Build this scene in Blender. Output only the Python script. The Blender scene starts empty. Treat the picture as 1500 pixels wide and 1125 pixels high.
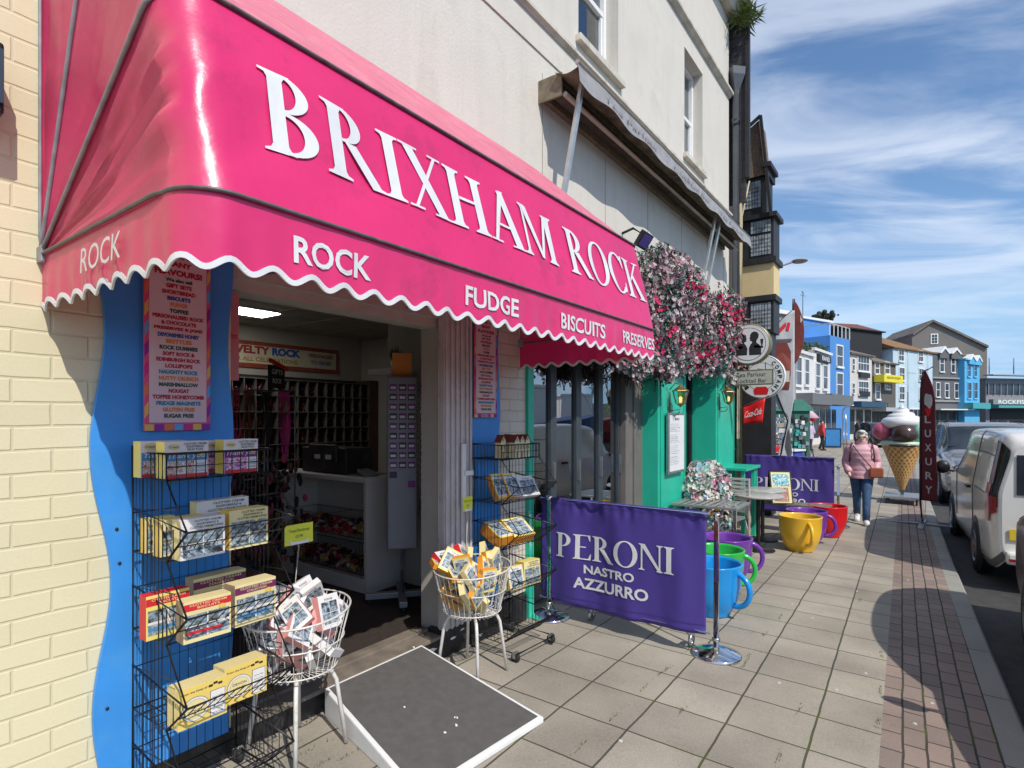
import bpy, math, random
from mathutils import Vector, Matrix, Euler, noise
random.seed(7)
PI = math.pi
SC = bpy.context.scene
COL = SC.collection
rad = math.radians
# ---------------------------------------------------------------- camera frame (x along the shop fronts, y into them)
TH = rad(36.1); CT, ST = math.cos(TH), math.sin(TH); F = 830.0; HV = 612.0; CH = 1.60
def clamp(v, a, b): return max(a, min(b, v))
def gz(x, y):
    """pavement height: it falls gently along the street and towards the kerb"""
    return -0.025 * clamp(x, -4, 9) + 0.02 * clamp(y, -1, 4)
def at(u, v, d):
    l = (u - 750) / F * d
    return Vector((CT * d + ST * l, ST * d - CT * l, CH + (HV - v) / F * d))
def on_y(u, v, y):
    t = (u - 750) / F
    return at(u, v, y / (ST - CT * t))
def on_x(u, v, x):
    t = (u - 750) / F
    return at(u, v, x / (CT + ST * t))
def on_g(u, v, off=0.0):
    dr = 1.7
    for _ in range(8):
        p = at(u, v, F * dr / (v - HV)); dr = CH - gz(p.x, p.y) - off
    return p
def kerb_y(x): return -0.58 + 0.0315 * clamp(x, -6, 26)
def bnd_y(x): return 0.10 + 0.025 * clamp(x, -6, 26)

# ---------------------------------------------------------------- materials
MATS = {}
def nodes_of(name):
    m = bpy.data.materials.new(name); m.use_nodes = True
    nt = m.node_tree; b = nt.nodes['Principled BSDF']
    return m, nt, b
def N(nt, t, **kw):
    n = nt.nodes.new(t)
    for k, v in kw.items():
        if k in n.inputs: n.inputs[k].default_value = v
        else: setattr(n, k, v)
    return n
def c4(c): return (c[0], c[1], c[2], 1.0)
def mat(name, col, rough=.6, metal=0.0, side_shade=None, streak=None, var=.10, vs=6.0, bump=0.0, bs=60.0, coat=0.0, dirt=None, dirt_amt=.35, dirt_s=3.0, transl=0.0, emit=0.0, spec=.5):
    if name in MATS: return MATS[name]
    m, nt, b = nodes_of(name); L = nt.links.new
    tc = N(nt, 'ShaderNodeTexCoord')
    no = N(nt, 'ShaderNodeTexNoise'); no.inputs['Scale'].default_value = vs; no.inputs['Detail'].default_value = 6
    L(tc.outputs['Object'], no.inputs['Vector'])
    mr = N(nt, 'ShaderNodeMapRange'); mr.inputs['From Min'].default_value = .3; mr.inputs['From Max'].default_value = .7
    mr.inputs['To Min'].default_value = 1 - var; mr.inputs['To Max'].default_value = 1 + var
    L(no.outputs['Fac'], mr.inputs['Value'])
    hv = N(nt, 'ShaderNodeHueSaturation'); hv.inputs['Color'].default_value = c4(col)
    L(mr.outputs['Result'], hv.inputs['Value'])
    out = hv.outputs['Color']
    if dirt:
        n2 = N(nt, 'ShaderNodeTexNoise'); n2.inputs['Scale'].default_value = dirt_s; n2.inputs['Detail'].default_value = 9; n2.inputs['Roughness'].default_value = .7
        L(tc.outputs['Object'], n2.inputs['Vector'])
        r2 = N(nt, 'ShaderNodeMapRange'); r2.inputs['From Min'].default_value = .52; r2.inputs['From Max'].default_value = .72; r2.inputs['To Max'].default_value = dirt_amt
        L(n2.outputs['Fac'], r2.inputs['Value'])
        mx = N(nt, 'ShaderNodeMix', data_type='RGBA')
        L(r2.outputs['Result'], mx.inputs[0]); L(out, mx.inputs[6]); mx.inputs[7].default_value = c4(dirt)
        out = mx.outputs[2]
    if streak:   # rain streaks running down a wall
        mp = N(nt, 'ShaderNodeMapping'); mp.inputs['Scale'].default_value = (7, 7, .45); L(tc.outputs['Object'], mp.inputs[0])
        n7 = N(nt, 'ShaderNodeTexNoise'); n7.inputs['Scale'].default_value = 1.0; n7.inputs['Detail'].default_value = 8; n7.inputs['Roughness'].default_value = .65; L(mp.outputs[0], n7.inputs['Vector'])
        r7 = N(nt, 'ShaderNodeMapRange'); r7.inputs['From Min'].default_value = .50; r7.inputs['From Max'].default_value = .75; r7.inputs['To Max'].default_value = streak[1]; L(n7.outputs['Fac'], r7.inputs['Value'])
        m7 = N(nt, 'ShaderNodeMix', data_type='RGBA'); L(r7.outputs[0], m7.inputs[0]); L(out, m7.inputs[6]); m7.inputs[7].default_value = c4(streak[0]); out = m7.outputs[2]
    if side_shade:   # coral tone of a side turned from the light, painted in towards one end: (x from, x to, colour, streak direction)
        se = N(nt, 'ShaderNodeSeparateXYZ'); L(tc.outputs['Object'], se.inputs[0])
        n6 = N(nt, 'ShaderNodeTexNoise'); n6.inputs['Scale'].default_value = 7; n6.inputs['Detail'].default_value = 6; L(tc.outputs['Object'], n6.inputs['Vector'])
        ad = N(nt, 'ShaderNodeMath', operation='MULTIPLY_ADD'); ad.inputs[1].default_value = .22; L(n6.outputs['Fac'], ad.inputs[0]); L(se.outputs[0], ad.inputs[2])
        r6 = N(nt, 'ShaderNodeMapRange', interpolation_type='SMOOTHSTEP'); r6.inputs['From Min'].default_value = side_shade[0] + .11; r6.inputs['From Max'].default_value = side_shade[1] + .11; L(ad.outputs[0], r6.inputs['Value'])
        m6 = N(nt, 'ShaderNodeMix', data_type='RGBA'); L(r6.outputs[0], m6.inputs[0]); L(out, m6.inputs[6]); m6.inputs[7].default_value = c4(side_shade[2]); out = m6.outputs[2]
    L(out, b.inputs['Base Color'])
    b.inputs['Roughness'].default_value = rough; b.inputs['Metallic'].default_value = metal
    b.inputs['Specular IOR Level'].default_value = spec
    if coat: b.inputs['Coat Weight'].default_value = coat; b.inputs['Coat Roughness'].default_value = .05
    rr = N(nt, 'ShaderNodeMapRange'); rr.inputs['To Min'].default_value = max(.02, rough - .08); rr.inputs['To Max'].default_value = min(1, rough + .08)
    L(no.outputs['Fac'], rr.inputs['Value']); L(rr.outputs['Result'], b.inputs['Roughness'])
    if bump:
        n3 = N(nt, 'ShaderNodeTexNoise'); n3.inputs['Scale'].default_value = bs; n3.inputs['Detail'].default_value = 5
        L(tc.outputs['Object'], n3.inputs['Vector'])
        bp = N(nt, 'ShaderNodeBump'); bp.inputs['Strength'].default_value = bump; bp.inputs['Distance'].default_value = .01
        L(n3.outputs['Fac'], bp.inputs['Height']); L(bp.outputs['Normal'], b.inputs['Normal'])
    if emit:
        b.inputs['Emission Color'].default_value = c4(col); b.inputs['Emission Strength'].default_value = emit
    if transl:
        t = N(nt, 'ShaderNodeBsdfTranslucent'); L(out, t.inputs['Color'])
        ms = N(nt, 'ShaderNodeMixShader'); ms.inputs[0].default_value = transl
        o = nt.nodes['Material Output']; L(b.outputs[0], ms.inputs[1]); L(t.outputs[0], ms.inputs[2]); L(ms.outputs[0], o.inputs['Surface'])
    MATS[name] = m
    return m
def glass(name, tint=(.6, .65, .65), refl=.25, rough=.01):
    """window glass: mirror-like by fresnel over a tinted see-through pane"""
    if name in MATS: return MATS[name]
    m, nt, b = nodes_of(name); L = nt.links.new
    nt.nodes.remove(b)
    tr = N(nt, 'ShaderNodeBsdfTransparent'); tr.inputs['Color'].default_value = c4(tint)
    gl = N(nt, 'ShaderNodeBsdfGlossy'); gl.inputs['Roughness'].default_value = rough; gl.inputs['Color'].default_value = (.9, .93, .95, 1)
    fr = N(nt, 'ShaderNodeFresnel'); fr.inputs['IOR'].default_value = 1.5
    ad = N(nt, 'ShaderNodeMath', operation='ADD'); ad.use_clamp = True; ad.inputs[1].default_value = refl
    L(fr.outputs[0], ad.inputs[0])
    tc = N(nt, 'ShaderNodeTexCoord'); no = N(nt, 'ShaderNodeTexNoise'); no.inputs['Scale'].default_value = 1.3
    L(tc.outputs['Object'], no.inputs['Vector'])
    bp = N(nt, 'ShaderNodeBump'); bp.inputs['Strength'].default_value = .04; bp.inputs['Distance'].default_value = .05
    L(no.outputs['Fac'], bp.inputs['Height']); L(bp.outputs[0], gl.inputs['Normal'])
    ms = N(nt, 'ShaderNodeMixShader'); L(ad.outputs[0], ms.inputs[0]); L(tr.outputs[0], ms.inputs[1]); L(gl.outputs[0], ms.inputs[2])
    L(ms.outputs[0], nt.nodes['Material Output'].inputs['Surface'])
    MATS[name] = m
    return m
def xz_vec(nt, axes='xz', rz=0.0):
    L = nt.links.new
    tc = N(nt, 'ShaderNodeTexCoord'); se = N(nt, 'ShaderNodeSeparateXYZ'); co = N(nt, 'ShaderNodeCombineXYZ')
    src = tc.outputs['Object']
    if rz:
        mp = N(nt, 'ShaderNodeMapping'); mp.inputs['Rotation'].default_value = (0, 0, rz); L(src, mp.inputs[0]); src = mp.outputs[0]
    L(src, se.inputs[0])
    L(se.outputs['XYZ'.index(axes[0].upper())], co.inputs[0]); L(se.outputs['XYZ'.index(axes[1].upper())], co.inputs[1])
    return co.outputs[0], tc
def brickmat(name, axes, bw, bh, c1, c2, mortar, msize=.006, off=.5, bump=.5, rough=.75, rz=0.0, speck=.12, moss=None, msmooth=.3, bd=.012):
    if name in MATS: return MATS[name]
    m, nt, b = nodes_of(name); L = nt.links.new
    vec, tc = xz_vec(nt, axes, rz)
    wob = N(nt, 'ShaderNodeTexNoise'); wob.inputs['Scale'].default_value = 5; L(tc.outputs['Object'], wob.inputs['Vector'])
    sub = N(nt, 'ShaderNodeVectorMath', operation='SCALE'); sub.inputs['Scale'].default_value = .012; L(wob.outputs['Color'], sub.inputs[0])
    add = N(nt, 'ShaderNodeVectorMath', operation='ADD'); L(vec, add.inputs[0]); L(sub.outputs[0], add.inputs[1])
    br = N(nt, 'ShaderNodeTexBrick'); br.offset = off; br.squash = 1.0
    for k, v in (('Scale', 1.0), ('Brick Width', bw), ('Row Height', bh), ('Mortar Size', msize), ('Mortar Smooth', msmooth)): br.inputs[k].default_value = v
    br.inputs['Color1'].default_value = c4(c1); br.inputs['Color2'].default_value = c4(c2); br.inputs['Mortar'].default_value = c4(mortar)
    L(add.outputs[0], br.inputs['Vector'])
    no = N(nt, 'ShaderNodeTexNoise'); no.inputs['Scale'].default_value = 90; no.inputs['Detail'].default_value = 8; no.inputs['Roughness'].default_value = .7
    L(tc.outputs['Object'], no.inputs['Vector'])
    n2 = N(nt, 'ShaderNodeTexNoise'); n2.inputs['Scale'].default_value = 1.7; n2.inputs['Detail'].default_value = 7
    L(tc.outputs['Object'], n2.inputs['Vector'])
    a1 = N(nt, 'ShaderNodeMath', operation='ADD'); L(no.outputs['Fac'], a1.inputs[0]); L(n2.outputs['Fac'], a1.inputs[1])
    mr = N(nt, 'ShaderNodeMapRange'); mr.inputs['From Min'].default_value = .6; mr.inputs['From Max'].default_value = 1.4
    mr.inputs['To Min'].default_value = 1 - speck * 1.6; mr.inputs['To Max'].default_value = 1 + speck * 1.6; L(a1.outputs[0], mr.inputs['Value'])
    hv = N(nt, 'ShaderNodeHueSaturation'); L(br.outputs['Color'], hv.inputs['Color']); L(mr.outputs[0], hv.inputs['Value'])
    out = hv.outputs[0]
    if moss:
        n4 = N(nt, 'ShaderNodeTexNoise'); n4.inputs['Scale'].default_value = 2.6; n4.inputs['Detail'].default_value = 4; L(tc.outputs['Object'], n4.inputs['Vector'])
        r4 = N(nt, 'ShaderNodeMapRange'); r4.inputs['From Min'].default_value = .5; r4.inputs['From Max'].default_value = .62; L(n4.outputs['Fac'], r4.inputs['Value'])
        mu = N(nt, 'ShaderNodeMath', operation='MULTIPLY'); L(r4.outputs[0], mu.inputs[0]); L(br.outputs['Fac'], mu.inputs[1])
        mx = N(nt, 'ShaderNodeMix', data_type='RGBA'); L(mu.outputs[0], mx.inputs[0]); L(out, mx.inputs[6]); mx.inputs[7].default_value = c4(moss)
        out = mx.outputs[2]
        # pale worn spots and stains
        n5 = N(nt, 'ShaderNodeTexNoise'); n5.inputs['Scale'].default_value = 14; n5.inputs['Detail'].default_value = 3; L(tc.outputs['Object'], n5.inputs['Vector'])
        r5 = N(nt, 'ShaderNodeMapRange'); r5.inputs['From Min'].default_value = .66; r5.inputs['From Max'].default_value = .74; r5.inputs['To Max'].default_value = .22; L(n5.outputs['Fac'], r5.inputs['Value'])
        m5 = N(nt, 'ShaderNodeMix', data_type='RGBA'); L(r5.outputs[0], m5.inputs[0]); L(out, m5.inputs[6]); m5.inputs[7].default_value = (.10, .09, .075, 1)
        out = m5.outputs[2]
    L(out, b.inputs['Base Color']); b.inputs['Roughness'].default_value = rough
    inv = N(nt, 'ShaderNodeMath', operation='MULTIPLY_ADD'); inv.inputs[1].default_value = -1; inv.inputs[2].default_value = 1; L(br.outputs['Fac'], inv.inputs[0])
    a2 = N(nt, 'ShaderNodeMath', operation='MULTIPLY_ADD'); a2.inputs[1].default_value = .25; L(no.outputs['Fac'], a2.inputs[0]); L(inv.outputs[0], a2.inputs[2])
    bp = N(nt, 'ShaderNodeBump'); bp.inputs['Strength'].default_value = bump; bp.inputs['Distance'].default_value = bd
    L(a2.outputs[0], bp.inputs['Height']); L(bp.outputs[0], b.inputs['Normal'])
    MATS[name] = m
    return m
def photo_mat(name, seed, scale=38.0, cols=None):
    """a printed picture of a coast: bands of sky, sea, dark rocks and white houses"""
    if name in MATS: return MATS[name]
    m, nt, b = nodes_of(name); L = nt.links.new
    tc = N(nt, 'ShaderNodeTexCoord'); mp = N(nt, 'ShaderNodeMapping'); mp.inputs['Location'].default_value = (seed * 3.1, seed * 1.7, seed)
    mp.inputs['Scale'].default_value = (.9, .9, 1.25); L(tc.outputs['Object'], mp.inputs[0])
    no = N(nt, 'ShaderNodeTexNoise'); no.inputs['Scale'].default_value = scale; no.inputs['Detail'].default_value = 5; L(mp.outputs[0], no.inputs['Vector'])
    cr = N(nt, 'ShaderNodeValToRGB'); cr.color_ramp.interpolation = 'CONSTANT'
    cols = cols or [(.03, .03, .04), (.12, .14, .13), (.20, .27, .34), (.40, .45, .48), (.10, .12, .13), (.70, .70, .69)]
    el = cr.color_ramp.elements
    for i, c in enumerate(cols):
        pos = .30 + .4 * i / (len(cols) - 1) if i else 0
        e = el[i] if i < 2 else el.new(pos)
        e.position = pos; e.color = c4(c)
    L(no.outputs['Fac'], cr.inputs[0]); L(cr.outputs[0], b.inputs['Base Color']); b.inputs['Roughness'].default_value = .35
    MATS[name] = m
    return m

# ---------------------------------------------------------------- mesh builder
def frame_of(d, hint=None):
    d = d.normalized()
    h = hint or (Vector((0, 0, 1)) if abs(d.z) < .95 else Vector((1, 0, 0)))
    a = d.cross(h).normalized(); b = a.cross(d).normalized()
    return a, b
class MB:
    def __init__(s): s.v = []; s.f = []; s.m = []; s.sm = []
    def add(s, vs, fs, mi=0, smooth=False):
        o = len(s.v); s.v += [Vector(p) for p in vs]
        for f in fs: s.f.append([i + o for i in f]); s.m.append(mi); s.sm.append(smooth)
        return s
    def box(s, x0, x1, y0, y1, z0, z1, mi=0):
        return s.add([(x0, y0, z0), (x1, y0, z0), (x1, y1, z0), (x0, y1, z0), (x0, y0, z1), (x1, y0, z1), (x1, y1, z1), (x0, y1, z1)],
                     [(0, 3, 2, 1), (4, 5, 6, 7), (0, 1, 5, 4), (1, 2, 6, 5), (2, 3, 7, 6), (3, 0, 4, 7)], mi)
    def obox(s, M, sx, sy, sz, mi=0):
        q = MB().box(-sx / 2, sx / 2, -sy / 2, sy / 2, -sz / 2, sz / 2)
        return s.add([M @ p for p in q.v], q.f, mi)
    def bar(s, a, b, w, h, mi=0, hint=None):
        a, b = Vector(a), Vector(b); d = b - a; p, q = frame_of(d, hint)
        vs = [o + p * sx * w / 2 + q * sy * h / 2 for o in (a, b) for sx, sy in ((-1, -1), (1, -1), (1, 1), (-1, 1))]
        return s.add(vs, [(0, 1, 2, 3), (7, 6, 5, 4), (0, 4, 5, 1), (1, 5, 6, 2), (2, 6, 7, 3), (3, 7, 4, 0)], mi)
    def quad(s, a, b, c, d, mi=0): return s.add([a, b, c, d], [(0, 1, 2, 3)], mi)
    def tube(s, pts, r, n=6, mi=0, closed=False, caps=True):
        pts = [Vector(p) for p in pts]; k = len(pts)
        rs = r if isinstance(r, (list, tuple)) else [r] * k
        vs = []; fs = []; pa = None
        for i, p in enumerate(pts):
            if closed: d = pts[(i + 1) % k] - pts[i - 1]
            else: d = pts[min(i + 1, k - 1)] - pts[max(i - 1, 0)]
            if d.length < 1e-9: d = Vector((0, 0, 1))
            d.normalize()
            if pa is None: a, b = frame_of(d)
            else:
                a = (pa - d * pa.dot(d))
                a = a.normalized() if a.length > 1e-6 else frame_of(d)[0]
                b = d.cross(a)
            pa = a
            for j in range(n):
                t = 2 * PI * j / n; vs.append(p + (a * math.cos(t) + b * math.sin(t)) * rs[i])
        for i in range(k if closed else k - 1):
            i2 = (i + 1) % k
            for j in range(n):
                j2 = (j + 1) % n; fs.append((i * n + j, i * n + j2, i2 * n + j2, i2 * n + j))
        if caps and not closed:
            fs.append(tuple(range(n))[::-1]); fs.append(tuple((k - 1) * n + j for j in range(n)))
        return s.add(vs, fs, mi, n > 4)
    def lathe(s, prof, n=24, mi=0, c=(0, 0, 0), axis='z', a0=0, a1=2 * PI, smooth=True):
        vs = []; fs = []; full = abs(a1 - a0 - 2 * PI) < 1e-6; k = len(prof); m = n if full else n + 1
        for j in range(m):
            t = a0 + (a1 - a0) * j / n
            for r, h in prof:
                p = (r * math.cos(t), r * math.sin(t), h)
                if axis == 'y': p = (p[0], p[2], p[1])
                if axis == 'x': p = (p[2], p[0], p[1])
                vs.append((p[0] + c[0], p[1] + c[1], p[2] + c[2]))
        for j in range(n):
            j2 = (j + 1) % m
            for i in range(k - 1): fs.append((j * k + i, j2 * k + i, j2 * k + i + 1, j * k + i + 1))
        return s.add(vs, fs, mi, smooth)
    def ell(s, c, r, n=12, mi=0, M=None):
        c = Vector(c); vs = []; fs = []; k = max(4, n // 2)
        r = r if isinstance(r, (tuple, list)) else (r, r, r)
        for i in range(k + 1):
            ph = -PI / 2 + PI * i / k
            for j in range(n):
                t = 2 * PI * j / n
                p = Vector((r[0] * math.cos(ph) * math.cos(t), r[1] * math.cos(ph) * math.sin(t), r[2] * math.sin(ph)))
                vs.append(c + (M @ p if M else p))
        for i in range(k):
            for j in range(n):
                j2 = (j + 1) % n; fs.append((i * n + j, i * n + j2, (i + 1) * n + j2, (i + 1) * n + j))
        return s.add(vs, fs, mi, True)
    def prism(s, poly, o, ux, uy, depth, mi=0, both=True):
        """a flat outline given a thickness; the face at o looks along uz = ux x uy"""
        o, ux, uy = Vector(o), Vector(ux), Vector(uy); uz = ux.cross(uy).normalized(); k = len(poly)
        fr = [o + ux * p[0] + uy * p[1] for p in poly]; bk = [p - uz * depth for p in fr]
        fs = [tuple(range(k))] + ([tuple(range(2 * k - 1, k - 1, -1))] if both else [])
        fs += [(i, i + k, (i + 1) % k + k, (i + 1) % k) for i in range(k)]
        return s.add(fr + bk, fs, mi)
    def text(s, txt, o, ux, uy, mi=0, w=None, h=None, bold=0.0, shear=0.0, align='c', lift=0.0):
        vs, fs, asp = text_geo(txt, bold, shear)
        o, ux, uy = Vector(o), Vector(ux).normalized(), Vector(uy).normalized()
        if h is None: h = w / asp
        if w is None: w = h * asp
        off = {'c': -.5, 'l': 0, 'r': -1}[align]; uz = ux.cross(uy)
        return s.add([o + ux * ((p[0] + off) * w) + uy * (p[1] * h) + uz * lift for p in vs], fs, mi)
    def grid(s, fn, nu, nv, mi=0, smooth=True, flip=False):
        vs = [fn(i / nu, j / nv) for j in range(nv + 1) for i in range(nu + 1)]
        fs = []
        for j in range(nv):
            for i in range(nu):
                a = j * (nu + 1) + i; q = (a, a + 1, a + nu + 2, a + nu + 1); fs.append(q[::-1] if flip else q)
        return s.add(vs, fs, mi, smooth)
    def xf(s, M):
        s.v = [M @ p for p in s.v]; return s
    def merge(s, q, M=None, mimap=None):
        o = len(s.v); s.v += [(M @ p if M else p.copy()) for p in q.v]
        for f, mi, sm in zip(q.f, q.m, q.sm): s.f.append([i + o for i in f]); s.m.append(mimap[mi] if mimap else mi); s.sm.append(sm)
        return s
    def build(s, name, mats, parent=None, world=False, bevel=0.0, seg=2, solid=0.0):
        vs = s.v
        if parent is not None and world:
            I = WM[parent.name].inverted(); vs = [I @ p for p in vs]
        me = bpy.data.meshes.new(name); me.from_pydata([tuple(p) for p in vs], [], s.f)
        mats = mats if isinstance(mats, (list, tuple)) else [mats]
        for m in mats: me.materials.append(m)
        me.polygons.foreach_set('material_index', s.m); me.polygons.foreach_set('use_smooth', s.sm); me.update()
        o = bpy.data.objects.new(name, me); COL.objects.link(o)
        if parent is not None: o.parent = parent; WM[o.name] = WM[parent.name].copy()
        else: WM[o.name] = Matrix.Identity(4)
        if bevel:
            b = o.modifiers.new('bevel', 'BEVEL'); b.width = bevel; b.segments = seg; b.limit_method = 'ANGLE'; b.angle_limit = rad(40)
        if solid:
            b = o.modifiers.new('solid', 'SOLIDIFY'); b.thickness = solid
        return o
WM = {}
_tc = {}
def text_geo(txt, bold, shear):
    k = (txt, bold, shear)
    if k in _tc: return _tc[k]
    cu = bpy.data.curves.new('t', 'FONT'); cu.body = txt; cu.size = 1; cu.offset = bold; cu.shear = shear; cu.resolution_u = 3
    o = bpy.data.objects.new('t', cu); COL.objects.link(o)
    dg = bpy.context.evaluated_depsgraph_get(); dg.update()
    me = bpy.data.meshes.new_from_object(o.evaluated_get(dg))
    vs = [v.co.copy() for v in me.vertices]; fs = [tuple(p.vertices) for p in me.polygons]
    flip = sum(p.normal.z for p in me.polygons) < 0
    if flip: fs = [f[::-1] for f in fs]
    x0 = min(v.x for v in vs); x1 = max(v.x for v in vs); y0 = min(v.y for v in vs); y1 = max(v.y for v in vs)
    W = max(x1 - x0, 1e-4); H = max(y1 - y0, 1e-4)
    vs = [((v.x - x0) / W, (v.y - y0) / H) for v in vs]
    bpy.data.objects.remove(o); bpy.data.curves.remove(cu); bpy.data.meshes.remove(me)
    _tc[k] = (vs, fs, W / H)
    return _tc[k]
# a bracketed serif alphabet, in cap heights
def _stem(x, w, s=.09):
    L = [(x - s, 0), (x + w + s, 0), (x + w + s, .028), (x + w + .025, .05), (x + w, .10)]
    R = [(x + w, .90), (x + w + .025, .95), (x + w + s, .972), (x + w + s, 1), (x - s, 1), (x - s, .972), (x - .025, .95), (x, .90), (x, .10), (x - .025, .05), (x - s, .028)]
    return [L + R]
def _ring(cx, cy, rx, ry, tx, ty, a0, a1, n=22):
    out = []
    for i in range(n):
        q = []
        for a, o in ((a0 + (a1 - a0) * i / n, 1), (a0 + (a1 - a0) * (i + 1) / n, 1), (a0 + (a1 - a0) * (i + 1) / n, 0), (a0 + (a1 - a0) * i / n, 0)):
            a = rad(a); q.append((cx + (rx if o else rx - tx) * math.cos(a), cy + (ry if o else ry - ty) * math.sin(a)))
        out.append(q[::-1] if a1 < a0 else q)
    return out
def _foot(x0, x1, y0): return [[(x0, y0), (x1, y0), (x1, y0 + .03), (x0, y0 + .03)]]
GL = {
 'I': (_stem(.1, .17), .37), 'B': (_stem(.1, .17) + _ring(.265, .762, .30, .238, .15, .04, 90, -90) + _ring(.265, .265, .38, .265, .17, .04, 90, -90), .74),
 'P': (_stem(.1, .17) + _ring(.265, .725, .36, .275, .16, .04, 90, -90), .70),
 'R': (_stem(.1, .17) + _ring(.265, .755, .32, .245, .16, .04, 90, -90) + [[(.30, .515), (.48, .53), (.80, .05), (.87, .03), (.87, 0), (.66, 0)][::-1]], .86),
 'X': ([[(.08, .97), (.27, .97), (.79, .03), (.60, .03)][::-1], [(.66, .97), (.72, .97), (.19, .03), (.13, .03)][::-1]] + _foot(.0, .35, .97) + _foot(.56, .82, .97) + _foot(.03, .30, 0) + _foot(.52, .87, 0), .86),
 'H': (_stem(.1, .17) + _stem(.62, .17) + [[(.27, .49), (.62, .49), (.62, .54), (.27, .54)]], .89),
 'A': ([[(.43, 1.02), (.55, 1.02), (.19, .03), (.11, .03)][::-1], [(.38, 1.0), (.52, 1.02), (.88, .03), (.68, .03)][::-1], [(.27, .32), (.60, .32), (.60, .365), (.27, .365)]] + _foot(.01, .31, 0) + _foot(.58, .97, 0), .94),
 'M': (_stem(.1, .07, .07) + _stem(.86, .17, .07) + [[(.10, .98), (.27, .98), (.62, .03), (.53, .03)][::-1], [(.53, .03), (.60, .03), (.92, .98), (.83, .98)]], 1.13),
 'O': (_ring(.46, .5, .44, .52, .17, .045, 0, 360, 40), .92),
 'C': (_ring(.46, .5, .44, .52, .17, .045, 48, 318, 34) + [[(.70, .98), (.78, 1.0), (.78, .68), (.75, .68), (.68, .84)][::-1], [(.68, .14), (.75, .30), (.78, .30), (.78, .08), (.72, .06)][::-1]], .84),
 'K': (_stem(.1, .17) + [[(.27, .42), (.27, .50), (.68, .97), (.76, .97)][::-1], [(.36, .55), (.47, .68), (.88, .03), (.68, .03)][::-1]] + _foot(.58, .86, .97) + _foot(.60, .96, 0), .92),
 'E': (_stem(.1, .17) + [[(.27, .955), (.27, 1), (.66, 1), (.67, .76), (.64, .76), (.56, .955)][::-1], [(.27, .485), (.27, .53), (.50, .53), (.50, .485)][::-1], [(.27, 0), (.27, .045), (.58, .045), (.67, .25), (.70, .25), (.68, 0)][::-1]], .74),
 'N': (_stem(.1, .06, .08) + _stem(.72, .06, .08) + [[(.06, 1), (.24, 1), (.78, .06), (.78, -.02), (.72, -.02)][::-1]], .88),
 ' ': ([], .42)}
def serif(mb, txt, fn, mi=0):
    """fn(x in 0..1 along the word, y in cap heights, layer) -> point"""
    tot = sum(GL[c][1] for c in txt); x = 0
    for c in txt:
        for k, poly in enumerate(GL[c][0]):
            n = len(poly); ring = c in 'OBPRC' and n == 4 and k > 0 or c in 'OC' and n == 4
            lay = 0 if c in 'O' else (1 if ring else k * 3 % 7)
            mb.add([fn((x + p[0]) / tot, p[1], lay) for p in poly], [tuple(range(n))], mi)
        x += GL[c][1]
# ---------------------------------------------------------------- things
def tag(o, label=None, cat=None, group=None, kind=None):
    if label: o['label'] = label
    if cat: o['category'] = cat
    if group: o['group'] = group
    if kind: o['kind'] = kind
    return o
def thing(name, label, cat, loc=(0, 0, 0), rz=0.0, group=None):
    o = bpy.data.objects.new(name, None); COL.objects.link(o); o.location = loc; o.rotation_euler = (0, 0, rz); o.empty_display_size = .1
    WM[o.name] = Matrix.Translation(Vector(loc)) @ Matrix.Rotation(rz, 4, 'Z')
    return tag(o, label, cat, group)
def place(o, loc, rz=0.0, rot=None):
    o.location = loc; o.rotation_euler = rot if rot else (0, 0, rz); return o
def kids(o): return [c for c in bpy.data.objects if c.parent is o]
def copy_tree(o, parent=None, loc=None, rz=None):
    c = o.copy(); COL.objects.link(c); c.parent = parent
    if loc is not None: c.location = loc
    if rz is not None: c.rotation_euler = (0, 0, rz)
    for ch in kids(o): copy_tree(ch, c)
    return c
X, Y, Z = Vector((1, 0, 0)), Vector((0, 1, 0)), Vector((0, 0, 1))
# ================================================================ camera, sun, sky
cam = bpy.data.cameras.new('camera'); co = bpy.data.objects.new('camera', cam); COL.objects.link(co)
co.location = (0, 0, CH); co.rotation_euler = (PI / 2, 0, TH - PI / 2)
cam.sensor_width = 36; cam.lens = 36 * F / 1500; cam.shift_y = (HV - 562.5) / 1500; cam.clip_start = .05; cam.clip_end = 3000
SC.camera = co
EL = rad(46.8); SA = (-.405, -.914)
sl = bpy.data.lights.new('sun', 'SUN'); sl.energy = 2.85; sl.angle = rad(.53); sl.color = (1, .955, .88)
so = bpy.data.objects.new('sun', sl); COL.objects.link(so); so.location = (0, 0, 30)
sd = Vector((SA[0] * math.cos(EL), SA[1] * math.cos(EL), math.sin(EL)))
so.rotation_euler = (-sd).to_track_quat('-Z', 'Y').to_euler()
W = bpy.data.worlds.new('World'); SC.world = W; W.use_nodes = True
nt = W.node_tree; L = nt.links.new; bg = nt.nodes['Background']
sky = N(nt, 'ShaderNodeTexSky'); sky.sky_type = 'NISHITA'; sky.sun_disc = False; sky.sun_elevation = EL; sky.sun_rotation = math.atan2(SA[0], SA[1])
sky.air_density = 1.0; sky.dust_density = .3; sky.ozone_density = 3.2
tc = N(nt, 'ShaderNodeTexCoord'); se = N(nt, 'ShaderNodeSeparateXYZ'); L(tc.outputs['Generated'], se.inputs[0])
zz = N(nt, 'ShaderNodeMath', operation='MAXIMUM'); zz.inputs[1].default_value = .06; L(se.outputs[2], zz.inputs[0])
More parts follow.
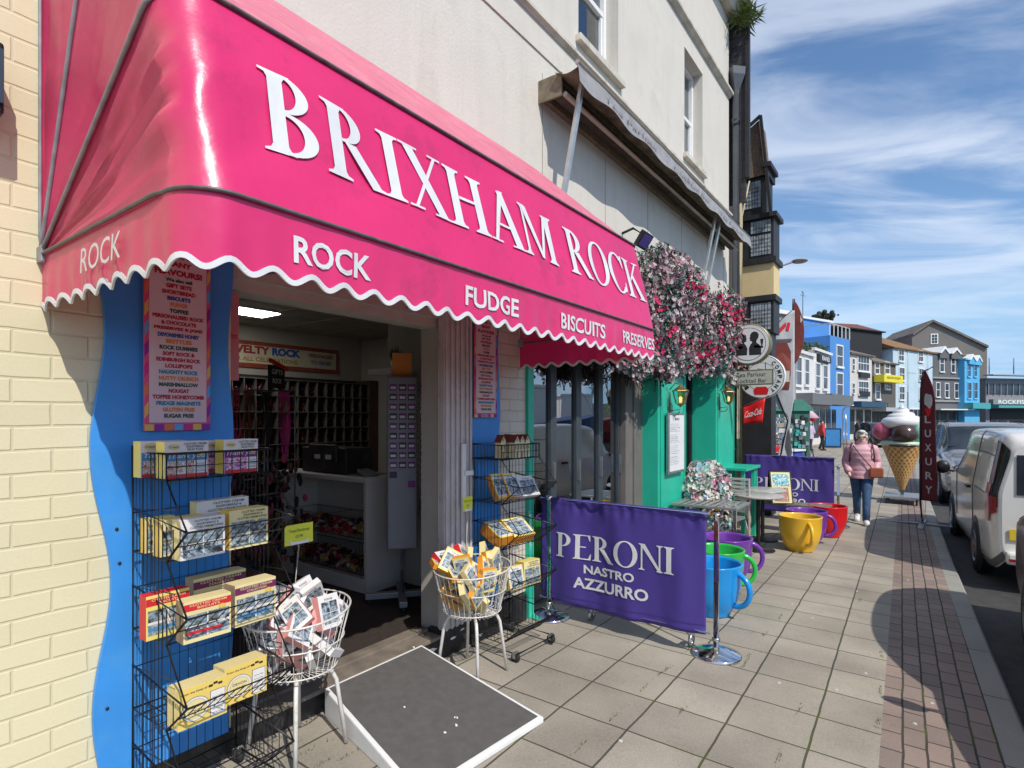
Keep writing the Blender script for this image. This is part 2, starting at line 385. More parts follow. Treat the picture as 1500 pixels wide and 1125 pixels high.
sv = N(nt, 'ShaderNodeCombineXYZ'); zc_ = N(nt, 'ShaderNodeMath', operation='MAXIMUM'); zc_.inputs[1].default_value = .15; L(se.outputs[2], zc_.inputs[0]); L(se.outputs[0], sv.inputs[0]); L(se.outputs[1], sv.inputs[1]); L(zc_.outputs[0], sv.inputs[2]); L(sv.outputs[0], sky.inputs['Vector'])
zo = N(nt, 'ShaderNodeMath', operation='ADD'); zo.inputs[1].default_value = .12; L(zz.outputs[0], zo.inputs[0])
dx = N(nt, 'ShaderNodeMath', operation='DIVIDE'); L(se.outputs[0], dx.inputs[0]); L(zo.outputs[0], dx.inputs[1])
dy = N(nt, 'ShaderNodeMath', operation='DIVIDE'); L(se.outputs[1], dy.inputs[0]); L(zo.outputs[0], dy.inputs[1])
cv = N(nt, 'ShaderNodeCombineXYZ'); L(dx.outputs[0], cv.inputs[0]); L(dy.outputs[0], cv.inputs[1])
mp = N(nt, 'ShaderNodeMapping'); m0 = N(nt, 'ShaderNodeMapping'); m0.inputs['Rotation'].default_value = (0, 0, rad(60)); L(cv.outputs[0], m0.inputs[0]); mp.inputs['Scale'].default_value = (.62, 1.35, 1); mp.inputs['Location'].default_value = (3.2, .55, 0); pass
L(m0.outputs[0], mp.inputs[0])
n1 = N(nt, 'ShaderNodeTexNoise'); n1.inputs['Scale'].default_value = 1.35; n1.inputs['Detail'].default_value = 9; n1.inputs['Roughness'].default_value = .56; n1.inputs['Distortion'].default_value = 1.1
L(mp.outputs[0], n1.inputs['Vector'])
r1 = N(nt, 'ShaderNodeMapRange', interpolation_type='SMOOTHSTEP'); r1.inputs['From Min'].default_value = .38; r1.inputs['From Max'].default_value = .67; L(n1.outputs['Fac'], r1.inputs['Value'])
n2 = N(nt, 'ShaderNodeTexNoise'); n2.inputs['Scale'].default_value = .5; n2.inputs['Detail'].default_value = 2; L(mp.outputs[0], n2.inputs['Vector'])
r2 = N(nt, 'ShaderNodeMapRange'); r2.inputs['From Min'].default_value = .38; r2.inputs['From Max'].default_value = .62; r2.inputs['To Min'].default_value = .35; L(n2.outputs['Fac'], r2.inputs['Value'])
mm = N(nt, 'ShaderNodeMath', operation='MULTIPLY'); L(r1.outputs[0], mm.inputs[0]); L(r2.outputs[0], mm.inputs[1])
mc = N(nt, 'ShaderNodeMath', operation='MULTIPLY'); mc.inputs[1].default_value = .8; L(mm.outputs[0], mc.inputs[0])
mx = N(nt, 'ShaderNodeMix', data_type='RGBA'); L(mc.outputs[0], mx.inputs[0]); hs_ = N(nt, 'ShaderNodeHueSaturation'); hs_.inputs['Saturation'].default_value = 1.08; hs_.inputs['Value'].default_value = .80; L(sky.outputs[0], hs_.inputs['Color']); L(hs_.outputs[0], mx.inputs[6]); mx.inputs[7].default_value = (4.3, 4.7, 5.4, 1)
L(mx.outputs[2], bg.inputs['Color']); bg.inputs['Strength'].default_value = .15
SC.view_settings.view_transform = 'Standard'; SC.view_settings.look = 'None'; SC.view_settings.gamma = 1; SC.view_settings.exposure = 0.42
SC.render.use_persistent_data = False
try:
    SC.cycles.max_bounces = 7; SC.cycles.diffuse_bounces = 3; SC.cycles.glossy_bounces = 4; SC.cycles.transparent_max_bounces = 12; SC.cycles.use_denoising = True
    SC.cycles.sample_clamp_indirect = 6
except Exception: pass

# ================================================================ materials
M = {}
M['stucco'] = mat('stucco', (.66, .615, .54), .85, var=.06, vs=1.6, bump=.25, bs=45, dirt=(.42, .38, .32), dirt_amt=.5, dirt_s=1.6, streak=((.50, .45, .37), .32))
M['trimw'] = mat('stucco_trim', (.62, .57, .49), .85, var=.08, vs=4, bump=.2, bs=40, dirt=(.22, .19, .15), dirt_amt=.8, dirt_s=5, streak=((.30, .26, .20), .6))
M['cream_brick'] = brickmat('cream_brick', 'xz', .232, .0875, (.745, .672, .445), (.70, .628, .41), (.67, .597, .385), msize=.007, bump=.42, rough=.55, speck=.035, msmooth=.6, bd=.010)
M['white_brick'] = brickmat('white_brick', 'xz', .232, .0875, (.66, .60, .50), (.62, .565, .47), (.52, .47, .38), msize=.006, bump=.55, rough=.6, speck=.05, msmooth=.6, bd=.008)
M['slab'] = brickmat('slab', 'xy', .40, .40, (.375, .328, .262), (.295, .258, .205), (.075, .068, .05), msize=.006, off=.0, bump=.55, rough=.85, rz=rad(-1.5), speck=.24, moss=(.075, .085, .022), msmooth=.15, bd=.006)
M['paver'] = brickmat('paver', 'xy', .21, .102, (.30, .22, .18), (.23, .175, .148), (.05, .045, .035), msize=.006, off=.5, bump=.6, rough=.85, rz=rad(-1.6), speck=.16, moss=(.07, .08, .02), msmooth=.2, bd=.006)
M['kerb'] = brickmat('kerb_stone', 'xy', .915, 3.0, (.31, .295, .26), (.28, .265, .235), (.06, .055, .05), msize=.006, bump=.3, rough=.85, speck=.15)
M['asphalt'] = mat('asphalt', (.055, .053, .052), .9, var=.25, vs=9, bump=.7, bs=180, dirt=(.10, .095, .085), dirt_amt=.5, dirt_s=2)
M['white'] = mat('white_paint', (.80, .79, .76), .4, var=.03, vs=5, dirt=(.55, .5, .43), dirt_amt=.3, dirt_s=8)
M['upvc'] = mat('white_plastic', (.82, .82, .81), .3, var=.02)
M['off_white'] = mat('off_white_wood', (.66, .61, .56), .5, var=.08, vs=9, bump=.1, bs=30, dirt=(.38, .32, .27), dirt_amt=.5, dirt_s=7)
M['black'] = mat('black_paint', (.018, .018, .02), .5, var=.3, vs=12, bump=.2, bs=25, dirt=(.10, .095, .085), dirt_amt=.5, dirt_s=6)
M['blackm'] = mat('black_metal', (.022, .022, .024), .38, .3, var=.25, vs=20)
M['wire_black'] = mat('black_wire', (.035, .035, .037), .35, .55, var=.2, vs=30)
M['wire_white'] = mat('white_wire', (.74, .71, .65), .35, .1, var=.08, vs=30, dirt=(.35, .25, .15), dirt_amt=.4, dirt_s=20)
M['chrome'] = mat('chrome', (.78, .78, .78), .09, 1.0, var=.03)
M['steel'] = mat('brushed_steel', (.46, .46, .45), .3, .9, var=.1, vs=20)
M['alu'] = mat('aluminium', (.55, .55, .53), .38, .75, var=.12, vs=14)
M['greymetal'] = mat('grey_metal', (.28, .29, .31), .4, .4, var=.1)
M['anth'] = mat('anthracite_frame', (.06, .072, .082), .38, .2, var=.08)
M['board_blue'] = mat('board_blue', (.045, .285, .74), .45, var=.07, vs=3, bump=.1, bs=14, dirt=(.10, .34, .66), dirt_amt=.5, dirt_s=9, streak=((.03, .20, .55), .35))
M['board_edge'] = mat('board_edge', (.16, .42, .80), .55, var=.06)
M['pink'] = mat('pink_vinyl', (.80, .032, .175), .30, var=.07, vs=2.5, bump=.24, bs=15, dirt=(.42, .03, .10), dirt_amt=.65, dirt_s=5, transl=.13, spec=.55, side_shade=(-1.42, -1.56, (.72, .075, .16)))
M['pink_side_shade'] = mat('side_shade_pink_vinyl', (.66, .055, .15), .38, var=.14, vs=4, bump=.2, bs=20, dirt=(.70, .17, .21), dirt_amt=.5, dirt_s=3.2, transl=.13)  # end panels: their shaded coral look is put into the colour, with faded blotches
M['pink_top'] = mat('worn_pink_vinyl', (.62, .15, .22), .6, var=.12, vs=6, bump=.12, bs=30, dirt=(.66, .36, .36), dirt_amt=.6, dirt_s=9)
M['letter'] = mat('letter_white', (.70, .70, .70), .45, var=.05, vs=7, dirt=(.52, .50, .50), dirt_amt=.35, dirt_s=16)
M['piping'] = mat('awning_piping', (.12, .11, .11), .45, .1, var=.3, vs=30)
M['rib'] = mat('awning_rib', (.30, .29, .31), .45, .2, var=.2, vs=20)
M['ramp'] = mat('ramp_grip', (.115, .105, .097), .9, var=.12, vs=20, bump=.5, bs=350, dirt=(.12, .11, .10), dirt_amt=.4, dirt_s=7)
M['carpet'] = mat('shop_mat', (.035, .024, .018), .95, var=.25, vs=30, bump=.4, bs=200)
M['wood'] = mat('worn_wood', (.20, .165, .13), .75, var=.25, vs=9, bump=.3, bs=50)
M['shop_wall'] = mat('shop_wall', (.46, .43, .375), .8, var=.04)
M['ceil'] = mat('ceiling_tile', (.42, .39, .35), .85, var=.05)
M['lamp'] = mat('lamp_panel', (1, .98, .93), .5, emit=11, var=0)
M['counter'] = mat('counter_white', (.60, .57, .53), .45, var=.04, vs=6)
M['brown'] = mat('brown_laminate', (.10, .045, .03), .5, var=.15)
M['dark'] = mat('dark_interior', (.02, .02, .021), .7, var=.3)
M['green'] = mat('green_paint', (.02, .46, .305), .38, var=.06, vs=4, bump=.08, bs=30, dirt=(.04, .34, .25), dirt_amt=.4)
M['glassd'] = glass('door_glass', (.30, .33, .35), .34)
M['glassw'] = glass('window_glass', (.35, .38, .42), .16)
M['glassf'] = mat('far_glass', (.035, .045, .06), .12, var=.5, vs=1.5)
M['slate'] = brickmat('slate', 'xz', .25, .16, (.055, .052, .055), (.04, .038, .042), (.02, .02, .02), bump=.6, speck=.2)
M['tile'] = brickmat('roof_tile', 'xz', .2, .12, (.16, .11, .075), (.12, .08, .06), (.05, .04, .03), bump=.8, speck=.25)
M['drain'] = mat('cast_iron', (.085, .095, .11), .45, .3, var=.1)
M['navy'] = mat('banner_navy', (.062, .036, .245), .75, var=.06, vs=5, bump=.18, bs=14)
M['red'] = mat('red_gloss', (.70, .015, .02), .3, var=.04)
M['yellow'] = mat('yellow_gloss', (.80, .46, .025), .25, var=.04, coat=.3)
M['blue_cup'] = mat('blue_gloss', (.010, .30, .74), .22, var=.04, coat=.3)
M['green_cup'] = mat('green_gloss', (.03, .48, .07), .22, var=.04, coat=.3)
M['purple'] = mat('purple_gloss', (.17, .04, .34), .25, var=.04, coat=.3)
M['soil'] = mat('soil', (.035, .025, .018), .95, var=.4, vs=20, bump=1, bs=40)
M['sign_y'] = mat('lime_card', (.72, .74, .05), .6, var=.03)
M['ink'] = mat('ink', (.02, .02, .02), .6, var=0)
M['redv'] = mat('red_canvas', (.40, .004, .006), .85, var=.12, vs=8, bump=.2, spec=.08)
M['maroon'] = mat('maroon_cloth', (.115, .012, .02), .7, var=.15, vs=5, bump=.25, bs=8)
M['rubber'] = mat('rubber', (.018, .018, .018), .75, var=.2)
M['paper'] = mat('paper_white', (.75, .74, .72), .5, var=.03)
M['orange'] = mat('orange_card', (.80, .26, .02), .55, var=.05)

# ================================================================ ground
def strip(name, xs, fa, fb, n, off, m, kind='structure'):
    q = MB(); vs = []
    for x in xs:
        a, b = fa(x), fb(x)
        for j in range(n + 1):
            y = a + (b - a) * j / n; vs.append((x, y, gz(x, y) + off))
    fs = [(i * (n + 1) + j, (i + 1) * (n + 1) + j, (i + 1) * (n + 1) + j + 1, i * (n + 1) + j + 1) for i in range(len(xs) - 1) for j in range(n)]
    q.add(vs, fs, 0, True); return tag(q.build(name, m), kind=kind)
XS = [-8 + i * .5 for i in range(41)] + [15, 20, 30, 45, 70]
strip('road', [-400, -200, -60, -20] + XS + [120, 300, 900], lambda x: -400, lambda x: 400, 400, -.125, M['asphalt'])
strip('pavement', XS, bnd_y, lambda x: 2.9 if x < 16 else 14, 8, 0, M['slab'])
strip('brick_paving', XS, lambda x: kerb_y(x) + .145, bnd_y, 3, 0, M['paver'])
q = MB(); pr = [(-.0, -.14), (-.0, -.02), (.02, 0.004), (.146, .004), (.146, -.14)]
for a, b in zip(XS[:-1], XS[1:]):
    vs = [(x, kerb_y(x) + p[0], gz(x, kerb_y(x)) + p[1]) for x in (a, b) for p in pr]
    q.add(vs, [(i, i + 1, i + 6, i + 5) for i in range(4)])
tag(q.build('kerb', M['kerb']), kind='structure')
q = MB(); q.quad((-300, -300, -.30), (900, -300, -.30), (900, -9, -.30), (-300, -9, -.30))
wm = mat('harbour_water', (.03, .07, .09), .12, var=.2, bump=.6, bs=3)
WATER_Q = q
# small weeds in the paving joints: nobody could count them
q = MB()
spots = [on_g(*p) for p in ((420, 1095), (395, 1090), (445, 1105), (470, 1120), (505, 1110), (1000, 1040), (966, 988), (975, 983), (1022, 912), (1090, 975), (1097, 962), (1120, 930), (1143, 905), (1010, 950), (940, 1012), (1170, 1040), (1140, 1110), (1290, 1010), (1286, 1060), (1292, 960), (900, 1050), (850, 1095), (1260, 880))]
for p in spots:
    for _ in range(16):
        a = random.uniform(0, 2 * PI); r = abs(random.gauss(0, .02)); c = p + Vector((random.gauss(0, .05), random.gauss(0, .006), 0)); h = random.uniform(.006, .02)
        d = Vector((math.cos(a), math.sin(a), 0)); e = Vector((-d.y, d.x, 0)) * .0025
        q.add([c - e, c + e, c + d * h * .8 + Z * h], [(0, 1, 2)])
tag(q.build('weeds', mat('weed_green', (.09, .13, .02), .7, var=.3)), 'short green weeds growing along the paving joints', 'weeds', kind='stuff')
# specks of litter and gum on the slabs
q = MB()
for u, v in ((909, 1085), (1141, 1000), (1190, 905), (1255, 866), (1365, 1030), (1340, 1060), (1330, 850), (1225, 1010), (1160, 885), (1268, 986)):
    p = on_g(u, v); q.lathe([(0, .004), (.008, .004), (.012, .0)], 9, c=p, smooth=False)
tag(q.build('litter', mat('gum', (.5, .48, .44), .8)), 'pale flattened specks of gum scattered on the paving slabs', 'litter', kind='stuff')

# ================================================================ the corner building
YF = 2.65
bl = thing('stucco_building', 'cream stucco building with sash windows above the pink awning and the green tea room', 'building', (5, YF, 0))
def bp(name, q, m, par=None, **k): return q.build(name, m, par or bl, True, **k)
def wall_y(y, x0, x1, z0, z1, holes, th=.25):
    """a wall facing the street, with rectangular openings"""
    q = MB(); xs = sorted({x0, x1, *[h[0] for h in holes], *[h[1] for h in holes]}); zs = sorted({z0, z1, *[h[2] for h in holes], *[h[3] for h in holes]})
    for i in range(len(xs) - 1):
        for j in range(len(zs) - 1):
            cx, cz = (xs[i] + xs[i + 1]) / 2, (zs[j] + zs[j + 1]) / 2
            if not any(h[0] < cx < h[1] and h[2] < cz < h[3] for h in holes):
                q.quad((xs[i], y, zs[j]), (xs[i + 1], y, zs[j]), (xs[i + 1], y, zs[j + 1]), (xs[i], y, zs[j + 1]))
    for h in holes:
        a, b, c, d = h
        q.quad((a, y, c), (a, y, d), (a, y + th, d), (a, y + th, c)); q.quad((b, y, d), (b, y, c), (b, y + th, c), (b, y + th, d))
        q.quad((a, y, d), (b, y, d), (b, y + th, d), (a, y + th, d)); q.quad((b, y, c), (a, y, c), (a, y + th, c), (b, y + th, c))
    return q
WIN = [(1.75, 2.6, 5.2, 6.66), (4.70, 5.56, 5.2, 6.66), (7.62, 8.40, 5.2, 6.66)]
bp('stucco_wall', wall_y(YF, .75, 9.78, 2.42, 8.62, WIN), M['stucco'])
# end wall and roof deck, so the block has depth
q = MB(); q.quad((9.78, YF, -.4), (9.78, 11, -.4), (9.78, 11, 8.62), (9.78, YF, 8.62)); q.quad((.75, YF, 8.62), (9.78, YF, 8.62), (9.78, 11, 8.62), (.75, 11, 8.62))
bp('end_wall', q, M['stucco'])
# cornices: a moulded string course under and over the first-floor windows
def course(z, h, prj, x0=.75, x1=9.80):
    q = MB(); pr = [(0, 0), (-prj * .35, .01), (-prj * .5, h * .3), (-prj, h * .45), (-prj, h * .85), (0, h)]
    vs = [(x, YF + p[0] - .002, z + p[1]) for x in (x0, x1) for p in pr]; n = len(pr)
    q.add(vs, [(i, i + 1, i + n + 1, i + n)[::-1] for i in range(n - 1)] + [tuple(range(n)), tuple(range(2 * n - 1, n - 1, -1))]); return q
bp('string_course', course(4.93, .075, .055), M['trimw']); bp('string_course', course(6.93, .10, .075), M['trimw'])
bp('cornice', course(8.25, .42, .34, .75, 9.95), M['trimw'])
# hairline joints scored into the render of the fascia band
for x in (4.07, 5.25, 6.35, 7.5, 8.6, 9.45): bp('render_joint', MB().box(x, x + .008, YF - .004, YF + .01, 3.3, 4.55), mat('joint_shadow', (.42, .38, .32), .9))
q = MB(); q.box(.75, 9.78, YF - .012, YF + .05, 4.70, 4.93); bp('fascia_band', q, M['stucco'])
# sash windows
for (a, b, c, d) in WIN:
    y = YF + .14; fr = MB(); w = .055; mz = c + (d - c) * .5
    fr.box(a, a + w, y, y + .08, c, d); fr.box(b - w, b, y, y + .08, c, d); fr.box(a + w, b - w, y, y + .08, d - w, d); fr.box(a + w, b - w, y, y + .08, c, c + w + .02)
    fr.box(a + w, b - w, y + .012, y + .07, mz - .025, mz + .03); fr.box(a + w, a + w + .03, y + .02, y + .06, c + w + .02, mz - .025); fr.box(b - w - .03, b - w, y + .02, y + .06, c + w + .02, mz - .025)
    f = bp('window', fr, M['upvc'], bevel=.004)
    bp('pane', MB().quad((a + w, y + .05, c + w), (b - w, y + .05, c + w), (b - w, y + .05, d - w), (a + w, y + .05, d - w)), M['glassw'], f)
    cu = MB(); 
    for s0, s1 in ((a + w, a + .22), (b - .26, b - w)): cu.grid(lambda i, j, s0=s0, s1=s1: (s0 + (s1 - s0) * i, y + .16 + .015 * math.sin(i * 26), c + (d - c) * j), 20, 1)
    bp('curtain', cu, mat('curtain_cloth', (.55, .52, .46), .9), f)
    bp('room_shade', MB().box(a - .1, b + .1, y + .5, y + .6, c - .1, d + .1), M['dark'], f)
    bp('sill', MB().box(a - .06, b + .06, YF - .06, YF + .14, c - .07, c - .004), M['trimw'], f, bevel=.006)
# ---- the rock shop front
# cream brick runs up the left end; the stucco skin stands proud of it
cb = MB().quad((-9, YF, -.5), (1.38, YF, -.5), (1.38, YF, 2.42), (-9, YF, 2.42)); cb.quad((-9, YF, 2.42), (.75, YF, 2.42), (.75, YF, 9.2), (-9, YF, 9.2))
bp('brick_wall', cb, M['cream_brick'])
bp('brick_pier', MB().quad((2.79, YF, .18), (3.82, YF, .18), (3.82, YF, 2.42), (2.79, YF, 2.42)), M['white_brick'])
# black plinth and the door step
pl = MB(); pl.box(.98, 1.38, YF - .03, YF + .1, -.3, .14); pl.box(2.79, 3.80, YF - .03, YF + .1, -.3, .17); pl.box(1.38, 2.79, YF - .012, YF + .1, -.3, .115)
bp('plinth', pl, M['black'], bevel=.006)
st = MB(); st.box(1.38, 2.79, YF - .03, YF + .09, .117, .142); st.box(1.38, 2.79, YF + .093, YF + .155, .12, .158); st.box(1.38, 2.79, YF + .16, YF + .21, .12, .15)
bp('door_step', st, M['wood'], bevel=.004)
# flaking white paint patches on the plinth
fl = MB()
for (x, z, s) in ((2.50, .05, .05), (2.62, .06, .07), (2.3, .045, .04), (2.9, .09, .02), (3.0, .12, .014), (3.2, .02, .02), (3.08, -.02, .016), (2.06, .05, .035)):
    k = 9; pts = [(x + s * random.uniform(.6, 1.3) * math.cos(2 * PI * i / k) * 1.6, (YF - .016 if x < 2.79 else YF - .034), z + s * .5 * random.uniform(.5, 1.2) * math.sin(2 * PI * i / k)) for i in range(k)]
    fl.add(pts, [tuple(range(k))])
bp('flaking_paint', fl, M['white'])
# shop room
rm = MB(); x0, x1, y1, zf, zc = .95, 5.35, 6.6, .14, 2.72
rm.quad((x0, YF + .2, zf), (x1, YF + .2, zf), (x1, y1, zf), (x0, y1, zf)); bp('floor', rm, M['carpet'])
rm = MB(); rm.quad((x0, y1, zf), (x1, y1, zf), (x1, y1, zc), (x0, y1, zc)); rm.quad((x0, YF + .02, zf), (x0, y1, zf), (x0, y1, zc), (x0, YF + .02, zc))
rm.quad((x1, 3.95, zf), (x1, y1, zf), (x1, y1, zc), (x1, 3.95, zc)); rm.box(3.5, 3.62, YF + .22, 3.95, zf, zc); rm.box(3.62, x1, 3.9, 3.95, -.2, 2.9)
rm.box(x0, 1.33, YF + .03, YF + .2, zf, zc); rm.box(2.83, 3.5, YF + .03, YF + .2, zf, zc)
bp('shop_wall', rm, M['shop_wall'])
cl = MB(); cl.quad((x0, YF + .03, zc), (x1, YF + .03, zc), (x1, y1, zc), (x0, y1, zc)); bp('ceiling', cl, M['ceil'])
g = MB()
for k in range(1, 8): g.box(x0 + k * .6, x0 + k * .6 + .022, YF + .2, y1, zc - .012, zc - .004)
for k in range(1, 7): g.box(x0, x1, YF + k * .6, YF + k * .6 + .022, zc - .010, zc - .0035)
bp('ceiling_grid', g, M['shop_wall'])
hd = MB(); hd.box(1.34, 2.83, YF + .02, YF + .19, 2.215, 2.42); hd.box(1.381, 2.789, YF - .004, YF + .018, 2.27, 2.42); bp('door_head', hd, mat('door_head_paint', (.50, .46, .41), .6))
lp = Vector((3.35, 5.6, 2.7))
lamp = thing('ceiling_light', 'square lit ceiling light panel just inside the shop doorway', 'ceiling light', (3.25, 5.6, zc))
MB().box(2.95, 3.42, 5.55, 5.9, zc - .02, zc - .014).build('diffuser', M['lamp'], lamp, True); 
fq = MB(); fq.box(2.92, 3.45, 5.52, 5.93, zc - .013, zc - .001); fq.build('frame', M['upvc'], lamp, True)
# folded-back door leaf and shutter box at the right of the opening
dl = MB()
dl.box(2.795, 3.085, YF - .05, YF - .002, .17, 2.36)
for x in (2.80, 2.855, 2.905, 2.955, 3.01, 3.05): dl.box(x, x + .022, YF - .064, YF - .052, .17, 2.36)
d = bp('door_leaf', dl, mat('door_leaf_paint', (.56, .52, .50), .5, var=.10, vs=10, bump=.1, bs=40, dirt=(.40, .33, .30), dirt_amt=.6, dirt_s=6), bevel=.004)
h = MB(); h.box(2.945, 2.985, YF - .085, YF - .066, .99, 1.42); h.box(2.955, 3.045, YF - .10, YF - .087, 1.20, 1.235); bp('door_handle', h, M['upvc'], d, bevel=.005)
# wavy blue boards either side of the opening
def wavy(x0, x1, amp, ph, z0, z1, left, right):
    n = 70; pts = []
    for i in range(n + 1):
        z = z0 + (z1 - z0) * i / n; pts.append((x1 + (amp * .42 * math.sin(z * 7.5 + ph + .9) if right else 0), z))
    for i in range(n + 1):
        z = z1 - (z1 - z0) * i / n; pts.append((x0 + (amp * math.sin(z * 6.2 + ph) + .012 * math.sin(z * 2.1) if left else 0), z))
    return MB().prism(pts, (0, YF - .028, 0), X, Z, .022)
w = bp('blue_board', wavy(.845, 1.366, .030, 2.0, -.12, 2.36, True, True), [M['board_blue']])
ws = bp('blue_board', wavy(3.12, 3.43, .03, .6, .18, 2.36, True, True), [M['board_blue']])
sc = MB()
for (u, v) in ((171, 775), (157, 1038), (175, 825)):
    p = on_y(u, v, YF - .03); sc.lathe([(0, -.003), (.006, -.003), (.007, 0)], 8, c=p, axis='y')
bp('screw', sc, M['ink'], w)
# ---- the tea room front
yt = YF
gp = MB(); gp.box(3.82, 3.90, YF - .03, YF + .1, -.3, 2.4); bp('door_post', gp, M['green'])
gx = [3.90, 4.36, 4.82, 5.28, 5.74]
for i in range(4):
    a, b = gx[i], gx[i + 1]; f = MB(); y = YF + .06; w = .05
    f.box(a, a + w, y, y + .06, .02, 2.3); f.box(b - w, b, y, y + .06, .02, 2.3); f.box(a + w, b - w, y, y + .06, 2.2, 2.3); f.box(a + w, b - w, y, y + .06, .02, .14)
    dd = bp('folding_door', f, M['anth'], bevel=.004)
    bp('pane', MB().quad((a + w, y + .03, .14), (b - w, y + .03, .14), (b - w, y + .03, 2.2), (a + w, y + .03, 2.2)), M['glassd'], dd)
    bp('handle', MB().box(b - .04, b - .02, y - .03, y - .002, 1.0, 1.2), M['steel'], dd)
s = MB(); s.box(5.745, 6.2, YF + .0, YF + .1, -.3, 2.42); s.box(5.93, 5.96, YF - .02, YF - .001, -.3, 2.42); bp('grey_panel', s, mat('grey_panel_paint', (.16, .145, .13), .6, var=.1))
lin = MB(); lin.box(3.90, 9.4, YF + .0, YF + .12, 2.3, 2.44); bp('lintel', lin, M['anth'])
for nm, (a, b, y) in {'l': (6.2, 7.12, 2.46), 'r': (8.42, 9.40, 2.46)}.items():
    p = MB(); p.box(a, b, y, YF + .2, -.35, 2.45); pp = bp('green_pillar', p, M['green'], bevel=.006)
    tr = MB(); tr.box(a - .012, b + .012, y - .02, y - .003, -.35, .05); tr.box(a + .06, a + .075, y - .012, y - .002, .12, 2.2); tr.box(b - .075, b - .06, y - .012, y - .002, .12, 2.2); bp('moulding', tr, M['green'], pp)
wn = MB(); y = YF + .16; wn.box(7.12, 8.42, y, y + .05, -.3, .75); g = bp('stall_riser', wn, mat('dark_stall', (.05, .055, .05), .6))
wn = MB()
for x in (7.12, 7.5, 7.9, 8.36): wn.box(x, x + .06, y, y + .06, .75, 2.3)
wn.box(7.12, 8.42, y + .005, y + .055, .75, .82); f = bp('shop_window', wn, M['blackm'])
bp('pane', MB().quad((7.18, y + .03, .82), (8.36, y + .03, .82), (8.36, y + .03, 2.3), (7.18, y + .03, 2.3)), M['glassd'], f)
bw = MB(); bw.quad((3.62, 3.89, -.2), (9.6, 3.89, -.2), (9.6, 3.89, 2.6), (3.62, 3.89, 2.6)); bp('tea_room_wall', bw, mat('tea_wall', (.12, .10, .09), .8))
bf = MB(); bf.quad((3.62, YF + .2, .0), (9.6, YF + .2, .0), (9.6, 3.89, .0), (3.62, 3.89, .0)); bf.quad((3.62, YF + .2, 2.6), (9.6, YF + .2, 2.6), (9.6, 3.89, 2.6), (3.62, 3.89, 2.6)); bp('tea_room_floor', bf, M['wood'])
# tables glimpsed through the doors
for i, (x, yy) in enumerate(((4.25, 3.3), (5.2, 3.35))):
    t = thing('cafe_table', ['small yellow-topped table seen through the first folding doors of the tea room', 'small yellow-topped table seen through the last folding door of the tea room'][i], 'table', (x, yy, 0))
    MB().lathe([(0, .70), (.24, .70), (.25, .715), (.24, .73), (0, .73)], 20, c=(x, yy, 0)).build('table_top', M['yellow'], t, True)
    MB().lathe([(0, .0), (.17, .0), (.16, .02), (.03, .04), (.025, .70)], 14, c=(x, yy, 0)).build('pedestal', M['blackm'], t, True)
    c = thing('cup', ['white cup standing on the nearer indoor table', 'white cup standing on the farther indoor table'][i], 'cup', (x, yy, .73))
    MB().lathe([(0, 0), (.03, 0), (.045, .05), (.05, .09), (.045, .09), (.04, .05), (0, .01)], 14).build('bowl', M['white'], c)
    MB().tube([(.045, 0, .075), (.075, 0, .07), (.07, 0, .03), (.04, 0, .02)], .006).build('handle', M['white'], c)
# red canvas blind over the folding doors
rv = thing('door_blind', 'small dark red canvas blind over the grey folding doors', 'awning', (4.7, 2.5, 2.2))
q = MB(); q.grid(lambda i, j: (3.85 + 1.95 * i, 2.62 - .34 * j ** .9, 2.52 - .25 * j), 20, 6); q.grid(lambda i, j: (3.85 + 1.95 * i, 2.28 + .006 * math.sin(i * 40), 2.27 - (.17 + .012 * math.cos(i * 2 * PI * 14)) * j), 112, 2)
q.quad((3.85, 2.62, 2.52), (3.85, 2.28, 2.27), (3.85, 2.28, 2.12), (3.85, 2.62, 2.12)); q.build('canvas', M['redv'], rv, True)
MB().tube([(3.85, 2.285, 2.275), (5.8, 2.285, 2.275)], .012).build('rail', M['greymetal'], rv, True)
# drain pipe and hopper at the corner
dp = thing('drain_pipe', 'grey cast iron drain pipe with hopper at the corner of the stucco building', 'pipe', (9.86, 2.56, 0))
q = MB(); q.tube([(9.86, 2.56, -.3), (9.86, 2.56, 7.05)], .05, 12); 
for z in (1.0, 2.9, 4.8, 6.5): q.tube([(9.86, 2.56, z), (9.86, 2.56, z + .09)], .064, 12)
q.build('pipe', M['drain'], dp, True)
q = MB(); q.lathe([(.05, 7.0), (.06, 7.06), (.15, 7.3), (.16, 7.42), (.13, 7.42), (.0, 7.2)], 4, c=(9.86, 2.56, 0), smooth=False); q.build('hopper', M['drain'], dp, True)
cp = MB(); cp.tube([(9.95, 2.50, -.3), (9.95, 2.5, 5.2)], .022, 8); cp.tube([(10.02, 2.52, 1.5), (10.02, 2.5, 5.0), (10.1, 2.4, 5.6)], .012, 6)
tag(cp.build('cable_pipe', mat('cream_pipe', (.55, .45, .28), .6)), 'thin cream pipe and cable running beside the drain pipe', 'pipe')
# weeds on the cornice end
wq = MB()
for _ in range(240):
    c = Vector((9.75 + random.gauss(0, .10), 2.38 + random.gauss(0, .08), 8.15 + random.gauss(0, .05))); a = random.uniform(0, 2 * PI)
    d = Vector((math.cos(a), math.sin(a), random.uniform(-.6, 1.3))).normalized() * random.uniform(.08, .32); e = d.cross(Vector((.3, .2, 1))).normalized() * .012
    wq.add([c, c + d * .5 + e, c + d, c + d * .5 - e], [(0, 1, 2, 3)])
tag(wq.build('wall_weeds', mat('weed_leaf', (.10, .15, .03), .6, var=.35)), 'tuft of green weeds growing from the top corner of the stucco building', 'plant')
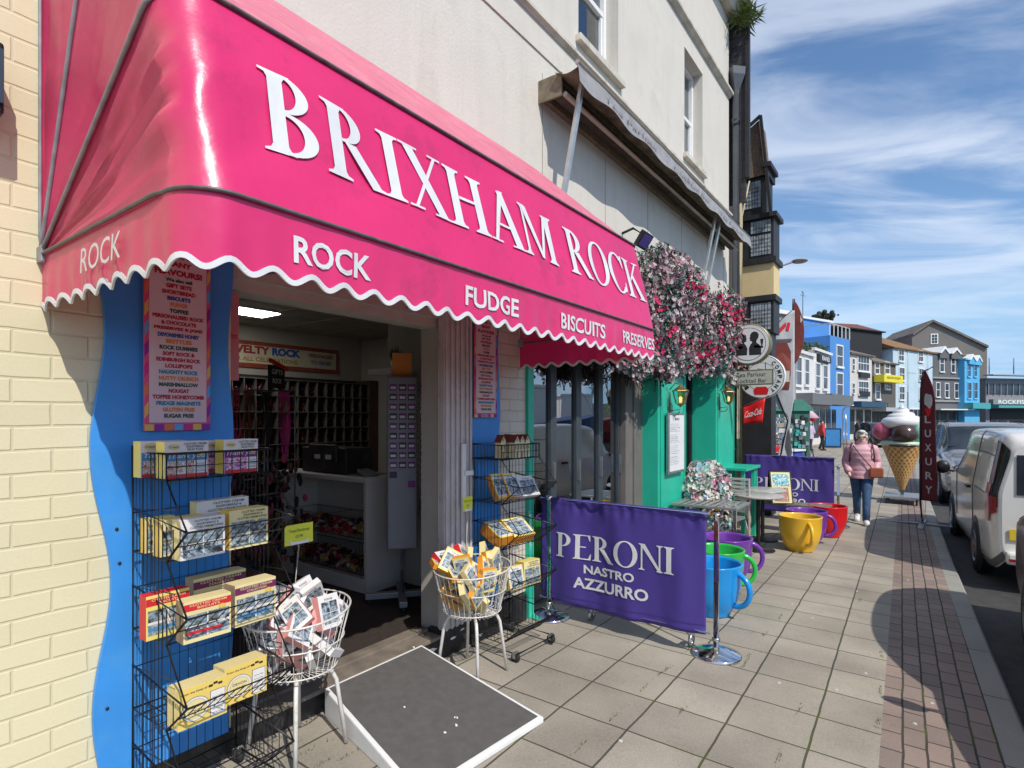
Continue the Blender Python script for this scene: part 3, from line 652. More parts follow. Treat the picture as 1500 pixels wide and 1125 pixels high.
# bulkhead lantern at the far left
bk = thing('wall_lantern', 'black bulkhead lantern on the cream brick wall at the left edge', 'wall lamp', (.56, 2.65, 2.9))
MB().box(.45, .535, 2.50, 2.64, 2.62, 2.86).build('body', M['blackm'], bk, True, bevel=.01); MB().tube([(.50, 2.648, 2.99), (.50, 2.56, 2.99), (.50, 2.56, 2.861)], .014).build('bracket', M['blackm'], bk, True)
MB().box(.457, .528, 2.485, 2.499, 2.65, 2.83).build('lens', M['glassf'], bk, True)
# ================================================================ pink dutch-hood awning
aw = thing('shop_awning', 'long pink vinyl shop awning with big white serif lettering and scalloped valance', 'awning', (2.2, YF, 2.2))
AX0, AX1, PZ = .67, 3.73, 2.20
HO = [(1.50, 2.20), (1.645, 2.80), (2.14, 3.25), (2.645, 3.70)]
def hoop(k, n_l=22, n_c=10, n_f=70, n_r=10):
    yk, zk = HO[k]; R = math.hypot(yk - 2.645, zk - PZ); ey, ez = (yk - 2.645) / R, (zk - PZ) / R; r = .13; pts = []
    for i in range(n_l): pts.append((AX0, (R - r) * i / n_l))
    for i in range(n_c):
        a = PI - PI / 2 * i / n_c; pts.append((AX0 + r + r * math.cos(a), R - r + r * math.sin(a)))
    for i in range(n_f): pts.append((AX0 + r + (AX1 - .04 - AX0 - r) * i / n_f, R))
    for i in range(4):
        a = PI / 2 - PI / 2 * i / 4; pts.append((AX1 - .04 + .04 * math.cos(a), R - .04 + .04 * math.sin(a)))
    for i in range(n_r + 1): pts.append((AX1, (R - .04) * (1 - i / n_r)))
    return [Vector((x, 2.645 + p * ey, PZ + p * ez)) for x, p in pts]
HP = [hoop(k) for k in range(4)]; NS = len(HP[0]); NL, NC, NF = 22, 10, 70
def fdisp(x, t, k=0):
    sg = math.sin(PI * t); near = math.exp(-((x - .80) / .22) ** 2)
    return sg * (.012 + near * .012) * noise.noise(Vector((x * 5.0, t * 2.2 + k * 5, 1.7))) + sg * near * .007 * noise.noise(Vector((x * 17, t * 6, 4))) - sg * .004
def hood(k, mat_, name, m=22):
    q = MB(); A, B = HP[k], HP[k + 1]; vs = []
    for j in range(m + 1):
        t = j / m
        for i in range(NS):
            p = A[i].lerp(B[i], t); sg = math.sin(PI * t)
            rho = min(1, i / (NL + NC * .5)); 
            if i < NL + NC:   # fan side: sags inward and gathers in folds that run out from the pivot
                w = rho ** .7 * (1.0 if i < NL - 9 else max(0, 1 - (i - NL + 9) / 14))
                ang = k + t
                fold = noise.noise(Vector((ang * 9.3, rho * .9, 3.1))) * .034 + (.5 - abs(noise.noise(Vector((ang * 19, rho * 1.6, 9))))) * .022 + noise.noise(Vector((ang * 31, rho * 4.3, 2))) * .008
                p.x += sg ** .6 * w * (.022 + fold * 3.3); p.z -= sg * w * .012 * math.sin(rho * 6)
            if NL - 4 < i:
                x = p.x; near = math.exp(-((x - .80) / .22) ** 2)
                d = fdisp(x, t, k); p.y += d; p.z -= d * .3
            vs.append(p)
    fs = [(j * NS + i, j * NS + i + 1, (j + 1) * NS + i + 1, (j + 1) * NS + i) for j in range(m) for i in range(NS - 1)]
    split = NL + 1
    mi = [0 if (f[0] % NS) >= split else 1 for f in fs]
    q.v = vs; q.f = [list(f) for f in fs]; q.m = mi; q.sm = [True] * len(fs)
    return q.build(name, mat_, aw, True)
hood(0, [M['pink'], M['pink_side_shade']], 'canopy')
hood(1, [M['pink_top'], M['pink_side_shade']], 'canopy_top', 8); hood(2, [M['pink_top'], M['pink_side_shade']], 'canopy_top', 8)
# valance with a wavy white-bound hem
def path_resample(P, step):
    out = [P[0].copy()]; ls = [0.0]; acc = 0
    cum = [0]
    for a, b in zip(P[:-1], P[1:]): cum.append(cum[-1] + (b - a).length)
    n = int(cum[-1] / step); j = 0; res = []
    for i in range(n + 1):
        s = cum[-1] * i / n
        while j < len(P) - 2 and cum[j + 1] < s: j += 1
        t = (s - cum[j]) / max(1e-6, cum[j + 1] - cum[j]); res.append((P[j].lerp(P[j + 1], clamp(t, 0, 1)), s))
    return res
def vdisp(s, t): return .012 * t * noise.noise(Vector((s * 4.5, t, 7))) + .004 * t * math.sin(2 * PI * s / .1215)
VP = path_resample(HP[0], .010); q = MB(); vs = []; hem = []
for p, s in VP:
    zb = 2.005 + .0145 * math.cos(2 * PI * s / .1215 + .6) + .004 * noise.noise(Vector((s * 3, 0, 0)))
    for j in range(7):
        t = j / 6; v = p.copy(); v.z = 2.203 + (zb - 2.203) * t
        wv = vdisp(s, t)
        if p.y < 1.56: v.y += wv
        else: v.x += wv
        vs.append(v)
    hem.append(vs[-1].copy())
nv = len(VP)
q.add(vs, [(i * 7 + j, i * 7 + j + 1, (i + 1) * 7 + j + 1, (i + 1) * 7 + j) for i in range(nv - 1) for j in range(6)], 0, True)
q.build('valance', [M['pink'], M['pink_side_shade']], aw, True)
q = MB(); vs = []
for i, v in enumerate(hem):   # binding tape wraps both faces of the hem
    a = hem[min(i + 1, nv - 1)] - hem[max(i - 1, 0)]; nx = Vector((-a.y, a.x, 0)).normalized(); up = nx.cross(a).normalized()
    if up.z < 0: up = -up
    for o, h in ((.003, .013), (.003, -.003), (-.003, -.003), (-.003, .013)): vs.append(v + nx * o + up * h)
q.add(vs, [(i * 4 + j, (i + 1) * 4 + j, (i + 1) * 4 + (j + 1) % 4, i * 4 + (j + 1) % 4) for i in range(nv - 1) for j in range(4)], 0, False)
q.build('hem_binding', M['letter'], aw, True)
q = MB(); pp = [p + Vector((-.008 if i < NL else 0, -.008 if NL < i else 0, 0)) for i, p in enumerate(HP[0])]
q.tube(pp, .0062, 8); q.build('piping', M['piping'], aw, True)
q = MB(); q.tube([p + Vector((0, -.006, .004)) for p in HP[1][NL:-8]], .007, 8); q.build('ridge_bar', M['piping'], aw, True)
for k in (1, 2, 3):
    q = MB(); q.tube([p + Vector((-.006, -.004, 0)) for p in HP[k][:NL + 3]], .0075 if k < 3 else .006, 8); q.build('hoop_rib', M['rib'], aw, True)
for x in (.655, 3.715): MB().box(x, x + .034, 2.60, 2.655, 2.17, 2.23).build('pivot_bracket', M['rib'], aw, True, bevel=.004)
for x in (1.5, 2.5, 3.3):
    q = MB(); q.tube([(x, 2.64, 2.30), (x, 1.54, 2.215)], .010); q.build('stay_bar', M['rib'], aw, True)
# lettering: serif on the face, plain on the valance
n_face = Vector((0, -.6, .145)).normalized(); upf = Vector((0, .145, .6)).normalized()
def face(x, h, lay):
    z = 2.385 - 2.2; base = Vector((0, 1.5, 2.2)) + upf * (z / upf.z)
    p = base + upf * (h * .265) + n_face * (.0065 + lay * .00018); p.x = .905 + x * 2.745; d = fdisp(p.x, (p.z - 2.2) / .6); p.y += d; p.z -= d * .3
    return p
q = MB(); serif(q, 'BRIXHAM ROCK', face); q.build('lettering', M['letter'], aw, True)
FR = [(p.x, s) for p, s in VP if p.y < 1.502]
def SX(x): return FR[0][1] + (x - FR[0][0])
def vtext(txt, x0, x1, z0, z1):
    q = MB(); q.text(txt, ((x0 + x1) / 2, 1.4955, z0), X, Z, 0, w=x1 - x0, h=z1 - z0, bold=.022)
    for p in q.v: p.y += vdisp(SX(p.x), (2.195 - p.z) / .19)
    q.build('valance_lettering', M['letter'], aw, True)
vtext('ROCK', .965, 1.25, 2.055, 2.137); vtext('FUDGE', 1.735, 2.10, 2.055, 2.137); vtext('BISCUITS', 2.475, 2.965, 2.055, 2.137); vtext('PRESERVES', 3.20, 3.70, 2.06, 2.137)
q = MB(); q.text('ROCK', (.652, 2.03, 2.062), -Y, Z, 0, w=.32, h=.078, bold=.0, shear=.12); q.build('valance_lettering', M['letter'], aw, True)

# ================================================================ tea room's rolled-up awning
ta = thing('retracted_awning', 'rolled-up grey fabric awning with metal arms above the tea room', 'awning', (6.6, YF, 4.4))
TX0, TX1 = 4.03, 9.38
q = MB(); q.box(TX0, TX1, 2.46, 2.648, 4.40, 4.46); q.box(TX0, TX1, 2.60, 2.649, 4.30, 4.40); q.build('back_board', mat('old_timber', (.20, .165, .11), .8, var=.3, vs=20, dirt=(.08, .06, .04), dirt_amt=.6), ta, True)
q = MB(); q.tube([(TX0, 2.50, 4.34), (TX1, 2.50, 4.34)], .06, 12); q.build('roller', mat('old_canvas', (.07, .06, .045), .9, var=.4, vs=7, bump=.5, bs=20), ta, True)
q = MB(); q.box(TX0 - .02, TX0 - .001, 2.42, 2.648, 4.26, 4.45); q.build('end_plate', mat('old_timber', (.2, .165, .11)), ta, True)
q = MB(); q.grid(lambda i, j: (TX0 - .06 + (TX1 + .16 - TX0) * i, 2.46 - .22 * j, 4.44 - .03 * j - .035 * math.sin(PI * j) - .012 * noise.noise(Vector((i * 9, j, 0)))), 60, 6); q.build('canvas', mat('awning_underside', (.17, .145, .10), .9, var=.5, vs=7, dirt=(.03, .028, .02), dirt_amt=.8, dirt_s=5), ta, True)
q = MB(); q.grid(lambda i, j: (TX0 - .06 + (TX1 + .16 - TX0) * i, 2.24 - .015 * j + .012 * noise.noise(Vector((i * 14, j * 2, 3))), 4.46 - (.17 + .02 * math.sin(i * 44)) * j), 120, 4)
q.build('valance', mat('grey_canvas', (.33, .32, .325), .85, var=.12, vs=9, bump=.2, bs=30, dirt=(.16, .155, .15), dirt_amt=.5, dirt_s=8), ta, True)
q = MB(); q.text('Tea Parlour  ~  Cocktail Bar  ~  Tea Parlour', ((TX0 + TX1) / 2, 2.214, 4.33), X, Z, 0, w=4.6, h=.065, shear=.1); q.build('lettering', mat('faded_print', (.27, .262, .268), .8), ta, True)
q = MB(); q.tube([(TX0 - .06, 2.25, 4.45), (TX1 + .1, 2.25, 4.45)], .02, 8); q.build('front_bar', M['alu'], ta, True)
q = MB(); q.tube([(TX0, 2.40, 4.27), (TX1, 2.40, 4.27)], .022, 8); q.build('torsion_bar', mat('cream_bar', (.45, .41, .32), .6, var=.2), ta, True)
for x in (4.16, 7.9, 8.12):
    q = MB(); q.bar((x, 2.30, 4.44), (x, 2.56, 3.15), .035, .05); q.build('folding_arm', M['alu'], ta, True, bevel=.004)
# floodlights on the wall above the flowers
for i, (u, v) in enumerate(((943, 352), (1066, 447))):
    p = on_y(u, v, 2.40); fl = thing('floodlight', ['small black floodlight beside the top corner of the pink awning', 'small black floodlight at the far top end of the flower wall'][i], 'floodlight', p)
    Mx = Matrix.Translation(p) @ Euler((rad(35), 0, 0)).to_matrix().to_4x4()
    MB().obox(Mx, .24, .05, .17).build('housing', M['blackm'], fl, True, bevel=.008)
    MB().obox(Mx @ Matrix.Translation((0, -.027, 0)), .20, .004, .13).build('lens', mat('flood_lens', (.10, .07, .30), .15), fl, True)
    MB().tube([p + Vector((0, .0, .06)), p + Vector((0, .12, .15)), p + Vector((0, .245, .12))], .014).build('bracket', M['blackm'], fl, True)

# ================================================================ flowers over the tea room
def petal_mass(name, label, cat, pts_fn, n, pal, size, npet=6, loc=None, leaves=.2):
    q = MB(); q2 = MB()
    for _ in range(n):
        c, nr = pts_fn(); nr = (nr + Vector((random.gauss(0, .45), random.gauss(0, .45), random.gauss(0, .45)))).normalized(); a, b = frame_of(nr)
        if random.random() < leaves:
            for _ in range(3):
                t = random.uniform(0, 2 * PI); d = (a * math.cos(t) + b * math.sin(t) + nr * .3) * size * random.uniform(.9, 1.7); e = d.cross(nr).normalized() * size * .35
                q2.add([c - nr * .02, c + d * .5 + e, c + d, c + d * .5 - e], [(0, 1, 2, 3)], random.randrange(2))
            continue
        mi = pal(c); s = size * random.uniform(.6, 1.25)
        for k in range(npet):
            t = 2 * PI * k / npet + random.uniform(-.3, .3); d = (a * math.cos(t) + b * math.sin(t)); up = nr * random.uniform(.15, .8); e = d.cross(nr) * s * .5
            q.add([c, c + d * s * .6 + up * s * .5 + e, c + d * s + up * s * random.uniform(.2, .9), c + d * s * .6 + up * s * .5 - e], [(0, 1, 2, 3)], mi)
    o = thing(name, label, cat, loc)
    return o, q, q2
FM = [mat('petal_white', (.58, .50, .50), .7, var=.3, vs=30, transl=.2), mat('petal_pink', (.42, .20, .25), .7, var=.3, vs=30, transl=.2), mat('petal_magenta', (.55, .02, .11), .6, var=.25, vs=30, transl=.15), mat('petal_mauve', (.15, .11, .14), .7, var=.3, vs=30, transl=.2), mat('petal_rose', (.40, .32, .33), .7, var=.2, vs=30, transl=.2)]
LM = [mat('leaf_dark', (.03, .08, .04), .55, var=.3, vs=20), mat('leaf_teal', (.04, .20, .14), .5, var=.3, vs=20)]
mag = [(random.uniform(5.7, 9.3), random.uniform(2.2, 3.4)) for _ in range(26)]
def fpt():
    if random.random() < .16:   # swag along the head of the doors
        x = random.uniform(4.75, 6.2); z = 2.14 + .05 * math.sin(x * 7) + random.gauss(0, .055); return Vector((x, 2.34 - abs(random.gauss(0, .07)), z)), Vector((0, -1, .1))
    while True:
        x = random.uniform(5.45, 9.42); z = random.uniform(2.06, 3.62)
        e = noise.noise(Vector((x * 1.7, z * 1.7, 0)))
        top = 3.46 + .10 * math.sin(x * 2.1) + .30 * e; bot = 2.17 + .08 * math.sin(x * 3.3) + .16 * noise.noise(Vector((x * 4.3, 0, 8)))
        if noise.noise(Vector((x * 2.6, z * 2.6, 4))) < -.12 and random.random() < .72: continue
        if bot < z < top or random.random() < .02: break
    dep = .30 * (1 - ((z - 2.75) / .95) ** 2) ** .5 if abs(z - 2.75) < .9 else .06
    dep += .16 * noise.noise(Vector((x * 4, z * 4, 5))); dep *= random.choice((1, 1, .9, .7, .45))
    return Vector((x, 2.58 - max(.05, dep) - random.uniform(0, .04), z)), Vector((-.15, -1, (z - 2.7) * .5))
def fpal(c):
    for mx_, mz_ in mag:
        if (c.x - mx_) ** 2 + (c.z - mz_) ** 2 < .014 * random.random() ** .5 + .006: return 2
    v = noise.noise(Vector((c.x * 3, c.z * 3, 2)))
    r = random.random()
    return 3 if v + r * .5 > .52 else (0 if r < .36 else (4 if r < .58 else (1 if r < .92 else 3)))
fo, q, q2 = petal_mass('flower_wall', 'wall of pale pink and magenta artificial flowers hung over the tea room front', 'flowers', fpt, 7200, fpal, .030, 6, (7.4, 2.5, 2.1), .30)
q.build('blossom', FM, fo, True); q2.build('foliage', LM, fo, True)
# dark backing tangle so the mass has depth
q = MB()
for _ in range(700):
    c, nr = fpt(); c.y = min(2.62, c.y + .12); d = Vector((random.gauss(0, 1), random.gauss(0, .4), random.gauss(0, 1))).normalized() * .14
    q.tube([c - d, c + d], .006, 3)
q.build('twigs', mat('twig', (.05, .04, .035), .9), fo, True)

# ================================================================ wire display racks
def side_profile(): pass
def wire_shelf(kind):
    """one tier of a dump rack: floor at z 0, back at y 0, front towards -y"""
    q = MB(); w = .215; r = .0026; R = .0048; D = .285
    fx = D if kind == 'top' else D; lip = .10 if kind == 'top' else .125; out = 0 if kind == 'top' else .155
    # floor
    for i in range(9): x = -w + 2 * w * i / 8; q.tube([(x, 0, 0), (x, -fx, 0)], r, 4)
    for i in range(5): y = -fx * i / 4; q.tube([(-w, y, 0), (w, y, 0)], r if 0 < i < 4 else R, 5)
    # front basket
    a, b = (-fx, 0), (-fx - out, lip)
    n = 13
    for i in range(n): x = -w + 2 * w * i / (n - 1); q.tube([(x, a[0], a[1]), (x, b[0], b[1])], r, 4)
    rim = [(-w, 0, lip + (.0 if kind == 'top' else .05)), (-w, b[0], b[1]), (w, b[0], b[1]), (w, 0, lip + (.0 if kind == 'top' else .05))]
    q.tube(rim, R, 5); q.tube([(-w, a[0] - out * .5, lip * .5), (w, a[0] - out * .5, lip * .5)], r, 4)
    # sides
    for sx in (-w, w):
        for i in range(10):
            y = -fx * i / 9; zt = lip + (0 if kind == 'top' else .05 * (1 - i / 10)); q.tube([(sx, y, 0), (sx, y, zt)], r, 4)
        q.tube([(sx, a[0], 0), (sx, b[0], b[1])], R, 5)
        for i in (1, 2):
            if out: q.tube([(sx, a[0] - out * i / 3, 0 + lip * i / 3), (sx, a[0] - out * i / 3, lip)], r, 4)
    return q
FLZ = [1.346, 1.045, .735, .415, .10]
def make_rack(label, loc, rz, group):
    o = thing('display_rack', label, 'display rack', loc, rz, group)
    for k, z in enumerate(FLZ):
        s = wire_shelf('top' if k == 0 else 'dump'); s.xf(Matrix.Translation((0, 0, z))); s.build('wire_shelf', M['wire_black'], o)
    q = MB(); w = .215
    for sx in (-w, w):
        q.tube([(sx, 0, .06), (sx, 0, 1.47)], .005, 6)
        for k in range(4):   # side webs and the raking rods from each tier to the lip below
            z1, z0 = FLZ[k], FLZ[k + 1]
            q.tube([(sx, -.285, z1), (sx, -.44, z0 + .125)], .0036, 5)
            for i in range(1, 9): q.tube([(sx, -.285 * i / 9, z0), (sx, -.285 * i / 9, z1)], .0019, 4)
            q.tube([(sx, 0, z0 + .17), (sx, -.35, z0 + .2)], .0024, 4)
        q.tube([(sx, 0, .06), (sx, -.42, .06)], .006, 6)
    for i in range(1, 12):
        x = -w + 2 * w * i / 12; q.tube([(x, 0, .1), (x, 0, 1.44)], .0019, 4)
    for z in (.25, .58, .9, 1.2, 1.45): q.tube([(-w, 0, z), (w, 0, z)], .003, 5)
    q.tube([(-w, -.42, .06), (w, -.42, .06)], .006, 6)
    q.build('frame', M['wire_black'], o)
    for sx in (-w + .01, w - .01):
        for y in (-.03, -.40):
            c = MB(); c.lathe([(.008, -.013), (.03, -.012), (.034, -.006), (.034, .006), (.03, .012), (.008, .013)], 16, c=(0, 0, 0), axis='x'); c.xf(Matrix.Translation((sx, y, .034)))
            cw = c.build('castor', M['rubber'], o)
            f = MB(); f.box(sx - .022, sx - .018, y - .012, y + .012, .03, .064); f.box(sx + .018, sx + .022, y - .012, y + .012, .03, .064); f.box(sx - .022, sx + .022, y - .014, y + .014, .0645, .068); f.build('fork', M['steel'], cw)
    return o
R1 = Vector((1.155, 2.575, 0)); R2 = Vector((3.30, 2.60, 0))
R1.z = gz(R1.x, R1.y - .2); R2.z = gz(R2.x, R2.y - .2)
rk1 = make_rack('black wire display rack of biscuit boxes in front of the wide blue board', R1, rad(1.5), 'wire display racks')
rk2 = make_rack('black wire display rack on castors between the shop door and the purple banner', R2, rad(-3), 'wire display racks')

# ---- cartons
PH = [photo_mat('print_coast', 1), photo_mat('print_harbour', 7, 44), photo_mat('print_cliff', 13, 34)]
PHC = photo_mat('print_people', 5, 46, [(.75, .72, .70), (.45, .35, .30), (.70, .55, .45), (.35, .10, .12), (.6, .65, .75), (.8, .75, .72)])
PHV = photo_mat('print_violet', 9, 46, [(.35, .08, .35), (.55, .3, .55), (.7, .6, .72), (.65, .05, .2), (.5, .3, .6), (.8, .75, .8)])
card = {k: mat('card_' + k, c, .5, var=.04, vs=12) for k, c in dict(cream=(.78, .66, .32), honey=(.80, .58, .14), white=(.76, .73, .70), pink=(.80, .33, .30), orange=(.80, .30, .03), gold=(.78, .52, .10), yellow=(.82, .68, .16), red=(.62, .02, .03), blue=(.06, .26, .50), violet=(.22, .03, .25), brown=(.36, .26, .16), straw=(.72, .60, .30), plum=(.17, .02, .09)).items()}
def carton(style, w, d, h):
    """box with its printed face towards -y, standing on z 0; returns (builder, materials)"""
    q = MB(); ms = []; ids = {}
    def mi(m):
        if m.name not in ids: ids[m.name] = len(ms); ms.append(m)
        return ids[m.name]
    side, top, front = {'thanks_blue': ('yellow', 'white', 'white'), 'thanks_violet': ('yellow', 'white', 'white'), 'view_grey': ('cream', 'white', 'white'), 'view_gold': ('gold', 'yellow', 'cream'),
        'view_red': ('brown', 'straw', 'cream'), 'view_plum': ('brown', 'straw', 'cream'), 'red_side': ('red', 'red', 'yellow'), 'bee': ('cream', 'straw', 'honey'), 'pink4': ('pink', 'white', 'white'), 'orange4': ('orange', 'orange', 'yellow'), 'straw4': ('straw', 'cream', 'cream'), 'white4': ('white', 'white', 'white'), 'red4': ('red', 'red', 'white')}[style]
    a, b = w / 2, d / 2
    V = [(-a, -b, 0), (a, -b, 0), (a, b, 0), (-a, b, 0), (-a, -b, h), (a, -b, h), (a, b, h), (-a, b, h)]
    for f, m in (((0, 3, 2, 1), side), ((4, 5, 6, 7), top), ((0, 1, 5, 4), front), ((1, 2, 6, 5), side), ((2, 3, 7, 6), front), ((3, 0, 4, 7), side)): q.add(V, [f], mi(card[m]))
    def pan(x0, x1, z0, z1, m, lift=.0008):
        q.quad((-a + w * x0, -b - lift, h * z0), (-a + w * x1, -b - lift, h * z0), (-a + w * x1, -b - lift, h * z1), (-a + w * x0, -b - lift, h * z1), mi(m))
    def tx(t, x0, x1, z0, z1, m, lift=.0018, bold=.01, shear=0): q.text(t, (-a + w * (x0 + x1) / 2, -b - lift, h * z0), X, Z, mi(m), w=w * (x1 - x0), h=h * (z1 - z0), bold=bold, shear=shear)
    P = random.choice(PH)
    if style.startswith('thanks'):
        vi = style.endswith('violet'); pan(.02, .98, .0, .68, card['violet'] if vi else card['blue']); tx('CLOTTED CREAM', .42, .95, .90, .96, M['ink']); tx('SHORTBREAD', .48, .90, .82, .88, M['ink']); tx('SELECTION', .50, .86, .74, .80, M['ink'])
        pts = [(.2 + .14 * math.cos(t * .4), .85 + .09 * math.sin(t * .4)) for t in range(16)]
        q.add([(-a + w * p[0], -b - .0012, h * p[1]) for p in pts], [tuple(range(16))], mi(card['straw'])); tx('Cream', .10, .30, .82, .88, M['ink'], shear=.2)
        tx('Thank you', .06, .92, .50, .66, card['white'], shear=.2, lift=.0026); pan(.04, .66, .10, .46, PHV if vi else PHC, .0014); pan(.66, .97, .10, .46, card['white'], .0014)
        for k in range(3): tx('biscuits', .70, .93, .14 + .1 * k, .20 + .1 * k, card['blue'])
        pan(.02, .98, .0, .09, card['red'], .0016)
        pts = [(.85 + .07 * math.cos(t * .4), .66 + .06 * math.sin(t * .4)) for t in range(16)]; q.add([(-a + w * p[0], -b - .0032, h * p[1]) for p in pts], [tuple(range(16))], mi(card['yellow']))
    elif style in ('view_grey', 'view_gold'):
        tx('CLOTTED CREAM', .3, .9, .91, .96, M['ink']); tx('SHORTBREAD &', .35, .85, .83, .88, M['ink']); tx('CLOTTED CREAM FUDGE', .2, .95, .75, .80, M['ink'])
        for i in (0, 1):
            for j in (0, 1): pan(.05 + .46 * i, .49 + .46 * i, .06 + .33 * j, .37 + .33 * j, random.choice(PH))
        pts = [(.68 + .06 * math.cos(t * .4), .70 + .05 * math.sin(t * .4)) for t in range(16)]; q.add([(-a + w * p[0], -b - .0028, h * p[1]) for p in pts], [tuple(range(16))], mi(card['yellow']))
    elif style in ('view_red', 'view_plum', 'red_side'):
        m = card['plum'] if style == 'view_plum' else card['red']
        pan(0, 1, .76, .93, m); tx('CLOTTED CREAM', .12, .9, .865, .915, card['cream']); tx('COLLECTION' if style == 'view_plum' else 'BISCUITS', .28, .75, .79, .84, card['cream'])
        pan(.04, .96, .10, .66, P); pan(.04, .96, .34, .40, card['white'], .0014); pan(.48, .51, .10, .66, card['white'], .0014); pan(.04, .8, .20, .27, m if style == 'view_red' else card['blue'], .0018)
        pts = [(.80 + .08 * math.cos(t * .4), .72 + .06 * math.sin(t * .4)) for t in range(16)]; q.add([(-a + w * p[0], -b - .0028, h * p[1]) for p in pts], [tuple(range(16))], mi(card['gold']))
    elif style == 'bee':
        for rr, m, l in ((.30, M['ink'], .001), (.29, card['white'], .0016), (.24, M['ink'], .0020), (.235, card['cream'], .0024)):
            pts = [(.34 + rr * math.cos(t * .21) * .95, .42 + rr * math.sin(t * .21)) for t in range(30)]; q.add([(-a + w * p[0], -b - l, h * p[1]) for p in pts], [tuple(range(30))], mi(m))
        tx('DEVON', .18, .50, .46, .53, M['ink'], .003); tx('HONEY', .2, .48, .34, .41, M['ink'], .003); tx('From the hives of', .06, .58, .84, .89, M['ink'])
        pan(.64, .96, .05, .72, M['ink']); pan(.65, .95, .06, .71, card['white'], .0014)
        for k in range(5): tx('honey fudge', .69, .91, .12 + .1 * k, .16 + .1 * k, M['ink'])
        for bx, bz in ((.66, .86), (.76, .90), (.86, .86)):
            for dx in (-.025, .015): 
                pts = [(bx + dx + .03 * math.cos(t * .6), bz + .032 * math.sin(t * .6)) for t in range(10)]; q.add([(-a + w * p[0], -b - .0012, h * p[1]) for p in pts], [tuple(range(10))], mi(M['ink']))
    else:
        pan(.07, .93, .08, .92, card['white']); tx('FUDGE', .3, .7, .83, .89, M['ink'], .0016)
        for i in (0, 1):
            for j in (0, 1): pan(.11 + .40 * i, .49 + .40 * i, .13 + .34 * j, .45 + .34 * j, random.choice(PH), .0014)
    return q, ms
def put_carton(style, size, loc, rz=0, rot=None, label='', group=None, name='fudge_box', cat='box'):
    q, ms = carton(style, *size); o = q.build(name, ms); tag(o, label, cat, group)
    o.location = loc; o.rotation_euler = rot if rot else (0, 0, rz); return o
def on_rack(R, rz, k, x, y, dz=.004): return R + Matrix.Rotation(rz, 3, 'Z') @ Vector((x, y, FLZ[k] + dz))
r1 = rad(1.5); S1 = (.150, .055, .125)
L1 = [('thanks_blue', 0, -.10, -.215, S1, 'blue Thank you biscuit box at the front of the top rack tier'), ('thanks_blue', 0, -.13, -.10, S1, 'Thank you box standing behind the blue one on the top rack tier'), ('thanks_violet', 0, .115, -.20, (.135, .06, .125), 'violet Thank you biscuit box at the front of the top rack tier'), ('thanks_violet', 0, .10, -.09, (.135, .05, .12), 'Thank you box half hidden behind the violet one on the top rack tier'),
      ('view_grey', 1, -.085, -.285, (.15, .055, .135), 'pale grey shortbread and fudge box in the second rack tier'), ('view_gold', 1, -.10, -.16, (.15, .05, .125), 'yellow-topped biscuit box behind the grey one in the second rack tier'), ('view_gold', 1, .10, -.26, (.15, .065, .14), 'gold-sided biscuit box with four harbour views in the second rack tier'), ('view_grey', 1, .085, -.10, (.20, .05, .165), 'long pale chocolate chip box at the back of the second rack tier'), ('view_gold', 1, -.13, -.05, (.10, .04, .12), 'slim cream box at the back left of the second rack tier'),
      ('view_red', 2, -.075, -.30, (.155, .06, .14), 'cream biscuit box with red band at the front of the third rack tier'), ('view_plum', 2, .115, -.28, (.16, .07, .15), 'clotted cream box with plum band at the front of the third rack tier'), ('red_side', 2, -.145, -.15, (.14, .05, .15), 'red-topped biscuit box standing behind in the third rack tier'), ('view_plum', 2, .07, -.10, (.20, .06, .16), 'long plum-banded box lying along the back of the third rack tier'),
      ]
for st_, k, x, y, sz, lb in L1: put_carton(st_, tuple(t * 1.12 for t in sz), on_rack(R1, r1, k, x * 1.06 - .018, y - (.025 if k else .0)), r1 + rad(random.uniform(-5, 3)), label=lb, group='biscuit boxes on the left rack')
for i in range(4):
    put_carton('bee', (.18, .019, .15), on_rack(R1, r1, 3, -.11, -.335 + .022 * i), r1 + rad(-2), label=['front yellow honey box of the left pile in the fourth rack tier', 'second honey box of the left pile in the fourth rack tier', 'third honey box of the left pile in the fourth rack tier', 'rearmost honey box of the left pile in the fourth rack tier'][i], group='honey boxes on the left rack')
    put_carton('bee', (.18, .019, .15), on_rack(R1, r1, 3, .085, -.295 + .022 * i), r1 + rad(-2), label=['front yellow honey box of the right pile in the fourth rack tier', 'second honey box of the right pile in the fourth rack tier', 'third honey box of the right pile in the fourth rack tier', 'rearmost honey box of the right pile in the fourth rack tier'][i], group='honey boxes on the left rack')
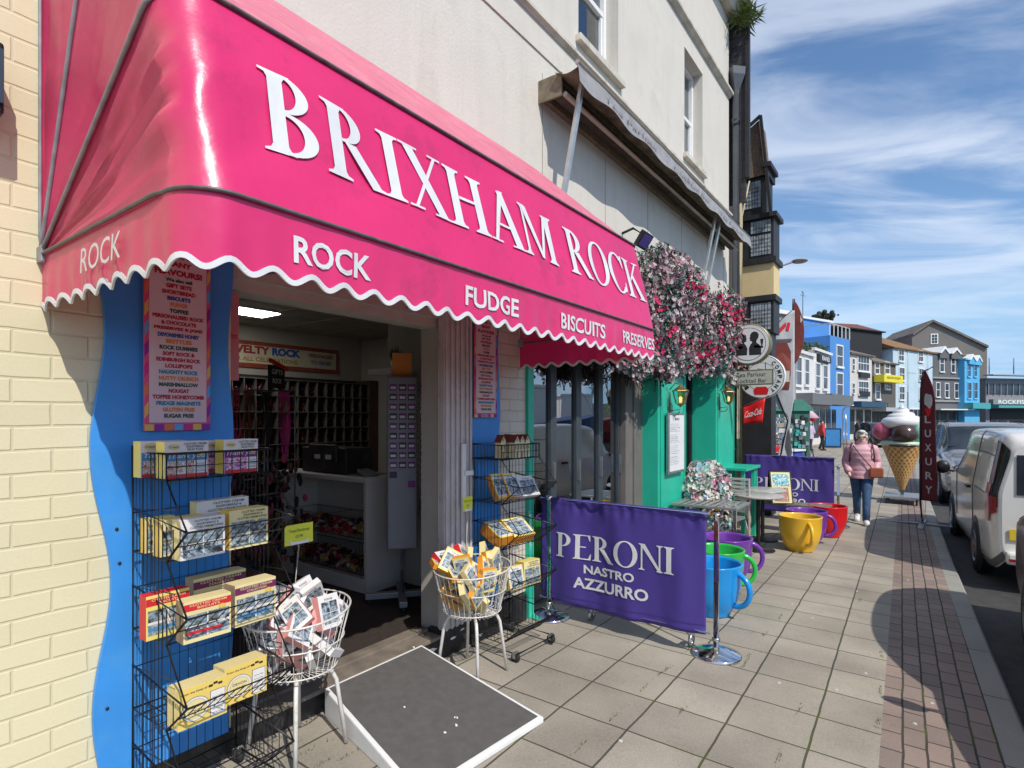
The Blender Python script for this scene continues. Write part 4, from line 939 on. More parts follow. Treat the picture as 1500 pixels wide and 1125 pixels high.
# cottage-shaped tins on the second rack
r2 = rad(-3)
cm = mat('cottage_wall', (.74, .68, .42), .5, var=.1, vs=20); crf = mat('cottage_roof', (.20, .05, .03), .6, var=.2, vs=30)
for i, (x, y) in enumerate(((-.09, -.17), (-.015, -.235), (.055, -.225), (.125, -.22), (.05, -.12))):
    lb = ['leftmost cottage-shaped biscuit box on the top tier of the castored rack', 'second cottage-shaped box from the left on the top tier of the castored rack', 'third cottage-shaped box from the left on the top tier of the castored rack', 'rightmost cottage-shaped box on the top tier of the castored rack', 'cottage-shaped box behind the others on the top tier of the castored rack'][i]
    t = thing('cottage_box', lb, 'box', on_rack(R2, r2, 0, x, y), r2, 'cottage boxes on the castored rack'); a, b, h = .029, .026, .118
    q = MB(); q.prism([(-a, 0), (a, 0), (a, h), (0, h + .04), (-a, h)], (0, -b, 0), X, Z, 2 * b, 0); q.build('walls', cm, t)
    q = MB(); q.prism([(-a - .007, h - .009), (-a - .007, h - .004), (0, h + .047), (a + .007, h - .004), (a + .007, h - .009), (0, h + .041)][::-1], (0, -b - .006, 0), X, Z, 2 * b + .012, 0); q.build('roof', crf, t)
    q = MB(); q.box(-.008, .008, -b - .0012, -b - .0004, 0, .045); q.box(-.02, -.008, -b - .0012, -b - .0004, .06, .085); q.box(.006, .02, -b - .0012, -b - .0004, .06, .085); q.box(-.007, .007, -b - .0012, -b - .0004, h + .002, h + .02); q.build('windows', card['brown'], t)
L2 = [('orange4', 1, -.10, -.20, (.11, .04, .15), 'orange-sided fudge box leaning at the left of the second castored-rack tier', -28), ('orange4', 1, .0, -.23, (.11, .04, .15), 'orange-edged fudge box next to the pink-edged one in the castored rack', -30), ('pink4', 1, .05, -.25, (.11, .03, .14), 'pink-edged fudge box leaning in the middle of the second castored-rack tier', -34), ('white4', 1, .13, -.27, (.14, .03, .13), 'white fudge box with harbour views at the right of the second castored-rack tier', -32),
      ('orange4', 2, -.10, -.22, (.12, .07, .15), 'orange box lying tilted at the left of the third castored-rack tier', -60), ('orange4', 2, .06, -.26, (.17, .06, .15), 'orange box with blue view lying tilted at the right of the third castored-rack tier', -55), ('straw4', 2, -.02, -.16, (.14, .05, .12), 'cream box tilted behind the orange ones in the third castored-rack tier', -40),
      ('view_gold', 3, .12, -.26, (.14, .07, .14), 'yellow box with sea view at the right of the fourth castored-rack tier', -4), ('straw4', 3, -.05, -.27, (.12, .05, .13), 'cream box with blue picture at the left of the fourth castored-rack tier', -12)]
for st_, k, x, y, sz, lb, tilt in L2:
    put_carton(st_, tuple(t * 1.22 for t in sz), on_rack(R2, r2, k, x, y, .012 + .3 * abs(math.sin(rad(tilt))) * sz[1]), rot=(rad(tilt), 0, r2 + rad(random.uniform(-10, 4))), label=lb, group='fudge boxes on the castored rack')

# ================================================================ wire tub baskets on chair legs
def basket(label, loc, rz):
    o = thing('wire_basket', label, 'basket', loc, rz, 'white wire baskets on legs'); q = MB(); n = 34; rt, rb, zt, zb = .245, .172, .68, .39
    ring = lambda r, z, R: q.tube([(r * math.cos(2 * PI * i / 40), r * math.sin(2 * PI * i / 40), z + (.02 * math.cos(2 * PI * i / 40) if z > .6 else 0)) for i in range(40)], R, 6, closed=True)
    ring(rt, zt, .0048); ring((rt + rb) / 2 + .006, (zt + zb) / 2 + .01, .0034); ring(rb + .012, zb + .025, .0034); ring(.05, zb, .003)
    for i in range(n):
        a = 2 * PI * i / n; c, s = math.cos(a), math.sin(a); zz = zt + .02 * c
        q.tube([(rt * c, rt * s, zz), (rb * c, rb * s, zb + .012), ((rb - .012) * c, (rb - .012) * s, zb), (.05 * c, .05 * s, zb)], .0023, 4)
    q.build('basket', M['wire_white'], o)
    for k in range(4):
        a = rad(45 + 90 * k); c, s = math.cos(a), math.sin(a); e = MB()
        e.tube([(.03 * c, .03 * s, zb - .012), (.12 * c, .12 * s, zb - .012), (.155 * c, .155 * s, zb - .025), (.178 * c, .178 * s, zb - .07), (.225 * c, .225 * s, 0.004)], .0105, 8); e.build('leg', M['wire_white'], o)
    return o
B1 = Vector((1.58, 2.42, 0)); B1.z = gz(B1.x, B1.y); B2 = Vector((2.76, 2.325, 0)); B2.z = gz(B2.x, B2.y)
basket('white wire basket on legs heaped with pink fudge boxes left of the ramp', B1, rad(10)); basket('white wire basket on legs heaped with yellow and orange boxes right of the ramp', B2, rad(4))
def fill(B, styles, n, group, lb, top):
    rnd = random.Random(len(lb) + n); k = 0
    for i in range(n):
        z = .42 + .24 * (i / n); r = (.10 + .06 * (z - .4) / .2) * rnd.uniform(.2, 1) ** .5; a = i * 2.399
        p = B + Vector((r * math.cos(a), r * math.sin(a), z)); st_ = styles[i % len(styles)]
        put_carton(st_, (.105, .034, .145), p, rot=(rad(rnd.uniform(-85, 30)), rad(rnd.uniform(-50, 50)), rad(rnd.uniform(-70, 60))), label=lb[st_], group=group + ' ' + st_[:-1])
    for st_, off, rot, lbl in top:
        put_carton(st_, (.125, .038, .155), B + Vector(off) + Z * .025, rot=tuple(rad(t) for t in rot), label=lbl, group=group)
fill(B1, ['pink4', 'pink4', 'white4'], 30, 'boxes heaped in the left basket', {'pink4': 'pink-sided fudge box jumbled low in the left white wire basket', 'white4': 'white fudge box jumbled low in the left white wire basket'},
     [('pink4', (.09, -.13, .565), (-18, 4, 8), 'pink fudge box standing upright at the front right of the left basket'), ('pink4', (-.10, -.14, .555), (-35, 38, -8), 'pink fudge box leaning over at the front left of the left basket'), ('pink4', (.10, .03, .62), (-22, -12, 14), 'fudge box standing tallest at the back of the left basket'), ('white4', (.10, -.17, .45), (-60, 25, 30), 'white fudge box lying slanted against the front wires of the left basket'), ('pink4', (-.03, .08, .60), (-20, 18, 30), 'pink fudge box half buried behind the upright ones in the left basket'), ('pink4', (-.15, 0, .56), (-30, 30, -40), 'pink fudge box against the left rim of the left basket')])
fill(B2, ['straw4', 'orange4'], 28, 'boxes heaped in the right basket', {'straw4': 'cream fudge box jumbled low in the right white wire basket', 'orange4': 'orange fudge box jumbled low in the right white wire basket'},
     [('orange4', (.09, -.10, .595), (-14, 2, 2), 'upright yellow-fronted box at the front right of the right basket'), ('orange4', (-.035, -.14, .585), (-32, 38, -4), 'yellow-fronted box leaning diagonally at the front of the right basket'), ('orange4', (-.17, -.06, .615), (-70, 6, -25), 'orange box lying flat over the left rim of the right basket'), ('red4', (.02, .06, .63), (-30, 22, 20), 'red fudge box at the back of the right basket'), ('orange4', (-.19, .05, .645), (-40, 28, -50), 'small orange box poking over the left rim of the right basket'), ('straw4', (.19, .02, .62), (-16, -30, 40), 'slim cream box standing at the right rim of the right basket'), ('red4', (-.06, .11, .62), (-50, 5, 8), 'red box lying behind the leaning one in the right basket')])
# lime price cards on rods
def price(label, base, u, v, w, h, txt):
    p = on_y(u, v, base.y); o = thing('price_sign', label, 'sign', base, 0, 'lime price cards in the baskets')
    c = Vector((p.x, base.y, p.z)); MB().tube([(base.x, base.y, base.z + .42), (c.x, c.y, c.z - h / 2 - .004)], .0035, 6).build('rod', M['wire_white'], o, True)
    q = MB(); q.box(c.x - w / 2, c.x + w / 2, c.y - .001, c.y + .001, c.z - h / 2, c.z + h / 2); cd = q.build('card', M['sign_y'], o, True)
    q = MB(); t0 = txt.split('|')
    for k, t in enumerate(t0): q.text(t, (c.x, c.y - .0022, c.z + h * (.12 - .30 * k)), X, Z, 0, w=w * (.72 if k == 0 else .25), h=h * .15)
    q.build('lettering', M['ink'], cd, True)
    q = MB(); q.box(c.x - w * .30, c.x + w * .32, c.y - .003, c.y - .0012, c.z - h * .5, c.z - h * .36); q.box(c.x - w * .30, c.x - w * .26, c.y - .003, c.y - .0012, c.z - h * .36, c.z - h * .24); q.box(c.x + w * .28, c.x + w * .32, c.y - .003, c.y - .0012, c.z - h * .36, c.z - h * .24); q.build('clip', M['upvc'], cd, True)
price('wide lime price card on a rod in the left basket', B1 + Vector((-.01, .06, 0)), 438, 782, .155, .098, 'Tinned Shortbread|£3.99')
price('small lime price card on a rod in the right basket', B2 + Vector((.04, .10, 0)), 685, 738, .095, .095, 'Clotted Cream Fudge|£3.50')
# ================================================================ door ramp
rp = thing('door_ramp', 'white-edged door ramp with dark grip surface on the pavement', 'ramp', (2.2, 2.2, 0))
a0, a1, b0, b1 = Vector((1.86, 2.60, .152)), Vector((2.585, 2.60, .152)), on_g(612, 1168, .03), on_g(797, 1050, .03)
def ru(s, t): return a0.lerp(a1, s).lerp(b0.lerp(b1, s), t)
q = MB(); T = [ru(0, 0), ru(1, 0), ru(1, 1), ru(0, 1)]; Bm = [Vector((p.x, p.y, gz(p.x, p.y) + .003)) for p in T]
q.add(T + Bm, [(0, 3, 2, 1), (0, 1, 5, 4), (1, 2, 6, 5), (2, 3, 7, 6), (3, 0, 4, 7)]); q.build('ramp_body', M['white'], rp, True, bevel=.008)
q = MB(); e = .030; G = [ru(e, e * .8), ru(1 - e, e * .8), ru(1 - e, 1 - e * .8), ru(e, 1 - e * .8)]
q.add([p + Z * .003 for p in G] + [p - Z * .004 for p in G], [(0, 3, 2, 1), (0, 1, 5, 4), (1, 2, 6, 5), (2, 3, 7, 6), (3, 0, 4, 7)]); q.build('grip_surface', M['ramp'], rp, True)
q = MB()
for u, v in ((588, 1038), (670, 1047), (669, 1059), (653, 1070), (608, 952)):
    t = (v - 950) / 150; p = ru(.5, .5)
    # crumbs lie on the sloping top
    best = min(((ru(i / 20, j / 20)) for i in range(21) for j in range(21)), key=lambda P: (750 + F * ((P.x * ST - P.y * CT) / (P.x * CT + P.y * ST)) - u) ** 2 + (HV + F * ((CH - P.z) / (P.x * CT + P.y * ST)) - v) ** 2)
    for _ in range(3): q.ell(best + Vector((random.gauss(0, .004), random.gauss(0, .004), .005)), .005, 7)
tag(q.build('crumbs', M['paper']), 'white crumbs scattered on the dark ramp', 'litter', kind='stuff')

# ================================================================ flavour boards
def board(label, xc, z0, z1, w, loc):
    o = thing('flavour_board', label, 'sign', loc); y = YF - .055
    MB().box(xc - w / 2, xc + w / 2, y, y + .012, z0, z1).build('panel', mat('sweet_border', (.70, .08, .22), .45, var=.05), o, True, bevel=.003)
    q = MB(); q.box(xc - w * .43, xc + w * .43, y - .002, y - .0004, z0 + .035, z1); q.build('inner_panel', mat('board_pink_white', (.72, .55, .58), .5, var=.03), o, True)
    cols = [mat('stripe_' + k, c, .5) for k, c in dict(yellow=(.75, .5, .1), purple=(.25, .02, .35), orange=(.7, .2, .05), sky=(.1, .4, .75), magenta=(.6, .02, .25)).items()]
    q = MB()
    for k in range(7):
        x = xc - w / 2 + w * k / 7; q.box(x + .002, x + w / 7 - .002, y - .0015, y - .0003, z0 + .002, z0 + .028, k % 5)
    for s in (-1, 1):
        for k in range(9):
            z = z0 + .05 + (z1 - z0) * k / 9.6; xx = xc + s * w * .468
            q.add([(xx - w * .028, y - .0015, z), (xx + w * .028, y - .0015, z + .025), (xx + w * .028, y - .0015, z + .075), (xx - w * .028, y - .0015, z + .05)], [(0, 1, 2, 3)], (k * 2 + (s > 0)) % 5)
    q.build('stripes', cols, o, True)
    tc_ = dict(r=mat('ink_red', (.45, .01, .03), .5), b=mat('ink_blue', (.02, .07, .32), .5), o=mat('ink_orange', (.70, .25, .03), .5), k=mat('ink_green', (.02, .10, .06), .5), t=mat('ink_teal', (.01, .25, .40), .5)); keys = list(tc_)
    lines = [('OUR BEST', 'o', .6, 1.2), ('ROCK OF', 'r', .7, 1.3), ('MANY', 'r', .5, 1.3), ('FLAVOURS!', 'r', .92, 1.5), ('We also sell', 'k', .52, .9), ('GIFT SETS', 'r', .5, 1), ('SHORTBREAD', 'r', .65, 1), ('BISCUITS', 'b', .45, 1), ('FUDGE', 'o', .33, 1), ('TOFFEE', 'k', .37, 1), ('PERSONALISED ROCK', 'r', 1.0, .95), ('& CHOCOLATE', 'r', .68, .95), ('PRESERVES & JAMS', 'r', .94, 1), ('DEVONSHIRE HONEY', 'b', .80, 1), ('BRITTLES', 'o', .5, 1), ('ROCK DUMMIES', 'k', .74, 1), ('SOFT ROCK &', 'r', .62, .95), ('EDINBURGH ROCK', 'r', .86, .95), ('LOLLIPOPS', 'r', .53, 1), ('NAUGHTY ROCK', 't', .76, 1), ('NUTTY CRUNCH', 'o', .76, 1), ('MARSHMALLOW', 'k', .76, 1), ('NOUGAT', 'r', .40, 1), ('TOFFEE HONEYCOMB', 'r', 1.0, 1), ('FRIDGE MAGNETS', 't', .86, 1), ('GLUTEN FREE', 'o', .62, 1), ('SUGAR FREE', 'k', .58, 1)]
    zt, zb = z1 - .02, z0 + .05; tot = sum(l[3] for l in lines); z = zt; q = MB()
    for t, c, fw, fh in lines:
        hh = (zt - zb) * fh / tot; z -= hh; q.text(t, (xc, y - .0035, z + hh * .18), X, Z, keys.index(c), w=w * .78 * fw, h=hh * .66, bold=.055)
    q.build('lettering', [tc_[k] for k in keys], o, True)
board('pink and white flavour list board on the wide blue board', 1.125, 1.545, 2.36, .268, (1.12, YF, 1.5)); board('pink and white flavour list board right of the shop door', 3.235, 1.60, 2.36, .262, (3.23, YF, 1.6))
MB0 = MB(); MB0.box(1.383, 1.435, YF + .03, YF + .035, 1.78, 2.20)
ps = thing('side_poster', 'thin pink poster edge fixed inside the left door jamb', 'sign', (1.38, YF, 1.8)); MB0.build('panel', mat('poster_pink', (.60, .22, .24), .5), ps, True)
q = MB(); q.text('ROCK', (1.409, YF + .0285, 1.98), X, Z, 0, w=.04, h=.02, bold=.03); q.build('lettering', M['red'], ps, True)
# ================================================================ inside the rock shop
ct = thing('shop_counter', 'white open-fronted counter unit inside the shop doorway', 'counter', (3.3, 4.3, .14))
q = MB(); q.box(3.05, 3.49, 3.70, 4.98, 1.06, 1.10); q.build('worktop', M['counter'], ct, True, bevel=.004)
q = MB(); q.box(3.07, 3.485, 3.72, 3.76, .142, 1.058); q.box(3.07, 3.485, 4.92, 4.96, .142, 1.058); q.box(3.44, 3.48, 3.762, 4.918, .142, 1.058); q.box(3.07, 3.438, 3.762, 4.918, .142, .26); q.build('carcass', M['counter'], ct, True, bevel=.003)
tk = [mat('sweet_' + k, c, .35, var=.2, vs=40) for k, c in dict(red=(.45, .02, .03), dark=(.05, .02, .02), gold=(.45, .28, .08), pale=(.5, .45, .4)).items()]
for i, z in enumerate((.28, .58)):
    t = thing('wire_tray', ['lower wire tray of wrapped sweets inside the white counter', 'upper wire tray of red sweet packets inside the white counter'][i], 'tray', (3.2, 4.3, z), 0, 'wire trays in the counter'); q = MB()
    for xx in (3.10, 3.42):
        for k in range(30): y = 3.80 + 1.08 * k / 29; q.tube([(xx, y, z), (xx, y, z + .16)], .002, 4)
        q.tube([(xx, 3.8, z + .16), (xx, 4.88, z + .16)], .004, 5); q.tube([(xx, 3.8, z), (xx, 4.88, z)], .004, 5)
    for y in (3.8, 4.34, 4.88): q.tube([(3.10, y, z + .16), (3.42, y, z + .16)], .004, 5); q.tube([(3.10, y, z), (3.42, y, z)], .004, 5)
    q.build('tray', M['wire_black'], t, True); q = MB()
    for _ in range(170):
        c = Vector((random.uniform(3.12, 3.40), random.uniform(3.82, 4.86), z + random.uniform(.01, .09))); Mx = Matrix.Translation(c) @ Euler((random.uniform(-1, 1), random.uniform(-1, 1), random.uniform(0, 6))).to_matrix().to_4x4()
        q.obox(Mx, .05, .035, .025, random.choice((0, 0, 1, 2, 3)) if i else random.choice((1, 1, 2, 3, 0)))
    tag(q.build('sweets', tk, t, True), kind='stuff')
for y in (3.86, 4.30, 4.80):
    pass
q = MB(); q.box(3.15, 3.45, 4.10, 4.75, 1.101, 1.33); q.box(3.12, 3.16, 4.2, 4.6, 1.2, 1.36); til = q.build('cash_till', M['black'], None, bevel=.01); tag(til, 'black cash till on the white counter inside the shop', 'till')
q = MB(); q.box(3.1135, 3.118, 4.26, 4.34, 1.23, 1.27); q.box(3.1135, 3.118, 4.42, 4.50, 1.23, 1.27); q.build('label_patch', M['paper'], til)
q = MB(); q.obox(Matrix.Translation((3.2, 3.86, 1.125)) @ Matrix.Rotation(.3, 4, 'X'), .12, .16, .03); tag(q.build('card_reader', M['greymetal'], None, bevel=.006), 'small grey card reader at the end of the white counter', 'card reader')
# revolving card stand
cs = thing('card_stand', 'tall grey revolving stand of keyrings and cards inside the shop door', 'display stand', (3.12, 3.36, .14)); Rz = Matrix.Translation((3.12, 3.36, 0)) @ Matrix.Rotation(rad(-40), 4, 'Z')
q = MB().box(-.115, .115, -.115, .115, .58, 1.92).xf(Rz); q.build('column', mat('stand_grey', (.25, .26, .29), .45, .1, var=.06), cs, True, bevel=.012)
q = MB(); q.tube([Rz @ Vector((0, 0, .2)), Rz @ Vector((0, 0, .58))], .018, 10); q.build('pole', M['greymetal'], cs, True)
q = MB(); q.box(-.28, .28, -.03, .03, .18, .225); q.box(-.03, .03, -.28, -.031, .18, .225); q.box(-.03, .03, .031, .28, .18, .225); q.xf(Rz); q.build('foot', M['greymetal'], cs, True, bevel=.004)
for a in range(4):
    p = Rz @ Matrix.Rotation(a * PI / 2, 4, 'Z') @ Vector((.25, 0, .161)); MB().lathe([(0, -.02), (.02, -.018), (.02, .018), (0, .02)], 12, c=p, axis='y').build('castor', M['rubber'], cs, True)
q = MB()
for r in range(11):
    for k in range(3):
        if r > 8 and (r + k) % 3: continue
        z = 1.86 - r * .075; xx = -.07 + .07 * k; q.box(xx - .028, xx + .028, -.1215, -.117, z - .05, z, (r + k) % 2)
        if r < 9: q.quad((xx - .02, -.1222, z - .038), (xx + .02, -.1222, z - .038), (xx + .02, -.1222, z - .018), (xx - .02, -.1222, z - .018), 2)
q.xf(Rz); q.build('cards', [card['violet'], mat('card_dark', (.05, .03, .06), .5), M['paper']], cs, True)
q = MB()
for r in range(20):
    for k in range(3):
        z = 1.88 - r * .055; yy = -.07 + .07 * k; q.tube([(.118, yy, z), (.165, yy, z - .005)], .002, 4); q.ell((.158, yy, z - .025), (.006, .012, .018), 8)
q.xf(Rz @ Matrix.Rotation(0, 4, 'Z')); q.build('keyrings', M['chrome'], cs, True)
q = MB(); q.obox(Rz @ Matrix.Translation((0, -.05, 2.02)) @ Matrix.Rotation(.25, 4, 'X'), .15, .01, .18); tag(q.build('orange_card', M['orange']), 'orange card propped on top of the grey revolving stand', 'card')
# small shelf with a plant
p = on_x(548, 545, 3.45); sh = thing('wall_shelf', 'small white shelf on the wall behind the revolving stand', 'shelf', p); MB().box(3.25, 3.495, 3.62, 3.92, 1.97, 2.02).build('board', M['upvc'], sh, True)
pt = thing('pot_plant', 'small green plant on the white wall shelf', 'plant', (3.38, 3.72, 2.02)); MB().lathe([(0, 0), (.03, 0), (.042, .07), (.036, .07), (.0, .05)], 14).build('pot', M['paper'], pt); q = MB()
for _ in range(40):
    a = random.uniform(0, 2 * PI); d = Vector((math.cos(a) * random.uniform(.02, .07), math.sin(a) * random.uniform(.02, .07), random.uniform(.08, .17))); e = Vector((-math.sin(a), math.cos(a), 0)) * .012; q.add([(0, 0, .06), d * .6 + e + Z * .03, d + Z * .04, d * .6 - e + Z * .03], [(0, 1, 2, 3)])
q.build('leaves', mat('pot_leaf', (.10, .22, .06), .5, var=.3), pt)
# pigeon-hole wall of rock
cu = thing('pigeonhole_shelves', 'dark pigeonhole shelves of rock sticks on the back wall of the shop', 'shelves', (4.2, 6.3, .14)); q = MB(); cx0, cx1, cy = 3.0, 5.2, 6.25
for k in range(10): z = .3 + k * .195; q.box(cx0, cx1, cy, cy + .3, z, z + .012)
for k in range(17): x = cx0 + (cx1 - cx0) * k / 16; q.box(x - .005, x + .005, cy + .002, cy + .298, .142, 2.05)
q.build('dividers', mat('shelf_grey', (.13, .12, .11), .6), cu, True); MB().box(cx1 + .01, cx1 + .14, cy - .02, cy + .32, .142, 2.12).build('side_panel', M['brown'], cu, True); MB().box(cx0, cx1, cy + .303, cy + .32, .142, 2.12).build('back_panel', M['dark'], cu, True); q = MB()
for _ in range(900):
    k = random.randrange(16); r = random.randrange(9); x = cx0 + (cx1 - cx0) * (k + random.uniform(.12, .88)) / 16; z = .315 + r * .195; h = random.uniform(.05, .15)
    q.tube([(x, cy + random.uniform(.03, .25), z), (x + random.gauss(0, .012), cy + .06, z + h)], random.uniform(.006, .012), 5, random.choice((0, 0, 0, 1, 2, 3)))
tag(q.build('rock_sticks', [tk[1], tk[0], mat('rock_pink', (.5, .12, .22), .4), tk[2]], cu, True), kind='stuff')
ns = thing('novelty_sign', 'long bordered sign lettered in red and blue on the back wall of the shop', 'sign', (3.9, 6.58, 2.3)); sx0, sx1, sz0, sz1 = 2.75, 4.93, 2.21, 2.53
MB().box(sx0, sx1, 6.575, 6.597, sz0, sz1).build('panel', mat('sign_border', (.30, .06, .03), .6, var=.3, vs=20), ns, True); MB().box(sx0 + .04, sx1 - .04, 6.572, 6.574, sz0 + .05, sz1 - .05).build('face', mat('sign_cream', (.62, .58, .42), .6), ns, True)
q = MB(); q.text('NOVELTY', (3.58, 6.570, 2.375), X, Z, 0, w=.66, h=.10, bold=.05); q.text('ROCK', (4.14, 6.570, 2.375), X, Z, 1, w=.40, h=.10, bold=.06); q.text('MADE FOR ALL CELEBRATIONS', (3.72, 6.570, 2.285), X, Z, 2, w=1.15, h=.055, bold=.03); q.text('PERSONALISED', (4.65, 6.570, 2.40), X, Z, 0, w=.38, h=.05, bold=.03); q.text('TO ORDER', (4.65, 6.570, 2.31), X, Z, 1, w=.32, h=.05, bold=.03)
q.build('lettering', [mat('sign_red', (.35, .02, .03), .6), mat('sign_blue', (.02, .10, .40), .6), mat('sign_orange', (.45, .22, .03), .6)], ns, True)
# rail of ribbons and hanging pink lanyards
rr = thing('ribbon_rail', 'free-standing rail hung with pink and brown lanyards inside the shop', 'display rail', (2.55, 4.75, .14)); q = MB()
for x, y in ((2.05, 4.9), (2.98, 4.6)): q.tube([(x, y, .145), (x, y, 1.86)], .010, 6); q.tube([(x - .2, y, .15), (x + .2, y, .15)], .012, 6)
q.tube([(2.05, 4.9, 1.84), (2.98, 4.6, 1.84)], .010, 6); q.tube([(2.05, 4.9, .5), (2.98, 4.6, .5)], .008, 6); q.build('rail', M['greymetal'], rr, True)
lan = [mat('lanyard_pink', (.62, .03, .28), .5, var=.3), mat('lanyard_brown', (.16, .07, .035), .6, var=.3), mat('lanyard_rose', (.5, .06, .16), .5, var=.3), mat('lanyard_dark', (.03, .025, .03), .6, var=.4)]
for (s0, m) in ((.06, 1), (.16, 1), (.30, 3), (.44, 2), (.56, 1), (.70, 3), (.86, 0)):
    q = MB()
    for k in range(9):
        s = s0 + k * .010; x = 2.05 + .93 * s; y = 4.9 - .3 * s - .012; q.tube([(x, y, 1.83), (x + random.gauss(0, .012), y - .02, 1.5), (x + random.gauss(0, .02), y, 1.30 + random.uniform(-.06, .06))], .006, 4)
    q.build('lanyards', lan[m], rr, True)
q = MB()
for _ in range(330):
    s = random.random(); c = Vector((2.05 + .93 * s + random.gauss(0, .05), 4.9 - .3 * s + random.gauss(0, .08), random.uniform(.25, 1.25))); q.ell(c, (random.uniform(.01, .035), random.uniform(.01, .03), random.uniform(.015, .05)), 6, random.choice((3, 3, 3, 1, 2)))
tag(q.build('trinkets', lan, rr, True), kind='stuff')
hs = thing('hanging_sign', 'small dark hanging sign with red top over the lanyard rail', 'sign', (2.5, 4.6, 1.9)); p0 = on_y(405, 552, 4.7)
q = MB(); q.obox(Matrix.Translation(p0) @ Matrix.Rotation(.5, 4, 'Z'), .26, .012, .20); q.build('panel', M['dark'], hs, True); q = MB(); q.obox(Matrix.Translation(p0 + Vector((.02, 0, .11))) @ Matrix.Rotation(.5, 4, 'Z') @ Matrix.Rotation(.2, 4, 'Y'), .30, .014, .035); q.build('red_band', M['red'], hs, True)
q = MB(); Mh = Matrix.Translation(p0) @ Matrix.Rotation(.5, 4, 'Z'); q.text('GIFTS', Mh @ Vector((0, -.0075, .02)), Mh.to_3x3() @ X, Z, 0, w=.18, h=.045, bold=.02); q.text('ROCK', Mh @ Vector((0, -.0075, -.06)), Mh.to_3x3() @ X, Z, 0, w=.15, h=.045, bold=.02); q.build('lettering', M['paper'], hs, True)

# ================================================================ barrier banners
def stanchion(label, loc, tilt=0):
    o = thing('barrier_post', label, 'post', loc, 0, 'chrome barrier posts')
    MB().lathe([(0, .001), (.165, .001), (.172, .006), (.172, .014), (.16, .022), (.09, .045), (.03, .062), (0, .064)], 40).build('base', M['chrome'], o)
    q = MB(); q.tube([(0, 0, .06), (tilt * .95, 0, .985)], .0195, 16); q.build('pole', M['chrome'], o); q = MB(); q.lathe([(.0195, .972), (.026, .975), (.027, .995), (.02, 1.004), (0, 1.006)], 20, c=(tilt * .97, 0, 0)); q.build('cap', M['chrome'], o)
    q = MB(); q.lathe([(.02, .10), (.028, .102), (.028, .125), (.02, .127)], 16); q.tube([(.026, 0, .112), (.05, .015, .115), (.05, .04, .112), (.028, .03, .11)], .004, 6); q.build('hook', M['steel'], o)
    return o
def banner(label, post, ya, yb, x, z0, z1, th0, group):
    o = thing('cafe_banner', label, 'banner', (x, (ya + yb) / 2, 0), 0, group); g = gz(x, (ya + yb) / 2)
    def fn(i, j):
        y = ya + (yb - ya) * i; z = g + z0 + (z1 - z0) * j
        w = .009 * math.sin(i * 19 + 1.5 * j) * (1 - .5 * j) + .010 * math.exp(-((j - .93) / .06) ** 2) * noise.noise(Vector((i * 22, 0, th0))) * 2 + .028 * noise.noise(Vector((i * 3.2, j * 1.6, th0))) + .012 * noise.noise(Vector((i * 11, j * 2.2, th0)))
        zz = -.010 * math.sin(PI * i) * (1 - j) + (.006 * noise.noise(Vector((i * 16, 0, 2))) if j == 0 else 0)
        return (x + w, y, z + zz)
    q = MB(); q.grid(fn, 90, 30); c = q.build('cloth', M['navy'], o, True, solid=.002)
    q = MB(); q.grid(lambda i, j: (fn(i, .045 + .006 * j)[0] - .0035, fn(i, 0)[1], fn(i, .075 + .004 * j)[2]), 90, 1); q.grid(lambda i, j: (fn(i, .95)[0] - .0035, fn(i, 0)[1], fn(i, .945 + .004 * j)[2]), 90, 1); q.build('hem_stitching', mat('stitch', (.04, .025, .17), .8), c, True)
    q = MB(); Wd = abs(yb - ya); s = Wd / 1.37
    def P(xx, h, lay): # xx in metres from the left edge
        i = clamp(xx / 1.37, 0, 1); p = fn(i, 0); hh = (h - z0) / (z1 - z0); f = fn(i, clamp(hh, 0, 1)); return Vector((f[0] - .0045 - lay * .00012, f[1], g + h))
    serif(q, 'PERONI', lambda t, h, lay: P(.15 + t * 1.0, z0 + .385 + h * .195, lay))
    def plain(txt, x0, x1, h0, h1):
        vs, fs, asp = text_geo(txt, .03, 0); q.add([P(x0 + (x1 - x0) * p[0], h0 + (h1 - h0) * p[1], 0) for p in vs], fs)
    plain('NASTRO', .40, .84, z0 + .275, z0 + .345); plain('AZZURRO', .31, .95, z0 + .15, z0 + .24)
    q.build('lettering', M['letter'], c, True)
    q = MB(); q.tube([(x, ya + .02, g + z1 - .012), (x, yb - .03, g + z1 - .012)], .008, 8); q.tube([(x, ya + .02, g + z0 + .02), (x, yb - .03, g + z0 + .02)], .008, 8); q.build('rail', M['chrome'], o, True)
    return o
p = on_g(1049, 960); stanchion('chrome barrier post at the street end of the near purple banner', p, .012)
pb = Vector((3.98, 2.52, 0)); pb.z = gz(pb.x, pb.y); stanchion('chrome barrier post at the wall end of the near purple banner', pb)
banner('purple cafe banner with white lettering nearest the camera', p, 2.60, p.y + .045, 3.99, .145, 1.005, 1.3, 'purple barrier banners')
px = Vector((10.75, 1.16, 0)); px.z = gz(px.x, px.y); stanchion('chrome barrier post beside the far purple banner and the red cup', px)
banner('purple cafe banner with white lettering beyond the round tables', px, 2.62, 1.22, 10.75, .16, 1.13, 7.7, 'purple barrier banners')
q = MB()
for y in (1.38, 2.2):
    q.lathe([(.03, -.012), (.05, -.01), (.05, .01), (.03, .012)], 14, c=(4.12, y, gz(4.1, y) + .055), axis='y'); q.bar((4.0, y, gz(4, y) + .16), (4.13, y, gz(4, y) + .06), .012, .02)
tag(q.build('banner_foot', M['steel']), 'small steel wheeled feet behind the near purple banner', 'stand')

